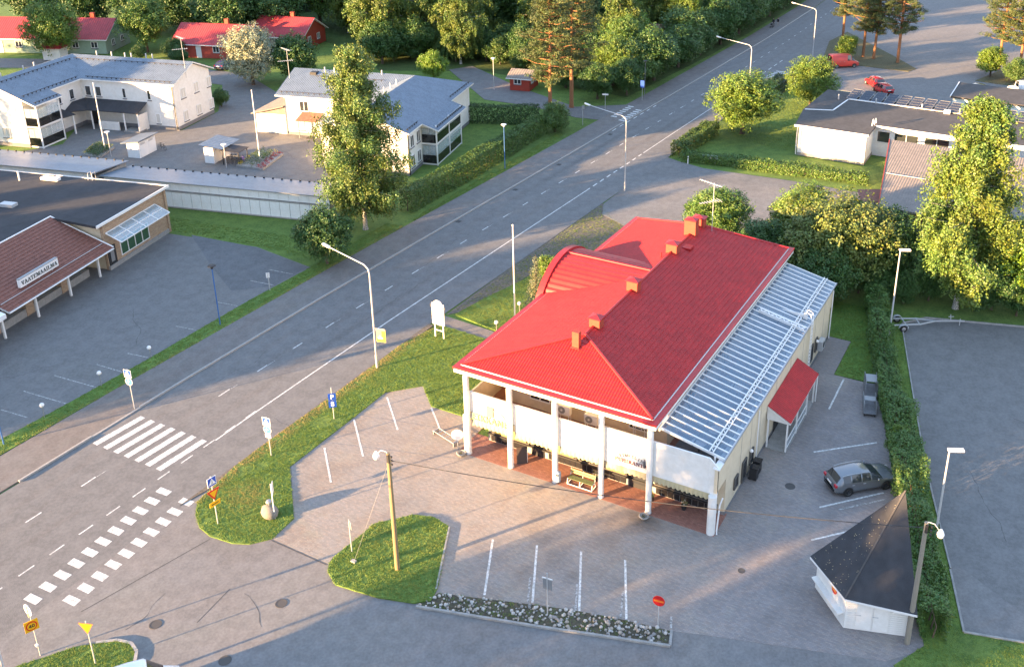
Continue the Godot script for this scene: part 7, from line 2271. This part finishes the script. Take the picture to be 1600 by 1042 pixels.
	for q in [[[-8.3, 23.35, -7.45, 22.7, -6.6, 22.5, -5.9, 22.75, -5.45, 23.25, -5.2, 24.3, -5.5, 30], 0.16, "granite"], [[5.25, 13.35, 11.95, 11.5, 18.95, 9.4], 0.14, "concrete"], [[18.95, 9.4, 18.6, 8.35], 0.14, "concrete"], [[5.5, 11.75, 3.15, 7.0], 0.1, "concrete"], [[31.35, -3.6, 28.45, -12.6, 25.85, -22, 22.95, -32.8], 0.1, "concrete"], [[22.95, -32.95, 24.64, -34.95, 60, -45.1], 0.12, "concrete"], [[31.35, -3.5, 32.75, 1.15, 36, 0.35, 60, -6.4], 0.12, "concrete"]]:
		var pts: Array = q[0]
		for i in range(0, pts.size() - 2, 2):
			var a := Vector2(pts[i], pts[i + 1])
			var e := Vector2(pts[i + 2], pts[i + 3])
			var nn := maxi(1, int(a.distance_to(e) / 1.1))
			for k in nn:
				var p := a.lerp(e, (k + 0.5) / nn)
				bx(kerbs, "kerb_stone", Vector3(p.x, 0.05, p.y), Vector3(a.distance_to(e) / nn - 0.015, 0.15, q[1]), M[q[2]], -atan2(e.y - a.y, e.x - a.x))
	# parking lines
	var fp := get_node("forecourt_paving")
	for q in [[6.11, 6.66, 8.15, 10.8], [8.75, 5.86, 10.86, 10.05], [11.38, 5.12, 13.48, 9.4], [14.03, 4.54, 16.07, 8.73], [-9.24, 4.17, -6.31, 6.93], [-9.67, 0.49, -6.25, 3.69], [-9.35, -2.98, -6.05, 0.07], [-5.6, -3.4, -3.44, -1.42], [20.67, -21.58, 20.71, -16.9], [24.77, -14.31, 21.12, -11.16], [26.37, -8.93, 23.04, -5.55], [23.39, -2.28, 25.6, -4.5]]:
		line(fp, "bay_line", q[0], q[1], q[2], q[3], 0.13, 0.018, M.paint)
	for q in [[9.75, 8.4, 10.6, 10.1], [12.4, 7.6, 13.3, 9.5], [15.0, 6.9, 15.75, 8.8], [18.2, 7.4, 18.5, 8.2], [24.2, -5.9, 26.6, -8.3]]:
		line(fp, "worn_line", q[0], q[1], q[2], q[3], 0.12, 0.018, M.paint_worn)
	var sl := get_node("shop_lot")
	for q in [[-33.57, 11.52, -30.9, 11.27], [-34.36, 9.12, -29.95, 8.77], [-34.32, 6.57, -29.95, 6.21], [-32.82, 3.91, -30, 3.75], [-32.06, 1.56, -30.06, 1.27], [-32.2, -3.5, -30.2, -3.8], [-32.4, -8.4, -30.3, -8.7], [-33.0, -13, -30.4, -13.3], [-33.2, -15.6, -30.4, -15.9]]:
		line(sl, "worn_line", q[0], q[1], q[2], q[3], 0.1, -0.004, M.paint_worn)
	# repairs, seams and cracks in the asphalt
	sheet("asphalt_repair", V2([-46.2, -18.1, -38.2, -18.9, -30.3, -17.7, -30.3, -13.2, -33.0, -10.6, -38.5, -13.5]), -0.006, 0, M.asphalt, 0.8, mott(0.14, 6.0, Color(0.82, 0.85, 0.9)))
	rng.seed = 77
	for q in [["street", -4, 17, 3, 0.2, 0.0095], ["street", 4, 19, 5, 0.1, 0.0095], ["street", 12, 15, 4, 0.5, 0.0095], ["street", -8, 19, 3, 1.4, 0.0095], ["street", 22, 11, 4, -0.3, 0.0095], ["shop_lot", -38, -4, 7, 0.9, -0.003], ["shop_lot", -36, 6, 6, 2.2, -0.003], ["shop_lot", -42, 9, 5, 0.3, -0.003], ["road", -22.4, -4, 6, 1.55, 0.005], ["road", -18.6, -20, 8, 1.6, 0.005], ["road", -21.2, -30, 7, 1.6, 0.005], ["road", -14.8, -9, 3, 0.2, 0.005], ["road", -15, 3, 3, 0.3, 0.005], ["car_park", 33, -22, 8, 0.2, 0.006], ["car_park", 31, -14, 7, 1.2, 0.006], ["car_park", 36, -8, 6, 0.4, 0.006], ["rear_lot", -4, -54, 7, 0.4, 0.001], ["apartment_yard", -60, -44, 8, 0.6, -0.004]]:
		var b := MB.new()
		var p := Vector2(q[1], q[2])
		var a: float = q[4]
		for i in int(q[3] * 3):
			a += rng.randf_range(-0.5, 0.5) * 0.7 + (float(q[4]) - a) * 0.3
			var e := p + Vector2(cos(a), sin(a)) * 0.34
			var nn := Vector2(-sin(a), cos(a)) * rng.randf_range(0.008, 0.022)
			b.quad(Vector3(p.x - nn.x, q[5], p.y - nn.y), Vector3(e.x - nn.x, q[5], e.y - nn.y), Vector3(e.x + nn.x, q[5], e.y + nn.y), Vector3(p.x + nn.x, q[5], p.y + nn.y))
			p = e
		part(get_node(q[0]), "crack", b.mesh(), M.iron)
	# gutter line of darker stones across the paving, seen as a thin seam
	for q in [[-9.6, 3.6, -0.4, 0.9], [-9.4, -0.2, -3.2, -1.6]]:
		line(fp, "paving_seam", q[0], q[1], q[2], q[3], 0.05, 0.0165, M.plinth)
	# asphalt joints and patches in the street
	var stn := get_node("street")
	line(stn, "asphalt_joint", -9.2, 14.6, -11.0, 22.2, 0.06, 0.009, M.iron)
	line(stn, "asphalt_joint", -5.8, 12.95, -1.4, 13.05, 0.06, 0.017, M.iron)
	line(stn, "asphalt_joint", -5.0, 17.1, -4.7, 19.8, 0.05, 0.0095, M.iron)
	# pebble bed
	var bed := V2([5.3, 13.2, 5.65, 12.2, 5.75, 11.9, 11.21, 10.09, 13.52, 9.4, 16.05, 8.82, 18.5, 8.4, 18.8, 9.3, 11.93, 11.35, 10.55, 11.76])
	var bedn := sheet("pebble_bed", bed, 0.03, 0.08, M.soil, 1.0, mott(0.3, 9.0, Color(0.6, 0.62, 0.5)))
	rng.seed = 900
	var peb: Array = []
	for k in 4:
		var b := MB.new()
		b.ball(Vector3.ZERO, Vector3(0.5, 0.36, 0.42), 8, 5)
		for i in b.v.size():
			var p := b.v[i]
			b.v[i] = p * (1.0 + 0.5 * nz.get_noise_3d(p.x * 60 + k * 40, p.y * 60, p.z * 60))
		peb.append(b.mesh())
	var spots: Array = []
	for i in 1500:
		var p := Vector2(rng.randf_range(5.2, 18.8), rng.randf_range(8.4, 13.3))
		if in_poly(p, bed):
			spots.append([0.1 + 0.17 * pow(rng.randf(), 2.0), p])
	spots.sort_custom(func(a: Array, b: Array) -> bool: return a[0] > b[0])
	var mm := MultiMesh.new()
	mm.transform_format = MultiMesh.TRANSFORM_3D
	mm.mesh = peb[0]
	mm.instance_count = maxi(0, spots.size() - 280)
	for i in spots.size():
		var s: float = spots[i][0]
		var p: Vector2 = spots[i][1]
		var at := Vector3(p.x, 0.03 + s * rng.randf_range(0.1, 0.3), p.y)
		var bs := Basis(Vector3.UP, rng.randf() * TAU) * Basis(Vector3.RIGHT, rng.randf_range(-0.4, 0.4))
		if i < 280:
			var o := part(bedn, "stone", peb[rng.randi() % 4], M[["pebble_a", "pebble_a", "pebble_b", "pebble_c"][rng.randi() % 4]], at)
			o.basis = bs.scaled(Vector3.ONE * s)
		else:
			mm.set_instance_transform(i - 280, Transform3D(bs.scaled(Vector3.ONE * s), at))
	var mi := MultiMeshInstance3D.new()
	mi.name = "small_stones"
	mi.multimesh = mm
	mi.material_override = M.pebble_b
	mi.set_meta("kind", "stuff")
	bedn.add_child(mi)
	blades("grass", bed, 0.03, 14, "sparse weeds between the pebbles of the bed", none, 111)

# ---------------------------------------------------------------- planting
func plants() -> void:
	var G := Color(0.082, 0.16, 0.028)
	var Y := Color(0.125, 0.225, 0.024)
	var D := Color(0.048, 0.112, 0.026)
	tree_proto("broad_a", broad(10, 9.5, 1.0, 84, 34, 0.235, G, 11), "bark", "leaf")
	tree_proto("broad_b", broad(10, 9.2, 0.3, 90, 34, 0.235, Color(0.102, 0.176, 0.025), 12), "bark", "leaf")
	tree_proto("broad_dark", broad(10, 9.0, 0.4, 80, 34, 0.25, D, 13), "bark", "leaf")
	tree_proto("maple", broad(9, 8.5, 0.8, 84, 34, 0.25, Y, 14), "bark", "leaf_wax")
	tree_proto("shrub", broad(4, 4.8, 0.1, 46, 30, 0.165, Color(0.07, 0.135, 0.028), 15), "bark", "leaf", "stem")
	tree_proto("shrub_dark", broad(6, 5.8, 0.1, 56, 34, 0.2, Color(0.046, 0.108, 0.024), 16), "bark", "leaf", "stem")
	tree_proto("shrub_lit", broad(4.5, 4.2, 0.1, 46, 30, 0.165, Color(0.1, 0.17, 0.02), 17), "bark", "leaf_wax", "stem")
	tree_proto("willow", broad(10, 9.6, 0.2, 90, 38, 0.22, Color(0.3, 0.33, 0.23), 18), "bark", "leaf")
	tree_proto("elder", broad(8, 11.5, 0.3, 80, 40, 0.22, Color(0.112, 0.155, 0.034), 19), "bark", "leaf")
	tree_proto("birch_a", birch(20, 10.2, 2.4, 4800, 0.21, Color(0.092, 0.155, 0.034), 21), "bark_birch", "leaf")
	tree_proto("birch_b", birch(18, 8.4, 2.2, 4200, 0.21, Color(0.104, 0.172, 0.032), 22), "bark_birch", "leaf")
	tree_proto("birch_far", birch(17, 10.0, 2.2, 2300, 0.27, Color(0.09, 0.15, 0.03), 23), "bark_birch", "leaf")
	tree_proto("pine_a", pine(19, 9.5, 72, Color(0.068, 0.098, 0.03), 31), "bark_pine", "needle")
	tree_proto("pine_b", pine(18, 9.0, 66, Color(0.072, 0.102, 0.032), 32), "bark_pine", "needle")
	tree_proto("spruce_a", spruce(16, 5.6, 30, 0.34, Color(0.028, 0.055, 0.018), 41), "bark", "needle")
	tree_proto("spruce_small", spruce(6, 2.6, 24, 0.16, Color(0.13, 0.15, 0.09), 42), "bark", "needle")
	# trees one can tell apart
	tree("birch_a", "birch_tree", -31.3, -27.8, 1.0, 0.4, "tall birch with white trunk between the white garage and the main road", "tree")
	tree("birch_b", "birch_tree", 26.6, -38.2, 1.1, 1.3, "tall sunlit birch beside the boat trailer and the corrugated roof", "tree")
	tree("maple", "maple_tree", 31.4, -41.4, 1.02, 0.2, "bright yellow-green maple at the right edge behind the trailer", "tree")
	tree("maple", "maple_tree", 36.5, -46.0, 0.95, 2.1, "broad green tree cut by the right picture edge behind the maple", "tree")
	tree("broad_b", "linden_tree", -6.99, -77.9, 0.95, 0.5, "round lit linden beside the road in front of the white hall", "tree", "", 1.32)
	tree("broad_b", "roadside_tree", -2.2, -94.6, 0.84, 2.2, "yellowish small tree at the left corner of the felt-roofed hall", "tree", "", 1.1)
	tree("maple", "maple_tree", -59.6, -80.2, 0.62, 1.0, "small bright lime-green maple behind the blue roof", "tree")
	tree("willow", "willow_tree", -83.8, -65.4, 1.05, 0.3, "silvery pale willow between the apartment house and the red house", "tree")
	tree("shrub_dark", "leafy_shrub", -79.0, -70.0, 1.4, 0.9, "big green shrub right of the silvery willow", "shrub")
	tree("broad_b", "leafy_tree", -126.0, -62.0, 1.1, 0.0, "leafy yellow-green tree in front of the green row house", "tree")
	tree("broad_a", "round_tree", -116.5, -73.0, 1.08, 1.9, "round green tree right of the green row house", "tree")
	tree("shrub_dark", "dark_shrub", -29.1, -19.2, 1.06, 0.3, "dark green shrub at the right end of the shop lot", "shrub")
	tree("pine_a", "pine_tree", -32.7, -70.2, 1.08, 0.0, "tall pine with orange trunk at the side street, the nearer of two", "tree")
	tree("pine_b", "pine_tree", -33.4, -78.0, 1.2, 1.0, "tall pine with orange trunk at the side street, the farther of two", "tree")
	tree("shrub", "leafy_shrub", -29.9, -66.6, 1.05, 0.0, "green shrub at the foot of the nearer pine", "shrub")
	for q in [[3.81, -128.9, 1.0, "straight-trunked pine at the right end of the island by the red van"], [-0.49, -129.8, 0.95, "slim pine, second from the right on the island by the red van"], [-2.48, -130.3, 0.98, "slim pine, second from the left on the island by the red van"], [-8.98, -142.0, 0.95, "pine beside the road at the left end of the van island"]]:
		tree("pine_b" if q[0] < 0 else "pine_a", "pine_tree", q[0], q[1], q[2], q[0], q[3], "tree")
	tree("pine_a", "pine_tree", 19.9, -132.5, 0.95, 2.0, "orange-trunked pine behind the white van, left of two", "tree")
	tree("pine_b", "pine_tree", 23.3, -130.9, 0.97, 3.0, "orange-trunked pine behind the white van, right of two", "tree")
	tree("pine_b", "pine_tree", 27.5, -136.0, 0.97, 3.7, "pine at the upper right corner of the far lot", "tree")
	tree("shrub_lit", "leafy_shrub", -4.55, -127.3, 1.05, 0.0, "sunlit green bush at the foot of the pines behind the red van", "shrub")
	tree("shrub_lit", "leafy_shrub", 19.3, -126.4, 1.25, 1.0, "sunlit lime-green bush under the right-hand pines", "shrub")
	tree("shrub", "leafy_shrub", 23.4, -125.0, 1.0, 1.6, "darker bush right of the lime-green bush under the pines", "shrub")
	tree("broad_a", "garden_tree", 3.3, -40.2, 0.72, 0.7, "round green tree behind the antenna of the red building", "tree", "", 1.15)
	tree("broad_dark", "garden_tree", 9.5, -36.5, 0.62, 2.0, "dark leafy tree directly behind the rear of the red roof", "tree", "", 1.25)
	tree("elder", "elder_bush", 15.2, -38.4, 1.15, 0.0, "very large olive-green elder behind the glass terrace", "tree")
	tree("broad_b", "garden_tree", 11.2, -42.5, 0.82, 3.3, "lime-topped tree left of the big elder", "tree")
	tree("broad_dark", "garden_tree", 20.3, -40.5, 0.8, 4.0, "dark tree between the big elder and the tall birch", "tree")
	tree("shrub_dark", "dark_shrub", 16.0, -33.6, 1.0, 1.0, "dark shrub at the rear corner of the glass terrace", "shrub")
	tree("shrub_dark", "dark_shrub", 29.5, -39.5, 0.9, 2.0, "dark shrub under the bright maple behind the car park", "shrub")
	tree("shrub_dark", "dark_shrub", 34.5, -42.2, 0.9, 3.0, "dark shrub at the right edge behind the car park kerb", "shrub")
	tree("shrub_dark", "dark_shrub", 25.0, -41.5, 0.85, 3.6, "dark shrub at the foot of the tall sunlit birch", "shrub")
	for q in [[18.2, -37.2], [22.3, -37.0], [24.2, -38.6], [28.2, -38.4], [31.6, -39.2], [20.2, -36.6]]:
		tree("shrub_dark", "dark_shrub", q[0], q[1], 0.55, q[0], "low dark shrub in the thicket along the car park's upper kerb", "shrub", "thicket above the car park")
	tree("spruce_small", "ornamental_spruce", -5.9, -19.6, 0.98, 0.0, "pale blue-green small spruce beside the red arch", "tree")
	tree("shrub_lit", "leafy_shrub", -7.8, -25.3, 0.72, 0.0, "yellow-green bush behind the small spruce at the red arch", "shrub")
	tree("shrub_lit", "leafy_shrub", 26.4, -13.0, 0.68, 0.0, "sunlit yellow-green bush in the hedge before the grey car's bonnet", "shrub", "", 0.62)
	for q in [[-78.9, -54.0, 0.5, "dark bush at the far corner of the left apartment house"], [-103.5, -68.5, 0.6, "bush behind the roof of the left apartment house, nearest the blue car"], [-108.0, -71.5, 0.7, "bush behind the left apartment house in front of the red house"], [-112.5, -68.0, 0.5, "bush behind the left apartment house under the round tree"]]:
		tree("shrub_dark", "leafy_shrub", q[0], q[1], q[2], q[0], q[3], "shrub")
	# hedges
	hedge("clipped_hedge", [Vector2(-30.4, -33.5), Vector2(-30.3, -46), Vector2(-30.9, -58), Vector2(-31.4, -65.5)], 0.85, 2.5, 0.17, 44, Color(0.06, 0.12, 0.02), 0.12, "long clipped hedge along the footpath beside the blue-roofed house", 201)
	hedge("clipped_hedge", [Vector2(-44.0, -64.4), Vector2(-38.5, -66.4), Vector2(-33.6, -68.8)], 0.8, 2.5, 0.17, 34, Color(0.036, 0.08, 0.018), 0.12, "short clipped hedge behind the lawn of the blue-roofed house", 202)
	hedge("wild_hedge", [Vector2(20.1, -34.8), Vector2(22.7, -26.2), Vector2(25.1, -18.2), Vector2(26.4, -13.8), Vector2(28.5, -7.0), Vector2(30.6, 0.2), Vector2(31.4, 2.6)], 0.85, 2.0, 0.15, 60, Color(0.072, 0.145, 0.03), 0.7, "shaded leafy hedge between the yard and the right car park", 203, [1.9, 1.7, 1.8, 2.3, 2.2, 1.9, 1.9])
	hedge("wild_hedge", [Vector2(-10.2, -63.9), Vector2(-4, -65.0), Vector2(4, -65.6), Vector2(12.5, -66.5)], 0.9, 1.1, 0.2, 34, Color(0.072, 0.14, 0.024), 0.4, "low sunlit hedge between the rear lot and the white hall", 204)
	hedge("wild_hedge", [Vector2(-11.0, -64.6), Vector2(-10.9, -71), Vector2(-10.6, -76)], 1.0, 1.7, 0.22, 34, Color(0.06, 0.11, 0.02), 0.4, "bushy hedge below the linden along the road", 205)
	hedge("clipped_hedge", [Vector2(-9.6, -94.5), Vector2(-9.0, -104.5)], 1.1, 1.9, 0.22, 34, Color(0.034, 0.07, 0.018), 0.2, "dark rounded hedge between the linden and the far zebra", 206)
	# bushes along the far footpath
	rng.seed = 300
	var rows: Array = []
	for i in 22:
		rows.append([kx(-88.0 - 5.0 * i) - 6.2 - 1.6 * (i % 2), -88.0 - 5.0 * i, ["shrub_dark", "shrub", "shrub_dark", "shrub"][i % 4], 1.0 + 0.25 * (i % 3)])
	for q in rows:
		tree(q[2], "roadside_bush", q[0], q[1], q[3] * (1.5 if q[2] == "shrub" else 1.05), q[1], "dense green bush in the row lining the far footpath", "shrub", "bushes along the far footpath")
	for i in 13:
		var z := -90.0 - 8.5 * i
		tree(["broad_b", "broad_a", "maple", "broad_dark"][i % 4], "roadside_tree", kx(z) - 10.5 - 2.5 * (i % 3), z - 2, 0.9 + 0.12 * (i % 3), z, "leafy tree rising behind the bushes of the far footpath", "tree", "trees behind the far footpath bushes")
	# the wood behind the apartment houses
	rng.seed = 310
	var area := V2([-98, -98, -84, -96, -72, -82, -56, -93, -40, -96, -34, -122, -30, -150, -30, -215, -150, -215, -170, -125, -128, -92, -116, -88])
	var taken: Array = []
	var tries := 0
	while taken.size() < 190 and tries < 6000:
		tries += 1
		var p := Vector2(rng.randf_range(-170, -30), rng.randf_range(-215, -82))
		if not in_poly(p, area):
			continue
		var ok := true
		for t in taken:
			if p.distance_to(t) < 6.0:
				ok = false
				break
		if not ok or p.distance_to(Vector2(-38, -116)) < 9 or p.distance_to(Vector2(-97, -92)) < 9:
			continue
		taken.append(p)
		var k := rng.randi() % 10
		var key: String = ["birch_far", "birch_far", "birch_far", "broad_a", "broad_dark", "broad_b", "spruce_a", "birch_far", "broad_dark", "broad_a"][k]
		var sc := rng.randf_range(0.85, 1.15) * (1.5 if key.begins_with("broad") else 1.0)
		tree(key, "forest_tree", p.x, p.y, sc, rng.randf() * TAU, "tree of the dense green wood behind the apartment houses", "tree", "trees of the wood")
	for i in 54:
		var u := (i % 18) / 17.0
		var p := Vector2(lerpf(-78, -33, u) + rng.randf_range(-1.2, 1.2), -86 - 10 * sin(u * PI) - 7.0 * (i / 18) + rng.randf_range(-2.5, 2.5))
		tree("shrub_dark" if i % 2 else "shrub", "forest_edge_bush", p.x, p.y, rng.randf_range(0.8, 1.35), i, "low bush along the edge of the wood behind the apartment houses", "shrub", "bushes at the edge of the wood")
	for q in [[-131, -84], [-140, -80], [-150, -76], [-122, -86], [-112, -90], [-104, -92], [-108, -84]]:
		tree("broad_dark", "forest_tree", q[0], q[1], 1.35, q[0], "dark tree of the wood right behind the red-roofed houses", "tree", "trees behind the red-roofed houses")
	for q in [[44, -160], [38, -175], [50, -150], [30, -190], [54, -140]]:
		tree("pine_b", "pine_tree", q[0], q[1], 1.0, q[0], "pine at the far end of the upper right lot", "tree", "pines at the end of the far lot")
	# trees beyond the lower left and left of the picture, whose long shadows fall across the street
	for q in SHADE:
		tree(q[3], "street_tree", q[0], q[1], q[2], q[0] * 1.3, "tree standing outside the lower left of the view, known by its long shadow", "tree", "trees left of the view", q[4])
const SHADE := [
	[-112.0, -2.0, 1.0, "birch_far", 1.3], [-122.0, -12.0, 1.05, "birch_far", 1.3], [-134.0, -22.0, 1.1, "birch_far", 1.3], [-147.0, -32.0, 1.1, "birch_far", 1.3],
	[-84.0, 14.0, 1.15, "broad_dark", 1.0], [-77.0, 20.0, 1.3, "broad_dark", 1.0], [-70.0, 24.0, 1.45, "broad_dark", 1.0], [-62.0, 28.0, 1.5, "broad_dark", 1.0], [-54.0, 33.0, 1.4, "broad_dark", 1.0], [-50.0, 37.0, 1.2, "broad_dark", 0.9],
	[-14.0, 47.0, 1.25, "birch_far", 0.8], [-7.5, 51.0, 0.9, "birch_far", 0.9], [-1.0, 49.0, 1.0, "birch_far", 1.0], [6.0, 52.0, 1.0, "broad_dark", 1.1], [14.0, 54.0, 1.0, "broad_dark", 1.1]]

func _ready() -> void:
	# camera
	var cam := Camera3D.new()
	cam.name = "camera"
	add_child(cam)
	cam.transform = Transform3D(Basis(Vector3(0.88953, 0.00510, -0.45684), Vector3(-0.17448, 0.92794, -0.32936), Vector3(0.42224, 0.37268, 0.82633)).orthonormalized(), Vector3(33.377, 41.746, 47.759))
	cam.projection = Camera3D.PROJECTION_FRUSTUM
	cam.near = 1.0
	cam.far = 1500.0
	cam.size = 1042.0 / 1563.9
	cam.frustum_offset = Vector2(-115.94 / 1563.9, -201.83 / 1563.9)
	cam.current = true
	# sky and sun
	var sky_mat := ProceduralSkyMaterial.new()
	sky_mat.sky_top_color = Color(0.45, 0.54, 0.66)
	sky_mat.sky_horizon_color = Color(0.88, 0.86, 0.83)
	sky_mat.sky_curve = 0.16
	sky_mat.ground_bottom_color = Color(0.2, 0.22, 0.18)
	sky_mat.ground_horizon_color = Color(0.6, 0.6, 0.58)
	sky_mat.sun_angle_max = 20.0
	sky_mat.energy_multiplier = 0.64
	var sky := Sky.new()
	sky.sky_material = sky_mat
	var env := Environment.new()
	env.background_mode = Environment.BG_SKY
	env.sky = sky
	env.tonemap_mode = Environment.TONE_MAPPER_LINEAR
	env.tonemap_exposure = 6.9
	env.sdfgi_enabled = true
	env.ssao_enabled = true
	env.ssil_enabled = true
	var we := WorldEnvironment.new()
	we.name = "world_environment"
	we.environment = env
	add_child(we)
	var sun := DirectionalLight3D.new()
	sun.name = "sun"
	sun.light_color = Color(1.0, 0.81, 0.58)
	sun.light_energy = 1.6
	sun.light_angular_distance = 0.6
	sun.shadow_enabled = true
	add_child(sun)
	var el := deg_to_rad(8.5)
	sun.look_at_from_position(Vector3.ZERO, Vector3(0.55 * cos(el), -sin(el), -0.835 * cos(el)), Vector3.UP)
	nz.seed = 7
	nz.frequency = 0.02
	nz.fractal_octaves = 3
	make_materials()
	extra_materials()
	tuft_meshes()
	ground()
	main_building()
	antenna("roof_antenna", Vector3(7.6, 8.2, -26.0), 4.4, "tall aerial mast on the red roof beside the rear chimney")
	antenna("roof_antenna", loc(-75.28, -42.84, 0.2, -3.0) + Vector3(0, 6.6, 0), 5.6, "aerial mast on the gable of the left apartment house")
	antenna("roof_antenna", loc(-61.22, -48.56, -0.6, -3.2) + Vector3(0, 6.3, 0), 4.6, "aerial mast at the left end of the half-hidden apartment house")
	apartments()
	garage()
	shop()
	club()
	houses()
	kiosk()
	signs()
	lamps()
	small_things()
	vehicles()
	plants()
func extra_materials() -> void:
	mt("valance", lin(0.48, 0.41, 0.25), 0.9)
	mt("shop_frame", lin(0.09, 0.085, 0.08), 0.5)
	mt("letter_cream", lin(0.4, 0.33, 0.19), 0.5)
	mt("letter_red", lin(0.16, 0.03, 0.035), 0.6)
	mt("letter_grey", lin(0.1, 0.1, 0.11), 0.6)
	mt("letter_dark", lin(0.03, 0.04, 0.035), 0.6)
	mt("emblem", lin(0.3, 0.33, 0.36), 0.5)
	var pg := mt("poster_glass", lin(0.04, 0.1, 0.05), 0.08)
	pg.metallic_specular = 0.6
	mt("orange_sign", lin(0.8, 0.2, 0.02), 0.45)
	mt("pole_grey", lin(0.24, 0.22, 0.18), 0.9)
	mt("bin_blue", lin(0.25, 0.33, 0.42), 0.5)
	mt("menu", lin(0.05, 0.035, 0.03), 0.6)
	mt("iron", lin(0.075, 0.07, 0.066), 0.8)
